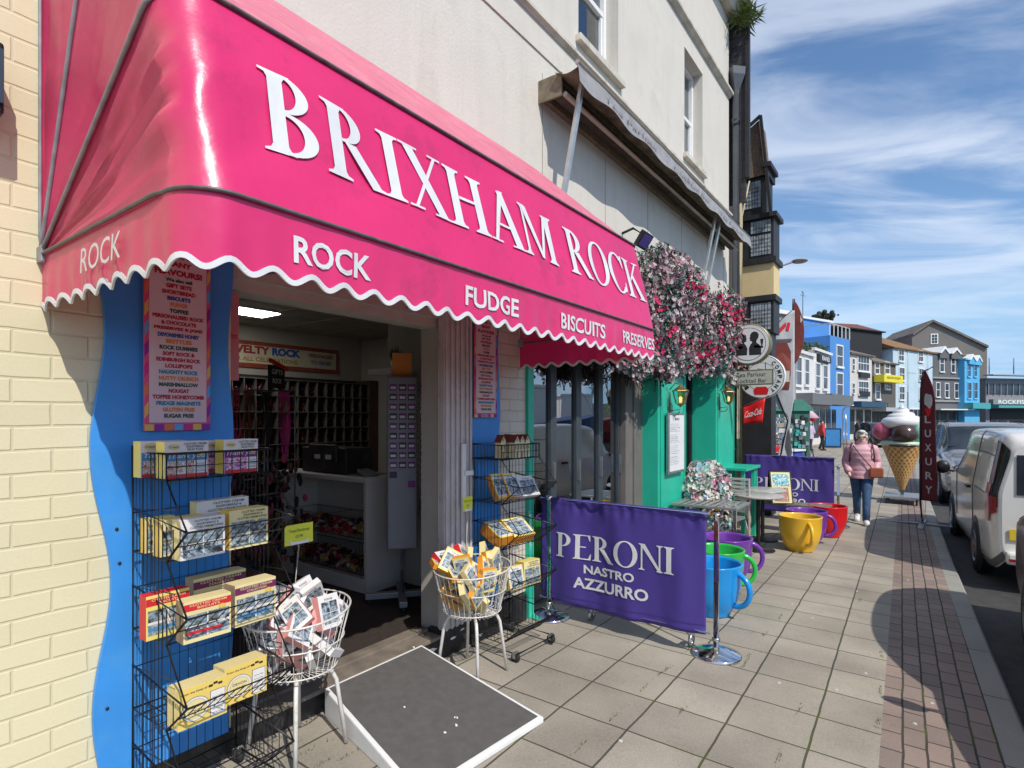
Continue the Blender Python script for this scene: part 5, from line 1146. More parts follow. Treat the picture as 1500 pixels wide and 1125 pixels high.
# ================================================================ giant teacups
def cup(m, label, loc, hz, s=1.0):
    o = thing('giant_cup', label, 'planter', loc, hz, 'giant coloured teacups'); r = .265 * s; h = .47 * s
    q = MB(); q.lathe([(0, 0), (.15 * s, 0), (.165 * s, .012), (.165 * s, .03), (.20 * s, .075), (.235 * s, .16), (.257 * s, .28), (r, h - .02), (r + .006, h - .006), (r + .002, h), (r - .016, h), (r - .022, h - .02), (.23 * s, .25), (.18 * s, .10), (0, .08)], 48); q.build('bowl', m, o)
    q = MB(); pts = []; 
    for k in range(17):
        a = PI * .62 - PI * 1.24 * k / 16; pts.append(((.235 * s + .13 * s * math.cos(a) if math.cos(a) > -.35 else .23 * s), 0, h * .56 + .145 * s * math.sin(a)))
    q.tube([(.236 * s, 0, h * .84)] + pts[1:-1] + [(.215 * s, 0, h * .26)], [.024 * s] * 17, 12); q.build('handle', m, o)
    MB().lathe([(0, h * .60), (.10 * s, h * .61), (.242 * s, h * .58)], 24).build('soil', M['soil'], o)
    return o
CUPS = [('blue_cup', 5.00, 1.50, -104, 'giant blue teacup planter behind the near purple banner'), ('green_cup', 5.60, 1.63, -68, 'giant green teacup planter behind the blue one'), ('purple', 6.15, 1.70, -66, 'giant purple teacup planter behind the green one'),
        ('yellow', 8.45, 1.36, -148, 'giant yellow teacup planter in front of the round tables'), ('purple', 9.10, 1.38, -78, 'giant purple teacup planter between the yellow and red cups'), ('red', 9.80, 1.20, 60, 'giant red teacup planter furthest from the camera')]
for m, x, y, a, lb in CUPS: cup(M[m], lb, (x, y, gz(x, y)), rad(a), 1.0 if x > 6 else .95)

# ================================================================ tables, seats and planter of the tea room
def slatted_table(label, x, y):
    g = gz(x, y); o = thing('slatted_table', label, 'table', (x, y, g)); q = MB()
    for k in range(9): q.box(-.27, .27, -.32 + k * .08, -.32 + k * .08 + .045, .712, .726)
    q.build('table_top', M['alu'], o, bevel=.004); q = MB(); q.box(-.28, .28, -.345, -.325, .700, .728); q.box(-.28, .28, .385, .405, .700, .728); q.box(-.30, -.281, -.345, .405, .700, .728); q.box(.281, .30, -.345, .405, .700, .728); q.build('apron', M['alu'], o, bevel=.004)
    for sx in (-.26, .26):
        for sy in (-.31, .37): MB().tube([(sx, sy, .699), (sx * 1.03, sy * 1.03, 0)], .018, 10).build('leg', M['chrome'], o)
    return o
slatted_table('square aluminium slatted table behind the near banner post', 6.80, 2.02)
def round_table(label, x, y, gap=.0):
    g = gz(x, y); o = thing('round_table', label, 'table', (x, y, g), 0, 'round cafe tables')
    MB().lathe([(0, .71), (.29, .71), (.315, .718), (.315, .736), (.305, .742), (0, .742)], 36).build('table_top', mat('pale_table_top', (.42, .40, .36), .35, var=.15, vs=12), o)
    MB().lathe([(.026, .03), (.026, .71)], 16).lathe([(.10, .69), (.10, .709)], 16).build('pedestal', M['blackm'], o); MB().lathe([(0, .045), (.03, .05), (.06, .03), (.20, .018), (.21, .008), (.205, 0), (0, 0)], 30).build('base', M['blackm'], o)
round_table('nearer round pale-topped cafe table beside the yellow cup', 8.05, 1.80); round_table('round pale-topped cafe table behind the nearer one', 8.85, 1.92)
def slat_chair(label, x, y, rz):
    o = thing('slatted_chair', label, 'chair', (x, y, gz(x, y)), rz, 'aluminium slatted chairs'); q = MB()
    for k in range(6): q.box(-.21, .21, -.22 + k * .075, -.165 + k * .075, .44, .455)
    q.build('seat', M['alu'], o, bevel=.003); q = MB()
    for k in range(8): q.box(-.20, .20, .225, .24, .50 + k * .052, .535 + k * .052)
    q.box(-.225, -.202, .215, .245, .0, .95); q.box(.202, .225, .215, .245, .0, .95); q.box(-.2, .2, .217, .243, .92, .95); q.box(-.012, .012, .241, .25, .48, .92); q.build('backrest', mat('pale_alu', (.64, .62, .55), .45, .35, var=.1), o, bevel=.003)
    for sx in (-.21, .21):
        MB().tube([(sx, -.22, 0), (sx, -.22, .66)], .013, 8).build('leg', M['alu'], o); MB().tube([(sx, -.22, .66), (sx, .214, .66)], .016, 8).build('armrest', M['alu'], o)
    return o
slat_chair('aluminium slatted chair with its back to the green counter', 7.62, 2.10, rad(-96)); slat_chair('aluminium slatted chair tucked behind the flower planter', 8.2, 2.45, rad(-84))
bn = thing('wooden_bench', 'low grey wooden bench in front of the far purple banner', 'bench', (9.75, 2.0, gz(9.75, 2))); q = MB()
for k in range(4): q.box(-.17 + k * .09, -.095 + k * .09, -.85, .60, .42, .45)
q.build('seat', M['wood'], bn, bevel=.004)
for yy in (-.72, .48): MB().box(-.15, .16, yy, yy + .06, 0, .418).build('leg', M['wood'], bn)
# green serving counter
gc = thing('green_counter', 'green painted outdoor counter against the far green pillar', 'counter', (8.85, 2.36, gz(9, 2.2))); MB().box(-.42, .42, -.32, .09, 1.02, 1.06).build('top', M['green'], gc, bevel=.005)
for xx, yy in ((-.38, -.28), (.22, -.28), (.34, -.28), (-.38, .03), (.34, .03)): MB().box(xx, xx + .05, yy, yy + .05, 0, 1.018).build('leg', M['green'], gc)
# planter full of pastel flowers by the green pillar
def ppt():
    a = random.uniform(0, 2 * PI); z = random.uniform(.22, 1.16); r = .36 * (1 - abs(z - .62) ** 3 * 3.6); p = Vector((7.34 + r * 1.1 * math.cos(a), 2.28 + r * .8 * math.sin(a), -.14 + z)); return p, Vector((math.cos(a), math.sin(a), (z - .5) * 1.4))
PM = [mat('pastel_cream', (.68, .66, .58), .7, var=.2, vs=30, transl=.2), mat('pastel_blue', (.30, .50, .60), .7, var=.2, vs=30, transl=.2), mat('pastel_pink', (.62, .28, .38), .7, var=.2, vs=30, transl=.2), mat('pastel_yellow', (.72, .50, .05), .7, var=.2, vs=30, transl=.2), mat('pastel_mint', (.28, .50, .42), .7, var=.2, vs=30, transl=.2)]
pf, q, q2 = petal_mass('flower_planter', 'planter overflowing with pastel artificial flowers beside the menu pillar', 'planter', ppt, 1300, lambda c: random.choice((0, 0, 0, 1, 2, 2, 4, 0, 3 if c.z < .5 else 0)), .047, 6, (7.42, 2.28, -.14), .2)
q.build('blossom', PM, pf, True); q2.build('foliage', LM, pf, True); MB().lathe([(0, .0), (.20, 0), (.26, .38), (.22, .40), (0, .36)], 20, c=(7.42, 2.28, -.13)).build('tub', M['dark'], pf, True)
# menu case on the near pillar
p0, p1 = on_y(975, 612, 2.44), on_y(1000, 700, 2.44); mn = thing('menu_case', 'framed white menu on the near green pillar', 'sign', (6.6, 2.44, 1.5)); mx0, mx1, mz0, mz1 = p0.x, p1.x - .03, .94, 1.66
MB().box(mx0, mx1, 2.405, 2.436, mz0, mz1).build('frame', M['steel'], mn, True, bevel=.006); MB().box(mx0 + .03, mx1 - .03, 2.4015, 2.4035, mz0 + .03, mz1 - .03).build('sheet', M['paper'], mn, True); q = MB(); mw = mx1 - mx0
q.text('MENU', ((mx0 + mx1) / 2, 2.400, mz1 - .09), X, Z, 0, w=.15, h=.03, bold=.02)
for k in range(24):
    if k % 6 == 5: continue
    q.text(random.choice(('cream tea', 'toasted teacake', 'gin and tonic', 'prosecco', 'afternoon tea', 'scone and jam', 'pot of tea')), (mx0 + .05, 2.400, mz1 - .14 - k * .0215), X, Z, 0, w=mw * random.uniform(.35, .6), h=.010, align='l')
q.build('lettering', mat('menu_ink', (.12, .11, .12), .7), mn, True)
# carriage lanterns
def lantern(label, x, y, z):
    o = thing('carriage_lantern', label, 'wall lamp', (x, y + .17, z), 0, 'brass carriage lanterns')
    br = mat('aged_brass', (.30, .20, .08), .4, .7, var=.2); q = MB(); q.lathe([(.0, .27), (.03, .25), (.045, .235), (.12, .185), (.125, .175)], 6, c=(x, y, z), smooth=False); q.lathe([(.065, -.015), (.02, -.05), (0, -.07)], 6, c=(x, y, z), smooth=False)
    for k in range(6): a = k * PI / 3; q.tube([(x + .115 * math.cos(a), y + .115 * math.sin(a), z + .175), (x + .068 * math.cos(a), y + .068 * math.sin(a), z - .015)], .006, 4)
    q.build('cage', br, o, True); MB().lathe([(.108, .172), (.063, -.012)], 6, c=(x, y, z), smooth=False).build('glass', glass('lantern_glass', (.85, .75, .5), .1), o, True); MB().lathe([(0, .0), (.022, .005), (.026, .08), (.0, .10)], 10, c=(x, y, z)).build('bulb', mat('bulb', (1, .75, .35), .4, emit=1.2, var=0), o, True)
    q = MB(); q.tube([(x, y + .165, z + .16), (x, y + .165, z - .16)], .012, 6); q.tube([(x, y + .165, z - .12)] + [(x, y + .10 - .09 * math.cos(k * .42), z - .10 - .09 * math.sin(k * .42)) for k in range(11)], .008, 6); q.tube([(x, y + .165, z + .2), (x, y + .08, z + .30), (x, y, z + .265)], .009, 6); q.build('bracket', br, o, True)
    for ch in kids(o):
        for v in ch.data.vertices: v.co = Vector((v.co.x * .78, (v.co.y + .002) * .78 - .002 if ch.name.startswith('x') else v.co.y * .78, v.co.z * .78))
p = on_y(999, 590, 2.29); lantern('brass carriage lantern above the framed menu', p.x, 2.27, p.z); p = on_y(1071, 588, 2.27); lantern('brass carriage lantern on the far green pillar', p.x, 2.27, p.z)
# ---- hanging signs
def disc(q, x, y, z, r, mi, dx, n=48): q.add([(x - dx, y - r * math.cos(2 * PI * k / n), z + r * math.sin(2 * PI * k / n)) for k in range(n)], [tuple(range(n))], mi)
def round_sign(name, label, u, v, x, r, rim, depth=.07):
    p = on_x(u, v, x); o = thing(name, label, 'sign', (x, 2.6, p.z)); MB().lathe([(0, -depth), (r * .96, -depth), (r, -depth * .8), (r, depth * .8), (r * .96, depth), (0, depth)], 56, c=p, axis='x').build('case', rim, o, True)
    q = MB(); q.tube([(x, p.y - .1, p.z + r + .06), (x, 2.6, p.z + r + .06)], .012, 6); q.tube([(x, p.y, p.z + r), (x, p.y, p.z + r + .06)], .008, 6); q.build('bracket', M['blackm'], o, True); return o, p
o, p = round_sign('round_sign', 'round white hanging sign with black silhouette of two figures', 1098, 505, 9.0, .31, mat('sign_rim', (.25, .22, .12), .4, .5))
q = MB(); disc(q, p.x, p.y, p.z, .285, 0, .072); o1 = q.build('face', M['paper'], o, True); q = MB(); disc(q, p.x, p.y, p.z, .245, 1, .0745); disc(q, p.x, p.y, p.z, .238, 0, .0755)
def sil(pts, dy, dz, s=1, mir=1): q.add([(p.x - .077, p.y - (dy + mir * a * s), p.z + dz + b * s) for a, b in pts], [tuple(range(len(pts)))], 1)
# two facing figures: hair, brow, nose, chin, shoulders and lifted cups
fig = [(-.10, -.17), (.075, -.17), (.08, -.06), (.055, .0), (.03, .025), (.035, .05), (.062, .055), (.066, .075), (.058, .085), (.075, .10), (.060, .12), (.062, .15), (.04, .185), (.00, .20), (-.04, .185), (-.065, .15), (-.06, .10), (-.035, .06), (-.03, .02), (-.07, -.005), (-.10, -.06)]
sil(fig, -.085, -.01, .9, 1); sil(fig, .085, -.005, .95, -1)
for s in (-1, 1):
    sil([(-.02, 0), (.02, 0), (.025, .05), (-.025, .05)], s * .19, .02, .9); sil([(-.008, -.06), (.008, -.06), (.02, 0), (-.02, 0)], s * .19, .02, .9); sil([(-.07, -.02), (.07, -.045), (.07, -.075), (-.07, -.065)], s * .145, .0, .9, s)
q.build('silhouette', [M['paper'], M['ink']], o1, True)
pr = on_x(1100, 553, 8.97); o = thing('tea_parlour_sign', 'rectangular two-line board hanging under the round silhouette sign', 'sign', (pr.x, pr.y, pr.z)); MB().box(pr.x, pr.x + .03, pr.y - .31, pr.y + .31, pr.z - .115, pr.z + .115).build('frame', mat('sign_frame', (.22, .20, .13), .5, .3), o, True); q = MB(); q.box(pr.x - .003, pr.x - .0005, pr.y - .29, pr.y + .29, pr.z - .095, pr.z + .095); f = q.build('face', mat('sign_face', (.48, .46, .38), .5), o, True)
q = MB(); q.text('Tea Parlour', (pr.x - .0045, pr.y, pr.z + .012), -Y, Z, 0, w=.42, h=.065); q.text('Cocktail Bar', (pr.x - .0045, pr.y, pr.z - .08), -Y, Z, 0, w=.44, h=.062); q.build('lettering', M['ink'], f, True)
q = MB(); q.tube([(pr.x + .015, pr.y - .2, pr.z + .115), (pr.x + .015, pr.y - .2, pr.z + .22)], .006, 5); q.tube([(pr.x + .015, pr.y + .2, pr.z + .115), (pr.x + .015, pr.y + .2, pr.z + .22)], .006, 5); q.build('hanger', M['blackm'], o, True)
o, p = round_sign('ice_cream_sign', 'round white sign with ring of black letters partly behind the rectangular board', 1116, 552, 10.2, .37, M['paper'], .05)
q = MB(); disc(q, p.x, p.y, p.z, .36, 1, .052); disc(q, p.x, p.y, p.z, .35, 0, .0535); disc(q, p.x, p.y, p.z, .235, 1, .0545); disc(q, p.x, p.y, p.z, .228, 0, .0555)
def arc_text(txt, a0, a1, r, h):
    for k, c in enumerate(txt):
        a = rad(a0 + (a1 - a0) * k / max(1, len(txt) - 1)); e = Vector((0, -math.cos(a), math.sin(a))); t = Vector((0, -math.sin(a), -math.cos(a))); sg = 1
        q.text(c, Vector((p.x - .057, p.y, p.z)) + e * r, t, e, 1, w=h * .75, h=h, bold=.03)
arc_text('COMPANY', 48, -52, .255, .07); arc_text('ICE', 218, 196, .255, .07); arc_text('CREAM', 170, 118, .255, .07)
q.add([(p.x - .058, p.y - a, p.z + b) for a, b in ((-.10, -.30), (.10, -.30), (.12, -.22), (.08, -.17), (-.08, -.17), (-.12, -.22))], [tuple(range(6))], 2); q.add([(p.x - .058, p.y - a, p.z + b) for a, b in ((-.13, .02), (-.05, .14), (.06, .12), (.12, .0), (.10, -.1), (-.1, -.1))], [tuple(range(6))], 3)
q.build('face', [M['paper'], M['ink'], M['red'], card['brown']], o, True)
# red cola pennant on its pole
x = 9.9; a, b, c, d_ = (on_x(u, v, x) for u, v in ((1088, 597), (1121, 583), (1117, 619), (1088, 622))); o = thing('drinks_flag', 'red soft drink flag with white script hanging beside the far green pillar', 'flag', (x, 2.5, b.z)); q = MB()
q.grid(lambda i, j: d_.lerp(c, i).lerp(a.lerp(b, i), j) + Vector((.012 * math.sin(i * 6), 0, 0)), 14, 6); fl = q.build('cloth', mat('cola_red', (.78, .012, .015), .5, var=.05), o, True, solid=.004)
q = MB(); e0 = d_.lerp(a, .42).lerp(c.lerp(b, .42), .08); e1 = d_.lerp(a, .42).lerp(c.lerp(b, .42), .92); ux = (e1 - e0); q.text('Coca-Cola', (e0 + e1) / 2 + Vector((-.022, 0, -.02)), ux, Vector((0, -.12, 1)), 0, w=ux.length * .95, h=.11, bold=.012, shear=.35); q.build('lettering', M['paper'], fl, True)
q = MB(); q.tube([a + Vector((0, .01, .02)), b + Vector((0, -.06, .04))], .008, 6); q.tube([a + Vector((0, .02, .02)), Vector((x, 2.64, a.z - .05))], .008, 6); q.build('arm', M['steel'], o, True)
pp = MB(); t = on_x(1081, 560, 9.55); pp.tube([(9.55, t.y, -.25), (9.55, t.y, t.z + .6)], .03, 8); tag(pp.build('timber_post', mat('pale_timber', (.50, .40, .28), .7, var=.2, vs=10)), 'thin pale timber post standing beside the far green pillar', 'post')
# small advertising frame propped on the bench
bz = gz(9.6, 1.8) + .45; o = thing('poster_frame', 'tilted black framed drinks poster standing on the low bench', 'sign', (9.55, 1.75, bz)); Mx = Matrix.Translation((9.55, 1.78, bz + .002)) @ Matrix.Rotation(rad(-62), 4, 'Z') @ Matrix.Rotation(rad(-16), 4, 'X')
MB().box(-.16, .16, 0, .02, 0, .52).xf(Mx).build('frame', M['blackm'], o, True); q = MB(); q.box(-.14, .14, -.003, -.0005, .02, .50); q.box(-.12, .12, -.0045, -.0032, .28, .47, 1); q.box(-.12, .10, -.0045, -.0032, .04, .26, 2); q.xf(Mx); q.build('poster', [card['cream'], photo_mat('print_drink', 21, 30, [(.02, .25, .30), (.1, .5, .55), (.6, .8, .8), (.05, .1, .12), (.3, .6, .6), (.8, .85, .8)]), photo_mat('print_bar', 25, 30, [(.3, .06, .04), (.5, .2, .12), (.6, .4, .3), (.2, .03, .03), (.5, .3, .2), (.7, .6, .5)])], o, True)
MB().box(-.15, .15, .28, .30, 0, .46).xf(Matrix.Translation((9.55, 1.78, bz + .002)) @ Matrix.Rotation(rad(-62), 4, 'Z') @ Matrix.Rotation(rad(10), 4, 'X')).build('back_leaf', M['blackm'], o, True)
# ================================================================ people
def skin(name, J, E, m, parent, sub=2):
    """one continuous skin grown over a skeleton: J name -> (point, radius), E pairs of names"""
    ks = list(J); me = bpy.data.meshes.new(name); me.from_pydata([tuple(J[k][0]) for k in ks], [(ks.index(a), ks.index(b)) for a, b in E], []); o = bpy.data.objects.new(name, me); COL.objects.link(o)
    md = o.modifiers.new('skin', 'SKIN'); md.use_smooth_shade = True
    for i, k in enumerate(ks):
        r = J[k][1]; sv = me.skin_vertices[0].data[i]; sv.radius = r if isinstance(r, tuple) else (r, r); sv.use_root = (i == 0)
    s = o.modifiers.new('sub', 'SUBSURF'); s.levels = sub; s.render_levels = sub
    dg = bpy.context.evaluated_depsgraph_get(); dg.update(); nm = bpy.data.meshes.new_from_object(o.evaluated_get(dg)); bpy.data.objects.remove(o)
    nm.materials.clear(); nm.materials.append(m); nm.name = name
    for p in nm.polygons: p.use_smooth = True
    r = bpy.data.objects.new(name, nm); COL.objects.link(r)
    if parent: r.parent = parent; WM[r.name] = WM[parent.name].copy()
    return r
SK = mat('skin', (.66, .42, .33), .5, var=.06, vs=12)
def person(label, loc, rz, coat, trousers, hair, h=1.62, stride=.16, arms='pockets', detail=True, shoe=None, group=None):
    o = thing('person', label, 'person', loc, rz, group); k = h / 1.66; V3 = lambda x, y, z: Vector((x * k, y * k, z * k)); st = stride
    # faces -y; left leg forward
    J = dict(pel=(V3(0, 0, .90), .12 * k), wa=(V3(0, .0, 1.06), .105 * k), ch=(V3(0, 0, 1.26), .125 * k), nk=(V3(0, .01, 1.40), .052 * k), hd=(V3(0, -.01, 1.49), .072 * k), tp=(V3(0, .0, 1.585), .07 * k))
    E = [('pel', 'wa'), ('wa', 'ch'), ('ch', 'nk'), ('nk', 'hd'), ('hd', 'tp')]; legs = {}
    for s, n in ((1, 'l'), (-1, 'r')):
        f = -st if s > 0 else st
        J['h' + n] = (V3(.085 * s, 0, .85), .085 * k); J['k' + n] = (V3(.066 * s, f * .55 - .03, .48), .056 * k); J['a' + n] = (V3(.052 * s, f + (.04 if f > 0 else 0), .09 + (.05 if f > 0 else 0)), .036 * k); J['t' + n] = (V3(.062 * s, f - .13, .035), .03 * k)
        J['s' + n] = (V3(.165 * s, .0, 1.34), .056 * k); J['e' + n] = (V3(.238 * s, .05, 1.08), .042 * k)
        hz = V3(.20 * s, -.10, .90) if arms == 'pockets' else (V3(.12 * s, -.30, 1.0) if arms == 'front' else V3(.25 * s, -.02, .83)); J['w' + n] = (hz, .03 * k); d = (hz - J['e' + n][0]).normalized(); J['f' + n] = (hz + d * .09 * k, .03 * k)
        E += [('pel', 'h' + n), ('h' + n, 'k' + n), ('k' + n, 'a' + n), ('a' + n, 't' + n), ('ch', 's' + n), ('s' + n, 'e' + n), ('e' + n, 'w' + n), ('w' + n, 'f' + n)]
    skin('body', J, E, SK, o)
    # quilted coat: torso and sleeves grown a little fuller than the body
    C = {}; q = MB(); n = 28
    prof = [(.80, .188, .145), (.84, .192, .148), (.93, .190, .142), (1.04, .182, .135), (1.15, .19, .14), (1.25, .205, .145), (1.33, .19, .125), (1.385, .12, .09), (1.40, .085, .08), (1.46, .088, .085), (1.465, .07, .07)]
    vs = []; NZ = 64
    for j in range(NZ + 1):
        t = j / NZ * (len(prof) - 1); i = min(int(t), len(prof) - 2); f = t - i; f = f * f * (3 - 2 * f); z, a, b = [prof[i][c] + (prof[i + 1][c] - prof[i][c]) * f for c in range(3)]
        puff = .010 * abs(math.sin(z * PI / .085)) ** .6 if z < 1.36 else .004
        for m_ in range(n):
            an = 2 * PI * m_ / n; vs.append(V3((a + puff) * math.cos(an), (b + puff) * math.sin(an) + .0, z))
    q.add(vs, [(j * n + m_, j * n + (m_ + 1) % n, (j + 1) * n + (m_ + 1) % n, (j + 1) * n + m_) for j in range(NZ) for m_ in range(n)], 0, True)
    for s, nn in ((1, 'l'), (-1, 'r')):
        P = [J['s' + nn][0] + V3(-.05 * s, 0, -.02), J['s' + nn][0], J['e' + nn][0], J['w' + nn][0]]; pts = []; rs = []
        for seg in range(3):
            for i in range(8):
                t = i / 8; pts.append(P[seg].lerp(P[seg + 1], t)); base = [.085, .085, .070, .056]; rs.append((base[seg] + (base[seg + 1] - base[seg]) * t + .006 * abs(math.sin((seg * 8 + i) * PI / 4))) * k)
        pts.append(P[3]); rs.append(.058 * k); q.tube(pts, rs, 16)
    q.build('coat', coat, o)
    q = MB()
    for s, nn in ((1, 'l'), (-1, 'r')):
        hp_, kn, an_ = J['h' + nn][0], J['k' + nn][0], J['a' + nn][0]; pts = [V3(.075 * s, 0, .99), hp_, hp_.lerp(kn, .5), kn, kn.lerp(an_, .5), an_ + V3(0, .0, -.015)]; q.tube(pts, [.105 * k, .108 * k, .088 * k, .068 * k, .062 * k, .056 * k], 16)
    q.build('trousers', trousers, o)
    q = MB()
    for s, nn in ((1, 'l'), (-1, 'r')):
        a = J['a' + nn][0]; tt = J['t' + nn][0]; pts = [a + V3(0, .05, -.045), a + V3(0, .0, -.03), tt + V3(0, .03, .0), tt + V3(0, -.02, -.008)]; q.tube(pts, [.036 * k, .052 * k, .048 * k, .034 * k], 12)
    q.build('shoes', shoe or M['paper'], o)
    # hair, nose, mouth, dark glasses
    hd = V3(0, -.01, 1.535); q = MB()
    for _ in range(150):
        an = random.uniform(0, 2 * PI); ph = random.uniform(-.25, 1.5); d = Vector((math.cos(an) * math.cos(ph), math.sin(an) * math.cos(ph), math.sin(ph)))
        if d.y < .0 and d.z < .78: continue
        q.ell(hd + Vector((d.x * .078, d.y * .088 + .008, d.z * .095 + .01)) * k, (.027 * k, .027 * k, .022 * k), 7)
    q.ell(hd + V3(0, .040, .042), (.084 * k, .072 * k, .070 * k), 14); q.build('hair', hair, o)
    if detail:
        q = MB(); q.ell(hd + V3(0, -.088, -.028), (.011 * k, .016 * k, .02 * k), 8); q.ell(hd + V3(.078, .0, -.02), (.012 * k, .02 * k, .03 * k), 8); q.ell(hd + V3(-.078, .0, -.02), (.012 * k, .02 * k, .03 * k), 8); q.build('nose_and_ears', SK, o)
        q = MB(); q.ell(hd + V3(0, -.079, -.07), (.024 * k, .007 * k, .006 * k), 10); q.build('mouth', mat('lips', (.40, .12, .11), .5), o)
        q = MB(); q.ell(hd + V3(.034, -.078, .0), (.022 * k, .009 * k, .014 * k), 12); q.ell(hd + V3(-.034, -.078, .0), (.022 * k, .009 * k, .014 * k), 12); q.tube([hd + V3(-.078, .0, .005), hd + V3(-.06, -.07, .006), hd + V3(.06, -.07, .006), hd + V3(.078, 0, .005)], .005 * k, 6); q.build('sunglasses', mat('dark_lens', (.015, .012, .012), .1), o)
    return o, k, J
pinkc = mat('pink_quilt', (.66, .36, .40), .5, var=.08, vs=14, bump=.25, bs=40); jeans = mat('jeans', (.045, .10, .20), .8, var=.3, vs=16, bump=.2, bs=200); silver = mat('silver_hair', (.60, .57, .50), .6, var=.2, vs=60)
wl = on_g(1262, 766); yaw = math.atan2(wl.y, wl.x) - PI / 2 + rad(4)
wo, k, J = person('silver-haired woman in a pink quilted coat, sunglasses and jeans walking along the pavement', wl, yaw, pinkc, jeans, silver, 1.60, .23)
q = MB(); q.box(-.02, .02, -.05, .05, 0, 0); bagm = mat('tan_leather', (.30, .085, .04), .45, var=.15)
q = MB(); q.box(.10, .30, -.205, -.13, .80, .97); bg_ = q.build('shoulder_bag', bagm, wo, bevel=.02)
q = MB(); q.tube([V for V in (Vector((-.13, -.02, 1.36)), Vector((-.11, -.13, 1.30)), Vector((-.03, -.172, 1.18)), Vector((.06, -.165, 1.06)), Vector((.14, -.165, .96)))], .009, 6); q.tube([Vector((-.13, -.02, 1.36)), Vector((-.05, .14, 1.25)), Vector((.16, .14, 1.0)), Vector((.23, -.08, .96))], .009, 6); q.build('strap', mat('dark_strap', (.05, .025, .03), .6), wo)
q = MB()
for s in (-1, 1): q.tube([Vector((.145 * s, -.02, 1.375)), Vector((.16 * s, -.12, 1.30)), Vector((.175 * s, -.12, 1.15)), Vector((.18 * s, -.02, 1.05))], .013, 6)
q.build('rucksack_straps', mat('plum_strap', (.10, .04, .06), .6), wo)
lil = mat('lilac_jacket', (.52, .42, .55), .6, var=.08, vs=14); dkt = mat('dark_trousers', (.02, .02, .025), .8)
P = on_g(1186, 667); person('person in a lilac jacket and black trousers far along the pavement', P, rad(150), lil, dkt, mat('grey_hair', (.45, .38, .33), .6), 1.6, .07, 'front', False)
for i, (u, v, c, a, lb) in enumerate(((1204, 660, (.55, .05, .06), 30, 'small distant person in a red top beyond the blue pavement board'), (1256, 652, (.05, .05, .06), 200, 'small distant person in black beyond the woman in pink'), (1460, 642, (.08, .08, .1), 120, 'distant person in dark clothes in front of the far glass-fronted restaurant'), (1476, 642, (.5, .5, .52), 60, 'distant person in a pale top in front of the far glass-fronted restaurant'))):
    P = on_g(u, v); person(lb, P, rad(a), mat('top_%s' % 'abcd'[i], c, .7), dkt, mat('brown_hair', (.07, .04, .025), .6), 1.65, .1, 'down', False, M['ink'])

# ================================================================ vehicles
def catmull(P, t):
    n = len(P) - 1; x = clamp(t, 0, 1) * n; i = min(int(x), n - 1); f = x - i; p0, p1, p2, p3 = P[max(i - 1, 0)], P[i], P[i + 1], P[min(i + 2, n)]
    return [.5 * (2 * b + (c - a) * f + (2 * a - 5 * b + 4 * c - d) * f * f + (3 * b - a - 3 * c + d) * f ** 3) for a, b, c, d in zip(p0, p1, p2, p3)]
class Body:
    """lofted car body; stations run rear to front along +x; each is x, then (half width, z) from sill to roof centre"""
    def __init__(s, st): s.st = st
    def pt(s, a, t, side=1):
        rows = [catmull([list(p) for p in sec[1]], t) for sec in s.st]; xs = [sec[0] for sec in s.st]
        n = len(xs) - 1; x = clamp(a, 0, 1) * n; i = min(int(x), n - 1); f = x - i
        P = [[xs[j], *rows[j]] for j in range(len(xs))]; r = catmull(P, a)
        return Vector((r[0], r[1] * side, r[2]))
    def patch(s, q, a0, a1, t0, t1, side, off, mi=0, na=8, nt=8):
        def fn(i, j):
            a = a0 + (a1 - a0) * i; t = t0 + (t1 - t0) * j; p = s.pt(a, t, side); da = s.pt(min(1, a + .01), t, side) - s.pt(max(0, a - .01), t, side); dt = s.pt(a, min(1, t + .01), side) - s.pt(a, max(0, t - .01), side)
            n = dt.cross(da) * side; n = n.normalized() if n.length > 1e-9 else Z
            return p + n * off
        q.grid(fn, na, nt, mi, True, side < 0)
    def mesh(s, q, mi=0, na=60, nt=26):
        for side in (1, -1): s.patch(q, 0, 1, 0, 1, side, 0, mi, na, nt)
        for a in (0, 1):
            ring = [s.pt(a, j / nt, 1) for j in range(nt + 1)] + [s.pt(a, j / nt, -1) for j in range(nt, -1, -1)]
            q.add(ring, [tuple(range(len(ring)))], mi)
def wheel(o, x, y, r, side, w=.19):
    t = MB(); c = (x, y, r); t.lathe([(r * .62, -w / 2), (r * .93, -w / 2), (r, -w * .3), (r, w * .3), (r * .93, w / 2), (r * .62, w / 2)], 36, c=c, axis='y'); ty = t.build('wheel', M['rubber'], o)
    m = MB(); yo = w / 2 * side; al = mat('alloy', (.42, .42, .43), .3, .8)
    m.lathe([(r * .66, yo - .015 * side), (r * .60, yo + .004 * side), (r * .56, yo - .03 * side)], 36, c=c, axis='y'); m.lathe([(0, yo - .012 * side), (r * .16, yo - .012 * side), (r * .17, yo - .03 * side)], 16, c=c, axis='y')
    for k in range(5):
        a = 2 * PI * k / 5 + .3; m.bar((x + r * .12 * math.cos(a), y + yo - .025 * side, r + r * .12 * math.sin(a)), (x + r * .6 * math.cos(a), y + yo - .02 * side, r + r * .6 * math.sin(a)), .055, .03, 0, Y)
    m.build('rim', al, ty); d = MB(); d.lathe([(0, yo - .06 * side), (r * .64, yo - .06 * side)], 24, c=c, axis='y'); d.build('brake_disc', M['blackm'], ty)
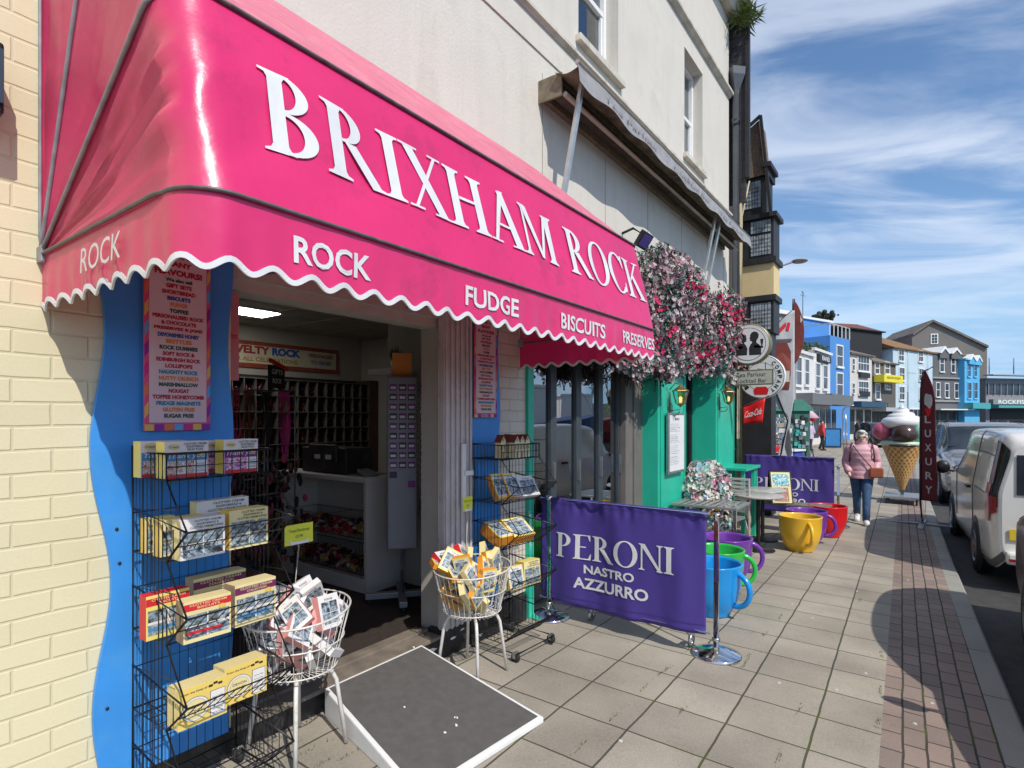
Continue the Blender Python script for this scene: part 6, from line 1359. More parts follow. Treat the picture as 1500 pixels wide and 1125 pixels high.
def vehicle(name, label, loc, rz, st, paint, wb, track, r):
    o = thing(name, label, 'car' if name != 'van' else 'van', loc, rz); B = Body(st); q = MB(); B.mesh(q); q.build('body', paint, o)
    for x in wb:
        for s in (1, -1):
            a = MB(); a.lathe([(0, 0), (r * 1.16, 0), (r * 1.2, -.03 * s)], 36, c=(x, s * (track + .006), r + .01), axis='y'); a.build('wheel_arch', M['black'], o); wheel(o, x, s * (track - .075), r, s)
    return o, B
# white panel van, tail towards the camera; local +y is its pavement side
white_v = mat('van_white', (.74, .72, .68), .22, var=.03, vs=2, coat=.6, dirt=(.40, .35, .27), dirt_amt=.25, dirt_s=3)
def vsec(x, w, zb, zbelt, zr, wr, sq=.92): return (x, [(w * .93, zb), (w * .99, zb + .12), (w, zb + .35), (w, zbelt), (w * .985, zbelt + .12), (wr * 1.02, zr - .22), (wr * .97, zr - .07), (wr * .80, zr - .01), (0, zr)])
VS = [vsec(-1.12, .80, .42, 1.05, 1.68, .70), vsec(-1.07, .87, .32, 1.05, 1.76, .75), vsec(-.90, .895, .26, 1.05, 1.82, .79), vsec(-.4, .90, .22, 1.05, 1.84, .80), vsec(.6, .90, .22, 1.05, 1.84, .80), vsec(1.5, .90, .22, 1.05, 1.82, .79), vsec(2.05, .90, .22, 1.05, 1.74, .74), vsec(2.5, .90, .22, 1.05, 1.42, .70), vsec(2.9, .895, .22, .98, 1.10, .70), vsec(3.3, .86, .24, .85, .96, .66), vsec(3.52, .76, .30, .72, .80, .58), vsec(3.58, .66, .36, .62, .70, .5)]
pr_, pf_ = on_g(1430, 836, -.125), on_g(1386, 786, -.125); yaw = math.atan2(pf_.y - pr_.y, pf_.x - pr_.x) * .55; c = pr_ + Matrix.Rotation(yaw, 3, 'Z') @ Vector((.03, -.90, 0)); c.z = gz(c.x, c.y) - .125
vo, B = vehicle('van', 'white panel van parked at the kerb with its tail lamps towards the camera', c, yaw, VS, white_v, (.0, 2.70), .90, .325)
q = MB()
for s in (1, -1): B.patch(q, .62, .70, .40, .62, s, .006, 0, 10, 6)
q.build('window', M['glassf'], vo); q = MB(); B.patch(q, .66, .76, .70, 1, 1, .006); B.patch(q, .66, .76, .70, 1, -1, .006); q.build('windscreen', M['glassf'], vo)
for s in (1, -1):
    q = MB(); B.patch(q, .045, .185, .34, .70, s, .012, 0, 8, 14); tl = q.build('tail_lamp', mat('tail_black', (.03, .008, .008), .15), vo); q = MB(); B.patch(q, .13, .20, .30, .52, s, .017, 0, 4, 8); B.patch(q, .05, .13, .32, .40, s, .017, 0, 6, 4); q.build('red_lens', mat('tail_red', (.30, .015, .02), .15), tl)
    q = MB(); B.patch(q, .02, .5, .02, .10, s, .010, 0, 20, 3); B.patch(q, .5, .93, .02, .08, s, .010, 0, 20, 3); q.build('sill_trim', mat('trim_grey', (.11, .11, .11), .6), vo)
    q = MB()
    for a in (.335, .545): q.tube([B.pt(a, t / 20, s) + Vector((0, .004 * s, 0)) for t in range(4, 17)], .004, 4)
    q.tube([B.pt(a / 40, .40, s) + Vector((0, .004 * s, 0)) for a in range(5, 14)], .005, 4); q.tube([B.pt(a / 40, .60, s) + Vector((0, .006 * s, 0)) for a in range(6, 14)], .006, 4); q.tube([B.pt(a / 40, .145, s) + Vector((0, .004 * s, 0)) for a in range(10, 24)], .006, 4); q.build('panel_gap', mat('gap_dark', (.09, .085, .08), .7), vo)
    q = MB(); p = B.pt(.365, .37, s); q.box(p.x - .11, p.x + .11, p.y - .01 if s > 0 else p.y - .045, p.y + .045 if s > 0 else p.y + .01, p.z - .02, p.z + .02); q.build('door_handle', M['blackm'], vo, bevel=.012)
    q = MB(); p = B.pt(.66, .42, s); q.ell((p.x + .02, p.y + .14 * s, p.z + .03), (.06, .11, .11), 14); q.tube([(p.x + .02, p.y - .02 * s, p.z - .04), (p.x + .02, p.y + .10 * s, p.z - .02)], .02, 6); q.build('wing_mirror', M['blackm'], vo)
q = MB(); x = -1.127; q.box(x - .012, x, -.006, .006, .55, 1.66); q.box(x - .01, x, -.60, .60, .50, .512); q.build('door_seam', mat('gap_dark', (.09, .085, .08), .7), vo); q = MB(); q.box(x - .10, x + .02, -.78, .78, .36, .50); q.build('bumper', white_v, vo, bevel=.03); q = MB(); q.box(x - .104, x - .098, .50, .76, .40, .43); q.box(x - .104, x - .098, -.76, -.50, .40, .43); q.build('reflector', mat('tail_red', (.5, .02, .02), .2), vo); q = MB(); q.box(x - .006, x - .001, -.68, -.04, 1.12, 1.56); q.box(x - .006, x - .001, .04, .68, 1.12, 1.56); q.build('rear_window', M['glassf'], vo)
q = MB(); q.box(x - .012, x - .002, .26, .74, .62, .74); q.build('number_plate', mat('plate_yellow', (.7, .5, .03), .5), vo)
# silver four-wheel drive facing the camera, nose at +x turned round
def csec(x, w, zb, zbelt, zr, wr): return (x, [(w * .94, zb), (w, zb + .15), (w, zbelt - .12), (w * .97, zbelt), (wr * 1.06, zbelt + (zr - zbelt) * .45), (wr * .98, zr - .06), (wr * .8, zr - .012), (0, zr)])
SS = [csec(-1.0, .80, .50, 1.05, 1.62, .66), csec(-.9, .90, .36, 1.08, 1.78, .74), csec(-.3, .93, .30, 1.10, 1.83, .76), csec(1.2, .93, .28, 1.10, 1.84, .77), csec(1.9, .93, .28, 1.10, 1.78, .74), csec(2.25, .93, .28, 1.10, 1.46, .72), csec(2.6, .93, .28, 1.08, 1.16, .78), csec(3.2, .92, .30, 1.02, 1.08, .76), csec(3.5, .88, .34, .92, .99, .72), csec(3.58, .80, .42, .80, .88, .66)]
sil_ = mat('silver_paint', (.40, .40, .39), .25, .6, var=.05, vs=2, coat=.5)
so_ = Vector((19.2, -1.05, 0)); so_.z = gz(so_.x, 0) - .125; vo2, B = vehicle('off_roader', 'silver four-wheel-drive car parked beyond the white van and facing the camera', so_, PI + rad(3), SS, sil_, (.0, 2.75), .93, .38)
q = MB(); B.patch(q, .46, .635, .52, 1, 1, .006, 0, 8, 10); B.patch(q, .46, .635, .52, 1, -1, .006, 0, 8, 10); q.build('windscreen', M['glassf'], vo2)
q = MB()
for s in (1, -1): B.patch(q, .12, .26, .48, .72, s, .006); B.patch(q, .28, .44, .48, .72, s, .006)
q.build('window', M['glassf'], vo2)
for s in (1, -1):
    q = MB(); q.box(3.50, 3.60, .52 * s - .17, .52 * s + .17, .78, .93); q.build('headlight', mat('lamp_glass', (.55, .57, .6), .1, coat=1), vo2, bevel=.03); q = MB(); q.ell((2.05, 1.05 * s, 1.15), (.06, .12, .10), 12); q.build('wing_mirror', M['blackm'], vo2)
    q = MB(); q.tube([(-.7, .68 * s, 1.86), (1.6, .68 * s, 1.87)], .02, 6); q.build('roof_rail', M['blackm'], vo2)
q = MB(); q.box(3.53, 3.61, -.34, .34, .74, .92); q.box(3.50, 3.60, -.7, .7, .36, .52); q.build('grille', M['blackm'], vo2, bevel=.01); q = MB(); q.box(3.60, 3.625, -.26, .26, .55, .66); q.build('number_plate', M['paper'], vo2); q = MB(); q.box(3.46, 3.63, -.86, .86, .50, .72); q.build('bumper', sil_, vo2, bevel=.04)
q = MB(); q.tube([(2.42, -.75, 1.27), (2.36, .05, 1.34)], .010, 5); q.tube([(2.42, -.0, 1.27), (2.36, .70, 1.34)], .010, 5); q.build('wiper', M['ink'], vo2)
# dark red car just at the right edge: its roof throws the round shadow across the paving
RS = [csec(-1.10, .74, .40, .90, 1.06, .60), csec(-.98, .83, .32, .95, 1.24, .60), csec(-.5, .86, .24, .98, 1.52, .66), csec(.2, .87, .22, .98, 1.61, .70), csec(1.1, .87, .22, .98, 1.61, .70), csec(1.7, .87, .22, .98, 1.45, .66), csec(2.15, .87, .22, .95, 1.06, .66), csec(2.7, .86, .24, .86, .94, .66), csec(3.1, .80, .28, .74, .82, .62), csec(3.25, .66, .36, .62, .70, .52)]
rp_ = mat('dark_red_paint', (.05, .006, .009), .3, .2, var=.05, coat=.4)
ro = Vector((5.95, -1.53, 0)); ro.z = gz(ro.x, 0) - .125; vo3, B = vehicle('parked_car', 'dark red car at the right edge throwing a round shadow on the brick paving', ro, PI + rad(1.5), RS, rp_, (.0, 2.5), .87, .31)
q = MB(); B.patch(q, .56, .68, .55, 1, 1, .006); B.patch(q, .56, .68, .55, 1, -1, .006); q.build('windscreen', M['glassf'], vo3); q = MB()
for s in (1, -1): B.patch(q, .16, .34, .47, .70, s, .006); B.patch(q, .36, .56, .47, .70, s, .006)
q.build('window', M['glassf'], vo3)
for s in (1, -1):
    q = MB(); q.ell((2.15, .96 * s, 1.02), (.06, .10, .08), 12); q.tube([(2.11, .80 * s, .97), (2.14, .90 * s, 1.0)], .02, 6); q.build('wing_mirror', rp_, vo3); q = MB(); B.patch(q, .0, .10, .42, .52, s, .01, 0, 5, 5); q.build('tail_lamp', mat('tail_red', (.3, .015, .02), .15), vo3)
# far parked cars, seen over the pavement
for i, (u, v, col, a, lb) in enumerate(((1278, 655, (.02, .02, .022), 200, 'black hatchback parked in the distance behind the woman in pink'), (1250, 640, (.25, .27, .3), 190, 'grey car far down the street beside the blue pavement board'))):
    P = on_g(u, v, -.125); vo4, B = vehicle('distant_car', lb, P, rad(a), RS, mat('far_paint_%s' % 'ab'[i], col, .25, .2, coat=.5), (.0, 2.5), .87, .31); q = MB(); B.patch(q, .56, .68, .55, 1, 1, .006); B.patch(q, .56, .68, .55, 1, -1, .006)
    for s in (1, -1): B.patch(q, .16, .34, .47, .70, s, .006); B.patch(q, .36, .56, .47, .70, s, .006)
    q.build('window', M['glassf'], vo4)

# ================================================================ giant ice cream cone
ip = Vector((14.77, .40, 0)); ip.z = gz(ip.x, ip.y); ic = thing('ice_cream_model', 'giant model ice cream cone with pink, chocolate and mint scoops under a white swirl', 'advertising model', ip, 0)
wm_ = brickmat('waffle', 'xy', .09, .09, (.50, .27, .09), (.44, .23, .07), (.62, .40, .17), msize=.012, off=0, bump=.2, rough=.5)
q = MB(); NA, NZc = 72, 60; z0, z1 = .28, 1.24
def cr(t): return .035 + .335 * t
vs = []; 
for j in range(NZc + 1):
    t = j / NZc
    for k in range(NA):
        a = 2 * PI * k / NA; g1 = math.sin(9 * a + t * 24); g2 = math.sin(9 * a - t * 24); r = cr(t) + .012 * max(g1 ** 8, g2 ** 8); vs.append((r * math.cos(a), r * math.sin(a), z0 + (z1 - z0) * t))
q.add(vs, [(j * NA + k, j * NA + (k + 1) % NA, (j + 1) * NA + (k + 1) % NA, (j + 1) * NA + k) for j in range(NZc) for k in range(NA)], 0, True)
for i, f in enumerate(q.f):
    j, k = divmod(i, NA); t = (j + .5) / NZc; a = 2 * PI * (k + .5) / NA; q.m[i] = 1 if max(math.sin(9 * a + t * 24) ** 8, math.sin(9 * a - t * 24) ** 8) > .35 else 0
q.build('cone', [mat('waffle_deep', (.36, .17, .05), .5), mat('waffle_ridge', (.66, .40, .15), .5)], ic)
q = MB(); q.lathe([(0, 1.20), (.37, 1.22), (.40, 1.26), (.38, 1.31), (0, 1.33)], 40); q.build('cone_rim', mat('mint_cream', (.50, .62, .45), .4), ic)
to = Vector((-ip.x, -ip.y, 0)).normalized(); rt = Vector((-to.y, to.x, 0)) * 1
choc = mat('chocolate', (.055, .03, .022), .25, coat=.3); strw = mat('strawberry', (.50, .10, .16), .35); mint = mat('mint', (.30, .58, .45), .35)
MB().ell(to * .20 + Vector((0, 0, 1.47)) - rt * -.03, (.25, .25, .235), 32).build('chocolate_scoop', choc, ic); MB().ell(to * .06 - rt * .36 + Vector((0, 0, 1.53)), (.19, .19, .19), 28).build('strawberry_scoop', strw, ic); MB().ell(to * .04 + rt * .34 + Vector((0, 0, 1.47)), (.20, .2, .24), 28).build('mint_scoop', mint, ic); MB().lathe([(.20, -.03), (.27, -.02), (.28, .01), (.24, .03)], 36, c=tuple(to * .16 + Vector((0, 0, 1.235)))).build('chocolate_lip', choc, ic)
q = MB()
def swirl(z0, z1, r0, r1, tr0, tr1, turns, ph):
    n = int(turns * 26); q.tube([Vector(((r0 + (r1 - r0) * i / n) * math.cos(ph + 2 * PI * turns * i / n), (r0 + (r1 - r0) * i / n) * math.sin(ph + 2 * PI * turns * i / n), z0 + (z1 - z0) * i / n)) for i in range(n + 1)], [tr0 + (tr1 - tr0) * i / n for i in range(n + 1)], 14)
swirl(1.69, 2.05, .28, .0, .125, .035, 3.4, 1.0); q.ell((0, 0, 1.68), (.27, .27, .2), 24); q.tube([(0, 0, 1.98), (.01, 0, 2.06), (.03, .01, 2.13)], [.05, .03, .006], 10)
q.build('whipped_swirl', mat('cream_white', (.78, .77, .74), .35), ic)
q = MB(); q.box(-.45, .45, -.32, .32, .12, .17); q.build('base', M['greymetal'], ic, bevel=.01); q = MB(); q.tube([(0, 0, .17), (0, 0, .34)], .03, 8); q.build('stem', M['greymetal'], ic)
for sx in (-.38, .38):
    for sy in (-.26, .26): MB().lathe([(0, -.02), (.055, -.018), (.06, 0), (.055, .018), (0, .02)], 16, c=(sx, sy, .06), axis='y').build('castor', M['rubber'], ic)
# ================================================================ feather flags
def feather(label, base, outline, H, m, deco, decom, wave, yaw, pole_r=.016):
    o = thing('feather_flag', label, 'flag', base, yaw, 'feather flags'); q = MB(); n = 46
    def fn(i, j):
        t = j; w0, w1 = outline(t); x = w0 + (w1 - w0) * i; return Vector((x, wave * math.sin(t * 7 + x * 3) * (abs(x) / .3) + .01 * noise.noise(Vector((x * 6, t * 9, 1))), H[0] + (H[1] - H[0]) * t))
    q.grid(fn, 14, n); fl = q.build('cloth', m, o, solid=.003); d = MB(); deco(d, fn); d.build('print', decom, fl)
    q = MB(); q.tube([(0, .0, .02)] + [(outline(t)[0] - .012, 0, H[0] + (H[1] - H[0]) * t) for t in (0, .3, .6, .8, .9, .96, 1)], [pole_r] * 3 + [pole_r * .8] * 3 + [pole_r * .5] * 2, 8); q.build('pole', M['blackm'], o); return o
def lux(d, fn):
    for k, ch in enumerate('LUXURY'):
        t = .61 - .105 * k; vs, fs, asp = text_geo(ch, .02, 0); d.add([fn(.30 + .42 * p[0], t - .028 + .055 * p[1]) + Vector((0, -.012, 0)) for p in vs], fs, 0)
    pts = [(.55 + .30 * math.cos(a * .3), .75 + .055 * math.sin(a * .3) + .01 * math.sin(a)) for a in range(21)]; d.add([fn(clamp(a, .1, .95), b) + Vector((0, -.012, 0)) for a, b in pts], [tuple(range(21))], 0); pts = [(.3, .69), (.8, .69), (.62, .63), (.5, .63)]; d.add([fn(a, b) + Vector((0, -.013, 0)) for a, b in pts], [(0, 1, 2, 3)], 1)
fb = on_g(1351, 769); fy = math.atan2(fb.y, fb.x) - PI / 2 - .55
o = feather('maroon feather flag with white letters on a cross foot beside the white van', fb, lambda t: (-.02 + .06 * max(0, t - .72) ** 2 * 40 * .25, .23 - .02 * t - (0 if t < .70 else .19 * ((t - .70) / .30) ** 2)) if t < .999 else (.18, .19), (.42, 2.68), M['maroon'], lux, [mat('flag_white', (.50, .47, .46), .7), M['red']], .03, fy)
q = MB()
for a in (.5, 2.07, 3.64, 5.21): q.bar((.05 * math.cos(a), .05 * math.sin(a), .025), (.52 * math.cos(a), .52 * math.sin(a), .012), .07, .018)
q.tube([(0, 0, .03), (0, 0, .12)], .028, 8); q.build('cross_foot', M['greymetal'], o, bevel=.003)
def coffee(d, fn):
    def blob(pts, mi, l): d.add([fn(clamp(a, .02, .98), b) + Vector((0, -.012 - l, 0)) for a, b in pts], [tuple(range(len(pts)))], mi)
    blob([(.10, .50), (.78, .50), (.85, .60), (.86, .74), (.70, .80), (.05, .80), (.03, .62)], 0, 0); blob([(.06, .68), (.5, .74), (.84, .69), (.84, .60), (.4, .57), (.05, .60)], 1, .002); blob([(.20, .88), (.46, .93), (.56, .90), (.30, .85)], 2, 0); blob([(.58, .93), (.76, .92), (.74, .87), (.60, .88)], 2, 0); blob([(.05, .805), (.9, .805), (.88, .822), (.06, .822)], 3, .003)
    blob([(.55, .26), (.95, .22), (.97, .10), (.70, .06), (.45, .14)], 3, 0); blob([(.60, .62), (.80, .62), (.80, .55), (.60, .55)], 4, .004)
fb2 = Vector((12.6, 2.12, gz(13, 2.1))); feather('white and brown ice cream feather flag rising behind the round hanging signs', fb2, lambda t: ((-.47 + (0 if t < .8 else .42 * ((t - .8) / .2) ** 2)) if t > .42 else -.20 - .27 * max(0, (t - .34) / .08) - .08 * math.sin(t * 15) - .10 * max(0, .14 - t) / .14, -.01 if t > .42 else -.03 - .06 * math.sin((.42 - t) * 9)), (.75, 3.95), mat('flag_grey', (.52, .52, .53), .7, var=.1), coffee, [mat('flag_brown', (.20, .035, .025), .7), mat('flag_tan', (.30, .07, .05), .7), M['red'], mat('flag_dark', (.10, .10, .11), .7), mat('flag_cream', (.65, .60, .5), .7)], .02, math.atan2(2.5, 13) - PI / 2)
fb3 = Vector((12.95, 2.19, gz(13, 2.2))); feather('slim brown feather flag leaning beside the white one', fb3, lambda t: (-.02, .17 * math.sin(PI * min(1, t * 1.05)) ** .7 + .01), (2.9, 4.25), mat('flag_brown', (.20, .035, .025), .7), lambda d, fn: d.add([fn(.7, .62) + Vector((0, -.012, 0)), fn(.95, .66) + Vector((0, -.012, 0)), fn(.8, .74) + Vector((0, -.012, 0))], [(0, 1, 2)]), [mat('flag_cream', (.65, .60, .5), .7)], .02, math.atan2(2.19, 12.95) - PI / 2)
# ================================================================ next shop's pavement display
def tone(k, c, r=.7, **kw): return mat('tone_' + k, c, r, **kw)
cobalt = tone('cobalt', (.03, .07, .42))
o = thing('display_counter', 'cobalt blue pavement counter loaded with postcards beyond the far purple banner', 'counter', (15, 2.6, gz(15, 2.6)))
c0 = at(1098, 662, 14.2); c1 = at(1176, 676, 15.6); g = gz(15, 2.6)
ux = (Vector((c1.x, c1.y, 0)) - Vector((c0.x, c0.y, 0))); Ld = ux.length; ux.normalize(); an = math.atan2(ux.y, ux.x); MC = Matrix.Translation((c0.x, c0.y, g)) @ Matrix.Rotation(an, 4, 'Z')
MB().box(0, Ld, 0, .7, 0, .86).xf(MC).build('front', cobalt, o, True); MB().box(-.05, Ld + .05, -.06, .74, .865, .91).xf(MC).build('top', M['paper'], o, True); q = MB(); q.text('ICE CREAM', MC @ Vector((Ld * .38, -.008, .62)), ux, Z, 0, w=Ld * .5, h=.14, bold=.02); q.text('POSTCARDS', MC @ Vector((Ld * .38, -.008, .42)), ux, Z, 0, w=Ld * .42, h=.11, bold=.02); q.build('lettering', M['paper'], o, True)
for i, (s, dd, n) in enumerate(((.16, .35, 5), (.40, .4, 5), (.74, .3, 4))):
    p = MC @ Vector((Ld * s, dd, .915)); t = thing('postcard_rack', ['postcard spinner at the left of the cobalt counter', 'postcard spinner in the middle of the cobalt counter', 'slim postcard spinner at the right of the cobalt counter'][i], 'display stand', p, an, 'postcard spinners on the cobalt counter'); q = MB(); q.tube([(0, 0, 0), (0, 0, .95)], .015, 6); q.lathe([(0, 0), (.14, 0), (.14, .02), (0, .02)], 14); q.build('stand', M['upvc'], t); q = MB()
    for r in range(6):
        for k in range(8):
            a = k * PI / 4; Mx = Matrix.Rotation(a, 4, 'Z') @ Matrix.Translation((0, -.19, .06 + r * .15)) @ Matrix.Rotation(.2, 4, 'X'); q.obox(Mx, .13, .006, .11, random.randrange(4))
    q.build('postcards', [PH[0], PH[1], M['paper'], tone('card_peach', (.55, .38, .30))], t)
bt = thing('red_boat_tray', 'red boat-shaped display tray in front of the cobalt counter', 'tray', (13.6, 2.2, .6)); pA, pB = at(1084, 660, 13.2), at(1143, 667, 13.6); d = (pB - pA); d.z = 0; Lb = d.length; MT = Matrix.Translation(pA - Z * .05) @ Matrix.Rotation(math.atan2(d.y, d.x), 4, 'Z'); q = MB()
q.prism([(0, .12), (Lb * .06, 0), (Lb * .94, 0), (Lb, .14), (Lb * .5, .08)][::1], MT @ Vector((0, -.15, 0)), MT.to_3x3() @ X, Z, .35); q.build('hull', M['red'], bt, True); q = MB(); q.box(Lb * .1, Lb * .45, -.10, .12, .095, .17); q.xf(MT); q.build('white_box', M['paper'], bt, True); q = MB()
for xx in (.2, .8): q.box(Lb * xx - .03, Lb * xx + .03, -.02, .02, -(pA.z - .05 - gz(13.6, 2)), .0)
q.xf(MT); q.build('leg', M['greymetal'], bt, True)
# folding chair / bicycle-like stand legs by the counter end
q = MB(); p = on_g(1178, 690); q.tube([p + Vector((0, 0, .75)), p + Vector((.15, -.12, 0))], .018, 6); q.tube([p + Vector((.1, -.08, .75)), p + Vector((-.1, .08, 0))], .018, 6); q.tube([p + Vector((.3, -.2, .72)), p + Vector((.2, -.3, 0))], .018, 6); tag(q.build('folding_stand', M['blackm']), 'black folding stand at the end of the cobalt counter', 'stand')
aw2 = thing('far_shop_awning', 'dark slim awning sticking out over the next shop front', 'awning', (17, 3, 2)); a, b = at(1134, 556, 17), at(1163, 589, 16.2); q = MB(); q.grid(lambda i, j: a.lerp(b, j) + Vector((5.5 * i * .0 + 2.8 * i, .9 * i, 0)), 4, 4); q.build('canvas', tone('awning_charcoal', (.03, .03, .035)), aw2, True, solid=.04); q = MB(); q.bar(a + Z * .05, b + Z * .05, .05, .05); q.bar(a - Z * .25, b - Z * .06, .04, .04); q.build('arm', M['blackm'], aw2, True)
gk = thing('green_kiosk', 'dark green kiosk with hanging goods in front of the far shops', 'kiosk', (21, 5.5, gz(21, 5))); a = at(1128, 600, 21); g = gz(21, 5)
Mk = Matrix.Translation((a.x, a.y, g)) @ Matrix.Rotation(rad(-52), 4, 'Z'); MB().box(0, 1.5, 0, 1.2, 0, 2.0).xf(Mk).build('walls', tone('kiosk_green', (.03, .12, .09)), gk, True); q = MB(); q.prism([(-.15, 2.0), (1.65, 2.0), (1.2, 2.42), (.3, 2.42)], Mk @ Vector((0, -.1, 0)), Mk.to_3x3() @ X, Z, 1.4); q.build('roof', tone('kiosk_roof', (.05, .20, .15)), gk, True); q = MB()
for _ in range(60): q.obox(Mk @ Matrix.Translation((random.uniform(.1, 1.4), -.04, random.uniform(.6, 1.8))), .12, .03, .14, random.randrange(4))
q.build('goods', [PH[1], tone('teal', (.05, .35, .32)), M['paper'], M['dark']], gk, True)
sh_ = MB(); P = on_g(1128, 640)
# balloons, parasols and boards further on
for nm, u, v, m, r, lb in (('balloon', 1180, 613, tone('balloon_blue', (.05, .13, .35), .3), .16, 'dark blue balloon above the distant person in lilac'), ('balloon', 1191, 613, tone('balloon_red', (.55, .02, .04), .3), .13, 'red balloon above the distant person in lilac')):
    p = at(u, v, 24); t = thing(nm, lb, 'balloon', p); MB().ell((0, 0, 0), (r, r, r * 1.15), 20).build('skin', m, t); MB().tube([(0, 0, -r * 1.1), (.03, .02, -r * 3), (0, .05, -(p.z - gz(25, 4)) + .02)], .006, 4).build('string', M['paper'], t)
pk = tone('pale_pink', (.62, .42, .48)); p = at(1186, 606, 23.5); t = thing('folded_parasol', 'pale pink pointed parasol above the distant balloons', 'parasol', (p.x, p.y, gz(p.x, p.y))); zt = p.z + .38 - gz(p.x, p.y); MB().lathe([(0, zt), (.10, zt - .25), (.36, zt - .55), (.34, zt - .57), (0, zt - .45)], 16).build('canopy', pk, t); MB().tube([(0, 0, 0), (0, 0, zt)], .02, 6).build('pole', M['steel'], t)
def aboard(label, u, v, w, h, m, m2):
    P = on_g(u, v); an = math.atan2(P.y, P.x) - PI / 2; t = thing('pavement_board', label, 'sign', P, an); q = MB(); q.obox(Matrix.Translation((0, -.10, h / 2 + .02)) @ Matrix.Rotation(.09, 4, 'X'), w, .03, h); q.obox(Matrix.Translation((0, .12, h / 2 + .02)) @ Matrix.Rotation(-.09, 4, 'X'), w, .03, h); q.build('frame', m2, t); q = MB(); q.obox(Matrix.Translation((0, -.118, h / 2 + .03)) @ Matrix.Rotation(.09, 4, 'X'), w * .82, .006, h * .84); q.build('panel', m, t); return t
aboard('blue pavement sign board standing beyond the silver hoop rail', 1220, 656, .86, 1.12, tone('sky_board', (.06, .30, .68)), tone('board_navy', (.02, .06, .12)))
aboard('dark pavement board standing behind the blue one', 1212, 645, .7, 1.0, tone('board_dark', (.03, .05, .06)), M['blackm']); aboard('pale grey menu board in front of the grey canopied shop', 1201, 632, .9, 1.0, tone('board_pale', (.50, .50, .50)), tone('board_wood', (.35, .22, .13)))
hp = on_g(1236, 668); t = thing('hoop_rail', 'tall silver hooped rail on the pavement left of the woman in pink', 'rail', hp); an = math.atan2(hp.y, hp.x) - PI / 2; q = MB(); Mx = Matrix.Rotation(an, 4, 'Z'); pts = [Vector((0, 0, 0)), Vector((-.03, 0, 1.5)), Vector((-.05, 0, 2.0))] + [Vector((.40 - .45 * math.cos(k * .2), 0, 2.05 + .28 * math.sin(k * .2))) for k in range(1, 9)]; q.tube([Mx @ p for p in pts], .035, 8); q.tube([Mx @ (p + Vector((.12, .02, 0))) for p in pts[:3]] , .03, 8); q.build('tube', M['steel'], t)
# street lamp reaching over the roofs
lpA, lpB = at(1128, 395, 19), at(1164, 383, 19); t = thing('street_lamp', 'grey street lamp head on a long arm against the sky', 'street lamp', (lpA.x - .6, lpA.y + .3, 0)); q = MB(); q.tube([lpA + Vector((-.6, .3, -3.2)), lpA + Vector((-.5, .25, -.3)), lpA, lpB], .035, 8); q.build('arm', M['greymetal'], t, True); q = MB(); q.ell(lpB + Vector((.16, -.12, .03)), (.30, .26, .06), 14); q.build('head', tone('lamp_grey', (.33, .33, .33)), t, True)
# ================================================================ buildings along the harbour front
CAMP = Vector((0, 0, CH))
def winmat(): return M['glassf']
def facade(name, label, u0, d0, u1, d1, vt, wallm, depth=9, wins=(), frame=None, roof=None, zbase=-.3, extra=None, cat='building', roofm=None, ridge=0):
    """block whose street face runs between two sight lines; windows are cut by sight lines too, then built with depth"""
    A = at(u0, HV, d0); Bp = at(u1, HV, d1); A.z = Bp.z = 0; ux = (Bp - A); Lw = ux.length; ux.normalize(); n = ux.cross(Z); zt = CH + (HV - vt) / F * d0
    o = thing(name, label, cat, (A.x, A.y, zbase)); an = math.atan2(ux.y, ux.x); T = Matrix.Translation((A.x, A.y, 0)) @ Matrix.Rotation(an, 4, 'Z')
    def hit(u, v):
        dv = at(u, v, 1) - CAMP; t = (A - CAMP).dot(n) / dv.dot(n); p = CAMP + dv * t; return (p - A).dot(ux), p.z
    MB().box(0, Lw, 0, depth, zbase, zt).xf(T).build('wall', wallm, o, True)
    if roof == 'pitch':
        q = MB(); e = .25; hr = ridge; q.add([T @ Vector(p) for p in ((-e, -e, zt - .05), (Lw + e, -e, zt - .05), (Lw + e, depth / 2, zt + hr), (-e, depth / 2, zt + hr), (-e, depth + e, zt - .05), (Lw + e, depth + e, zt - .05))], [(0, 1, 2, 3), (3, 2, 5, 4), (0, 3, 4), (1, 5, 2)]); q.build('roof', roofm, o, True, solid=.12)
    elif roof == 'flat':
        MB().box(-.12, Lw + .12, -.15, depth + .1, zt + .004, zt + .18).xf(T).build('roof', roofm or wallm, o, True)
    fm = frame or M['white']
    for w in wins:
        x0, za = hit(w[0], w[3]); x1, zb = hit(w[1], w[2]); q = MB(); b = min(.10, (x1 - x0) * .14)
        q.box(x0 - b, x0, -.07, .02, za - b, zb + b); q.box(x1, x1 + b, -.07, .02, za - b, zb + b); q.box(x0, x1, -.07, .02, zb, zb + b); q.box(x0 - b, x1 + b, -.14, .02, za - b * 1.6, za - .002)
        if len(w) > 4:
            for k in range(1, w[4]): q.box(x0 + (x1 - x0) * k / w[4] - .02, x0 + (x1 - x0) * k / w[4] + .02, -.05, .0, za, zb)
        q.box(x0, x1, -.055, .0, (za + zb) / 2 - .03, (za + zb) / 2 + .03); q.xf(T); f = q.build('window', fm, o, True); MB().box(x0, x1, -.02, -.004, za, zb).xf(T).build('pane', M['glassf'], f, True)
    if extra: extra(o, T, hit, Lw, zt)
    return o, T, hit, Lw, zt
def xbox(o, T, hit, name, u0, u1, v0, v1, m, y0=-.2, y1=.0, bev=0):
    x0, zb = hit(u0, v0); x1, za = hit(u1, v1); return MB().box(x0, x1, y0, y1, min(za, zb), max(za, zb)).xf(T).build(name, m, o, True)
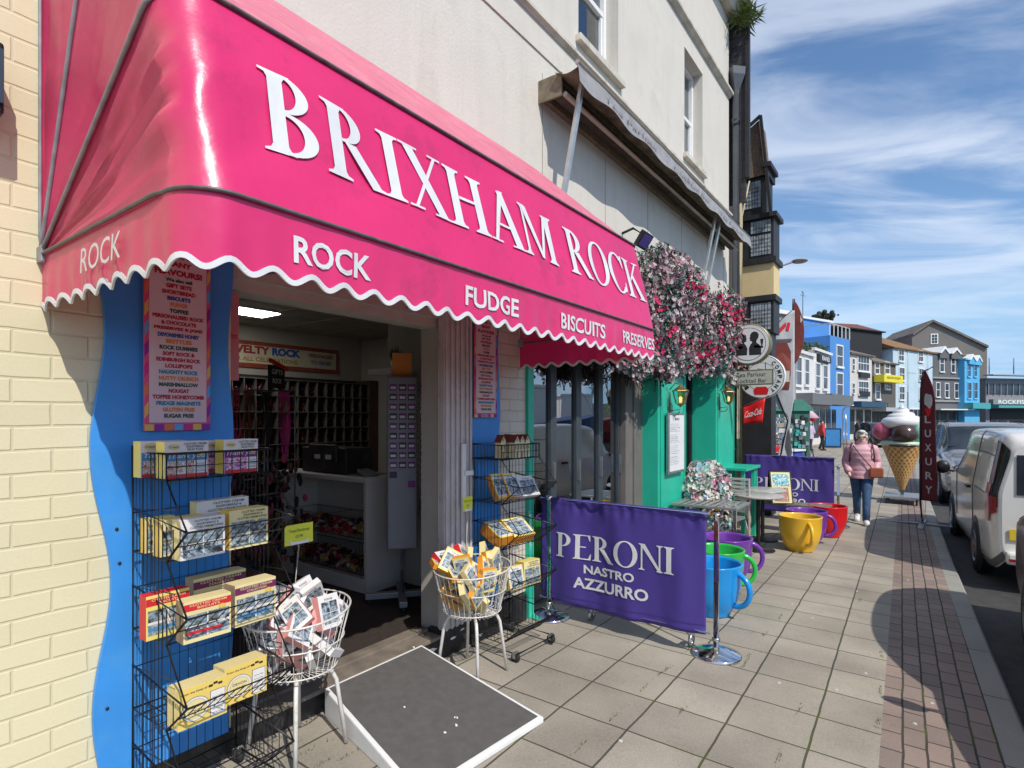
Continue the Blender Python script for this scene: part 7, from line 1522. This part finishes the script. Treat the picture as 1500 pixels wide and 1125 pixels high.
def xtext(o, T, hit, txt, u0, u1, v0, v1, m, y=-.23, par=None):
    x0, zb = hit(u0, v0); x1, za = hit(u1, v1); q = MB(); q.text(txt, T @ Vector(((x0 + x1) / 2, y, za)), T.to_3x3() @ X, Z, 0, w=x1 - x0, h=zb - za, bold=.02); q.build('lettering', m, par or o, True)
rend = lambda k, c: mat('render_' + k, c, .8, var=.05, vs=.8, dirt=tuple(x * .6 for x in c), dirt_amt=.35, dirt_s=.7)
brownroof = mat('brown_roof', (.24, .13, .05), .85, var=.3, vs=1.2, bump=.4, bs=9, dirt=(.09, .06, .035), dirt_amt=.7, dirt_s=1.2); greyroof = mat('grey_roof', (.17, .145, .12), .85, var=.3, vs=1.5, bump=.4, bs=9)
# half-timbered neighbour with its projecting bay
tb = thing('timbered_house', 'dark half-timbered house with a tall projecting bay beyond the drain pipe', 'building', (12, YF, 0)); blk = mat('black_timber', (.022, .021, .022), .55, var=.25)
MB().box(10.05, 12.3, 2.78, 11, -.4, 6.6).build('wall', mat('dark_wall', (.06, .055, .05), .8), tb, True)
q = MB(); q.add([(9.9, 2.72, 6.3), (12.4, 2.72, 6.3), (12.4, 6, 9.6), (9.9, 6, 9.6), (9.9, 11, 6.3), (12.4, 11, 6.3)], [(0, 1, 2, 3), (3, 2, 5, 4), (0, 3, 4), (1, 5, 2)]); q.build('roof', M['slate'], tb, True)
q = MB(); q.box(9.93, 9.98, 2.42, 6, 5.2, 9.3); q.build('slate_cheek', M['slate'], tb, True); MB().box(9.90, 10.0, 2.36, 2.419, 5.6, 9.2).build('barge_board', blk, tb, True)
bx = 11.0; bw, by0, by1 = .50, 2.20, 2.775
def bay(z0, z1, m, nm, gr=0, y0=None): MB().box(bx - gr, bx + bw + gr, (y0 or by0) - gr, by1, z0, z1).build(nm, m, tb, True)
bay(4.40, 4.50, blk, 'bay_sill', .05); bay(3.82, 4.40, mat('cream_panel', (.72, .55, .28), .7, var=.04), 'bay_panel'); bay(3.72, 3.82, blk, 'bay_sill', .04); bay(3.14, 3.72, blk, 'bay_window_frame'); bay(-.3, 3.14, blk, 'bay_base', -.05); bay(4.50, 5.22, blk, 'bay_window_frame'); bay(5.22, 5.30, blk, 'bay_sill', .06); bay(5.30, 5.98, blk, 'bay_window_frame', 0, 2.32); bay(5.98, 6.12, blk, 'bay_beam', .04, 2.32)
wz = ((3.2, 3.68, 2.25), (4.56, 4.92, 2.25), (4.97, 5.18, 2.25), (5.44, 5.92, 2.42))
for (za, zb, y0) in wz:
    gp_ = MB().box(bx - .012, bx - .003, y0, y0 + .34, za, zb).build('pane', mat('leaded_glass', (.35, .38, .40), .15, var=.5, vs=10), tb, True); q = MB()
    for k in range(7): q.box(bx - .016, bx - .0125, y0 + .047 + k * .048, y0 + .052 + k * .048, za, zb)
    for k in range(1, int((zb - za) / .07)): q.box(bx - .0195, bx - .0165, y0, y0 + .34, za + k * .07, za + .006 + k * .07)
    q.build('leading', M['ink'], gp_, True)
q = MB(); q.prism([(2.34, 6.0), (2.775, 5.98), (2.775, 6.78), (2.44, 7.0)], (bx + .5, 0, 0), Y, Z, .55); q.build('tile_hanging', mat('hung_tile', (.20, .13, .085), .85, var=.35, vs=18, bump=1, bs=40), tb, True)
q = MB(); q.bar((bx - .10, 2.40, 7.05), (bx - .10, 2.22, 5.2), .05, .06); q.bar((bx - .10, 2.40, 7.05), (bx - .10, 2.78, 6.80), .04, .05); q.box(bx - .14, bx + .5, 2.22, 2.36, 6.10, 6.18); q.build('barge_board', blk, tb, True); q = MB(); q.prism([(2.58, 5.6), (2.78, 5.5), (2.78, 6.75), (2.70, 6.5), (2.66, 6.2)], (bx - .35, 0, 0), Y, Z, .05); q.build('plaster_bracket', M['stucco'], tb, True)
# low white-trimmed roof behind the flags
facade('low_shop', 'low flat-roofed shop with a white fascia behind the feather flags', 1128, 26, 1166, 27, 458, rend('greyish', (.30, .30, .30)), 6, roof='flat', roofm=M['white'])
# white curved-corner shop, in two faces
gcan = mat('grey_canopy', (.16, .165, .17), .7, var=.08)
def shopfront(o, T, hit, Lw, zt, u0, u1, v0, v1, vb, m):
    xbox(o, T, hit, 'canopy', u0, u1, v0, v1, m, -1.1, .0); x0, za = hit(u0, v1); x1, _ = hit(u1, v1); q = MB(); n = max(2, int((x1 - x0) / 1.4))
    for k in range(n): a = x0 + (x1 - x0) * (k + .12) / n; b = x0 + (x1 - x0) * (k + .88) / n; q.box(a, b, -.03, -.005, .3, za - .15)
    q.xf(T); q.build('shop_glass', M['glassf'], o, True)
o, T, hit, Lw, zt = facade('white_shop', 'white two-storey shop with tall windows and a grey canopy', 1150, 32, 1191, 36.5, 511, rend('white', (.72, .70, .68)), 9, [(1159, 1173, 525, 562, 2), (1178, 1184, 528, 563)], roof='flat')
shopfront(o, T, hit, Lw, zt, 1160, 1191, 576, 594, 640, gcan)
o, T, hit, Lw, zt = facade('white_shop_corner', 'narrow white building with a dark sign board beside the blue house', 1191, 36.6, 1216, 40, 513, rend('white', (.72, .70, .68)), 8, [(1194, 1200, 534, 568), (1205, 1211, 537, 569)], roof='flat')
s = xbox(o, T, hit, 'sign_board', 1196, 1213, 518, 533, M['black']); xtext(o, T, hit, 'RAND', 1199, 1210, 521, 531, M['paper'], par=s); shopfront(o, T, hit, Lw, zt, 1191, 1225, 577, 595, 640, gcan)
for k in range(5):
    p = at(1170 + k * 9, 508 + k * 1.2, 36 + k * .7); q = MB()
    for _ in range(26): q.ell(p + Vector((random.gauss(0, .16), random.gauss(0, .16), random.gauss(.05, .14))), random.uniform(.05, .12), 6)
    q.build('roof_plant', mat('roof_green', (.04, .07, .03), .8, var=.4), o, True)
blue = rend('blue', (.075, .25, .58))
facade('blue_block', 'tall plain blue block rising behind the white shop', 1160, 44, 1217, 47, 464, blue, 8, roof='flat', roofm=M['white'])
def bl_extra(o, T, hit, Lw, zt):
    q = MB(); 
    for y in (0, 1): q.box(0, Lw, .0, .06, zt + .85, zt + .92); q.box(0, .06, 0, 4, zt + .85, zt + .92)
    for k in range(6): q.box(Lw * k / 5 - .03, Lw * k / 5 + .03, 0.002, .058, zt, zt + .85)
    q.xf(T); q.build('balcony_rail', M['white'], o, True)
facade('blue_house', 'bright blue three-storey house with a roof terrace rail', 1216, 42, 1245, 44.5, 491, blue, 9, [(1225, 1233.5, 508, 536), (1225, 1233.5, 548, 579)], extra=bl_extra)
o, T, hit, Lw, zt = facade('narrow_white_house', 'narrow cream-white house with black sign boards beside the blue house', 1245, 45.5, 1277, 48, 516, rend('pale', (.62, .58, .54)), 9, [(1256, 1272, 523, 542, 4), (1257, 1271, 560, 577, 4), (1248, 1251, 526, 542), (1248, 1251, 562, 576)], roof='pitch', roofm=greyroof, ridge=1.6)
for v in (546, 573): xbox(o, T, hit, 'sign_board', 1257, 1271, v, v + 8, M['black'])
shopfront(o, T, hit, Lw, zt, 1240, 1277, 588, 597, 640, mat('navy_canopy', (.03, .08, .14), .6))
o, T, hit, Lw, zt = facade('dark_stone_house', 'dark stone house with a yellow blind above its shop front', 1277, 48.2, 1312, 51, 528, rend('slate', (.11, .098, .09)), 9, [(1281, 1287, 532, 547), (1295.5, 1302, 532, 547), (1282, 1288, 563, 584), (1296, 1302, 562, 569)], roof='pitch', roofm=greyroof, ridge=1.7)
xb = xbox(o, T, hit, 'yellow_blind', 1278, 1306, 549, 562, mat('yellow_canvas', (.78, .66, .05), .7), -.9, -.1); xtext(o, T, hit, 'SEAFOOD', 1282, 1302, 552, 557, mat('blind_ink', (.30, .25, .02), .7), -.92, xb); s = xbox(o, T, hit, 'sign_board', 1279, 1297, 590, 596, M['black']); xtext(o, T, hit, 'FISH & CHIPS', 1281, 1295, 591.5, 595, mat('yellow_ink', (.75, .6, .04), .6), -.21, s); shopfront(o, T, hit, Lw, zt, 1277, 1312, 597, 603, 640, mat('pale_canopy', (.4, .42, .44), .7))
facade('dark_roof_block', 'black clad block behind the blue house', 1232, 53, 1292, 56, 478, rend('black', (.02, .02, .022)), 8, roof='pitch', roofm=M['black'], ridge=.7)
facade('pink_gabled_house', 'pink house with a red roof on the rise behind the street', 1216, 74, 1290, 76, 482, rend('pinkish', (.62, .30, .28)), 8, roof='pitch', roofm=mat('red_roof', (.17, .06, .04), .85, var=.2, vs=2), ridge=1.6)
def lb_extra(o, T, hit, Lw, zt):
    xtext(o, T, hit, 'THE QUAY', 1328, 1342, 545, 548, mat('faint_ink', (.35, .45, .55), .7), -.02); q = MB()
    for u in (1329, 1358):
        x, z = hit(u, 530); q.tube([T @ Vector((x, -.06, -.2)), T @ Vector((x, -.06, zt))], .05, 6)
    q.build('drain_pipe', rend('lightblue', (.50, .62, .68)), o, True)
facade('light_blue_house', 'pale blue four-storey house with sash windows and a brown roof', 1308, 56, 1366, 61, 508, rend('lightblue', (.50, .62, .68)), 10, [(1316, 1323, 513, 528, 2), (1345, 1351, 515, 529, 2), (1317, 1324, 539.5, 556.5, 2), (1345.5, 1352, 541, 557, 2), (1317, 1324, 567, 585, 2), (1346, 1352, 568, 585, 2), (1317, 1350, 600, 622, 5)], roof='pitch', roofm=brownroof, ridge=2.2, extra=lb_extra)
# big gable end
A = at(1336, HV, 74); Bq = at(1446, HV, 72); A.z = Bq.z = 0; ux = (Bq - A).normalized(); o = thing('dark_gable_house', 'large dark grey gabled building with a brick chimney behind the small fronts', 'building', (A.x, A.y, -.3)); n = ux.cross(Z)
def gp2(u, v):
    dv = at(u, v, 1) - CAMP; t = (A - CAMP).dot(n) / dv.dot(n); p = CAMP + dv * t; return (p - A).dot(ux), p.z
pts = [gp2(1446, 640), gp2(1446, 510), gp2(1398, 487), gp2(1365, 472), gp2(1336, 492), gp2(1336, 640)]; q = MB(); q.prism(pts[::-1], A, ux, Z, 12); q.build('wall', rend('gable', (.19, .17, .15)), o, True)
q = MB(); pr = pts[1:5]; q.prism([(p[0], p[1] + .02) for p in pr][::-1] + [(p[0], p[1] + .30) for p in pr], A - n * -.35, ux, Z, 12.6); q.build('roof', greyroof, o, True)
(x0, zb), (x1, za) = gp2(1373, 469), gp2(1398, 490); MB().prism([(x0, za), (x1, za), (x1, zb), (x0, zb)], A - n * 3, ux, Z, 1.2).build('chimney', mat('chimney_brick', (.20, .12, .08), .85, var=.2, vs=6), o, True)
(x0, zb), (x1, za) = gp2(1363, 489), gp2(1374, 504); q = MB(); q.prism([(x0, za), (x1, za), (x1, zb), (x0, zb)], A + n * .08, ux, Z, .07); f = q.build('window', M['white'], o, True); q = MB(); e = (x1 - x0) * .12
for i in range(3):
    for j in range(2): a0, b0 = x0 + e + (x1 - x0 - 2 * e) * j / 2 + .03, za + e + (zb - za - 2 * e) * i / 3 + .03; q.prism([(a0, b0), (a0 + (x1 - x0 - 2 * e) / 2 - .06, b0), (a0 + (x1 - x0 - 2 * e) / 2 - .06, b0 + (zb - za - 2 * e) / 3 - .06), (a0, b0 + (zb - za - 2 * e) / 3 - .06)], A + n * .10, ux, Z, .015)
q.build('pane', M['glassf'], f, True)
def gables(o, T, hit, Lw, zt, gs, m, wm_):
    for (u0, u1, vb, vt_) in gs:
        x0, zb = hit(u0, vb); x1, _ = hit(u1, vb); xm = (x0 + x1) / 2; _, zp = hit((u0 + u1) / 2, vt_); w = .22
        q = MB(); q.prism([(x0 + .1, zt - .5), (x1 - .1, zt - .5), (x1 - .1, zb), (xm, zp - .1), (x0 + .1, zb)], T @ Vector((0, -.25, 0)), T.to_3x3() @ X, Z, 2.5); q.build('dormer', wm_, o, True)
        q = MB(); q.prism([(x0, zb), (x0 + w, zb - .05), (xm, zp - w * 1.1), (x1 - w, zb - .05), (x1, zb), (xm, zp + .06)], T @ Vector((0, -.35, 0)), T.to_3x3() @ X, Z, 2.7); q.build('barge_board', m, o, True)
gry = rend('grey', (.12, .12, .125)); o, T, hit, Lw, zt = facade('grey_gabled_house', 'dark grey Victorian front with two white-edged gables', 1364, 66, 1413, 68, 518, gry, 4, [(1376.5, 1382, 521, 544), (1393, 1398, 522, 545), (1371, 1376, 561, 581), (1384, 1389, 562, 582), (1398, 1403, 562, 583)], roof='flat', roofm=greyroof)
gables(o, T, hit, Lw, zt, ((1373, 1388, 517, 508), (1390, 1405, 518, 510)), M['white'], gry); xbox(o, T, hit, 'string_course', 1364, 1413, 552, 556, rend('greyish', (.30, .30, .30)), -.2); xbox(o, T, hit, 'string_course', 1364, 1413, 586, 589, rend('greyish', (.30, .30, .30)), -.2); shopfront(o, T, hit, Lw, zt, 1364, 1413, 599, 601, 640, M['white'])
bb = rend('brightblue', (.10, .42, .68)); o, T, hit, Lw, zt = facade('bright_blue_house', 'narrow bright sky-blue house with twin white gables and a teal blind', 1413, 67, 1435, 69, 527, bb, 3, [(1417, 1421, 534, 551), (1426, 1430, 535, 551), (1417, 1422, 561, 583), (1426, 1431, 561, 583)], frame=mat('skyblue_trim', (.16, .50, .80), .6), roof='flat')
gables(o, T, hit, Lw, zt, ((1416, 1426, 527, 519.5), (1425, 1435, 529, 521)), M['white'], bb); xbox(o, T, hit, 'teal_blind', 1412, 1438, 590, 599, mat('teal_canvas', (.06, .34, .36), .7), -.9)
# glass-fronted restaurant
o, T, hit, Lw, zt = facade('glass_restaurant', 'low glass-fronted restaurant with a long white lettered fascia at the end of the street', 1444, 71, 1570, 74, 556, rend('resto', (.24, .24, .25)), 14, roof='flat', roofm=rend('resto', (.24, .24, .25)))
xbox(o, T, hit, 'glass_band', 1446, 1566, 562, 578, M['glassf'], -.12); q = MB()
for k in range(14):
    x, zb = hit(1446 + k * 9, 562); _, za = hit(1446 + k * 9, 578); q.box(x - .06, x + .06, -.2, -.1, za, zb)
q.xf(T); q.build('mullions', M['greymetal'], o, True); xbox(o, T, hit, 'shelf_roof', 1440, 1568, 549, 553, rend('resto_pale', (.34, .34, .35)), -1.2); s = xbox(o, T, hit, 'fascia', 1449, 1540, 585, 593, mat('fascia_grey', (.20, .24, .24), .6), -.5); xtext(o, T, hit, 'ROCKFISH', 1456, 1500, 585.8, 592, M['white'], -.53, s); xbox(o, T, hit, 'awning', 1446, 1540, 594, 598, mat('teal_canvas', (.06, .34, .36), .7), -1.4, -.4); xbox(o, T, hit, 'shop_glass', 1450, 1560, 599, 622, M['dark'], -.1)
for k, u in enumerate((1449, 1485)): 
    q = MB(); p = at(u, 548, 74); q.tube([p, p + Z * 2.1], .06, 5); q.build('roof_mast', M['greymetal'], o, True)
# television aerial on the roofs
p = at(1176, 470, 40); q = MB(); q.tube([p, p + Z * 2.1], .03, 5); q.tube([p + Z * 2.0 + Vector((-.5, 0, 0)), p + Z * 2.0 + Vector((.5, 0, 0))], .02, 5); q.tube([p + Z * 1.8 + Vector((-.3, .1, 0)), p + Z * 1.8 + Vector((.4, -.1, 0))], .02, 5); tag(q.build('aerial', M['greymetal']), 'thin television aerial on the roofs above the blue block', 'aerial')
q = MB()
for _ in range(60): c = at(1206, 464, 50); q.ell(c + Vector((random.gauss(0, .5), random.gauss(0, .4), random.gauss(0, .12))), random.uniform(.08, .25), 7)
tag(q.build('roof_shrub', mat('dark_shrub', (.03, .035, .025), .9, var=.4)), 'dark shrub on the roof above the blue block', 'plant')
# ================================================================ harbour across the road (seen in the shop windows)
tag(WATER_Q.build('water', wm), kind='structure')
for i, (x, y, a, c) in enumerate(((27, -12.5, .3, (.03, .06, .16)), (39, -16, .5, (.30, .03, .03)), (22, -15.5, .2, (.55, .55, .55)))):
    t = thing('fishing_boat', ['navy fishing boat moored across the road', 'red fishing boat moored across the road', 'white fishing boat moored across the road'][i], 'boat', (x, y, -.3), a, 'fishing boats in the harbour'); q = MB(); vs = []
    for k in range(13):
        s = k / 12; xx = -5 + 10 * s; w = 1.7 * (1 - max(0, (s - .55) / .45) ** 2) + .02
        for (f, z) in ((.55, .0), (.9, .8), (1, 1.5 + .6 * s * s), (-1, 1.5 + .6 * s * s), (-.9, .8), (-.55, 0)): vs.append((xx, w * f, z))
    q.add(vs, [(k * 6 + j, (k + 1) * 6 + j, (k + 1) * 6 + (j + 1) % 6, k * 6 + (j + 1) % 6) for k in range(12) for j in range(6)]); q.add(vs[:6], [(0, 1, 2, 3, 4, 5)]); q.build('hull', mat('hull_%s' % 'abc'[i], c, .4), t); q = MB(); q.box(-2.6, .2, -1.0, 1.0, 1.6, 3.6); q.box(-2.8, .4, -1.1, 1.1, 3.6, 3.75); q.build('wheelhouse', M['white'], t); q = MB(); q.tube([(.8, 0, 1.6), (.8, 0, 7.5)], .07, 6); q.tube([(.8, 0, 7.2), (4.6, 0, 2.1)], .02, 4); q.tube([(-3.4, 0, 1.6), (-3.4, 0, 6)], .06, 6); q.tube([(.8, 0, 6.5), (-3.4, 0, 5.6)], .02, 4); q.build('mast', M['greymetal'], t)
q = MB(); q.grid(lambda i, j: (-60 + 320 * i, -75 - 90 * j, -1 + (9 + 7 * noise.noise(Vector((i * 7, 2, 0))) + 3 * noise.noise(Vector((i * 31, j * 4, 1)))) * math.sin(min(1, j * 1.6) * PI / 2) * (1 if j < .7 else .9)), 90, 10)
tag(q.build('hills', mat('far_hill', (.05, .075, .035), .95, var=.4, vs=.15, dirt=(.30, .29, .27), dirt_amt=.9, dirt_s=.35)), kind='structure')
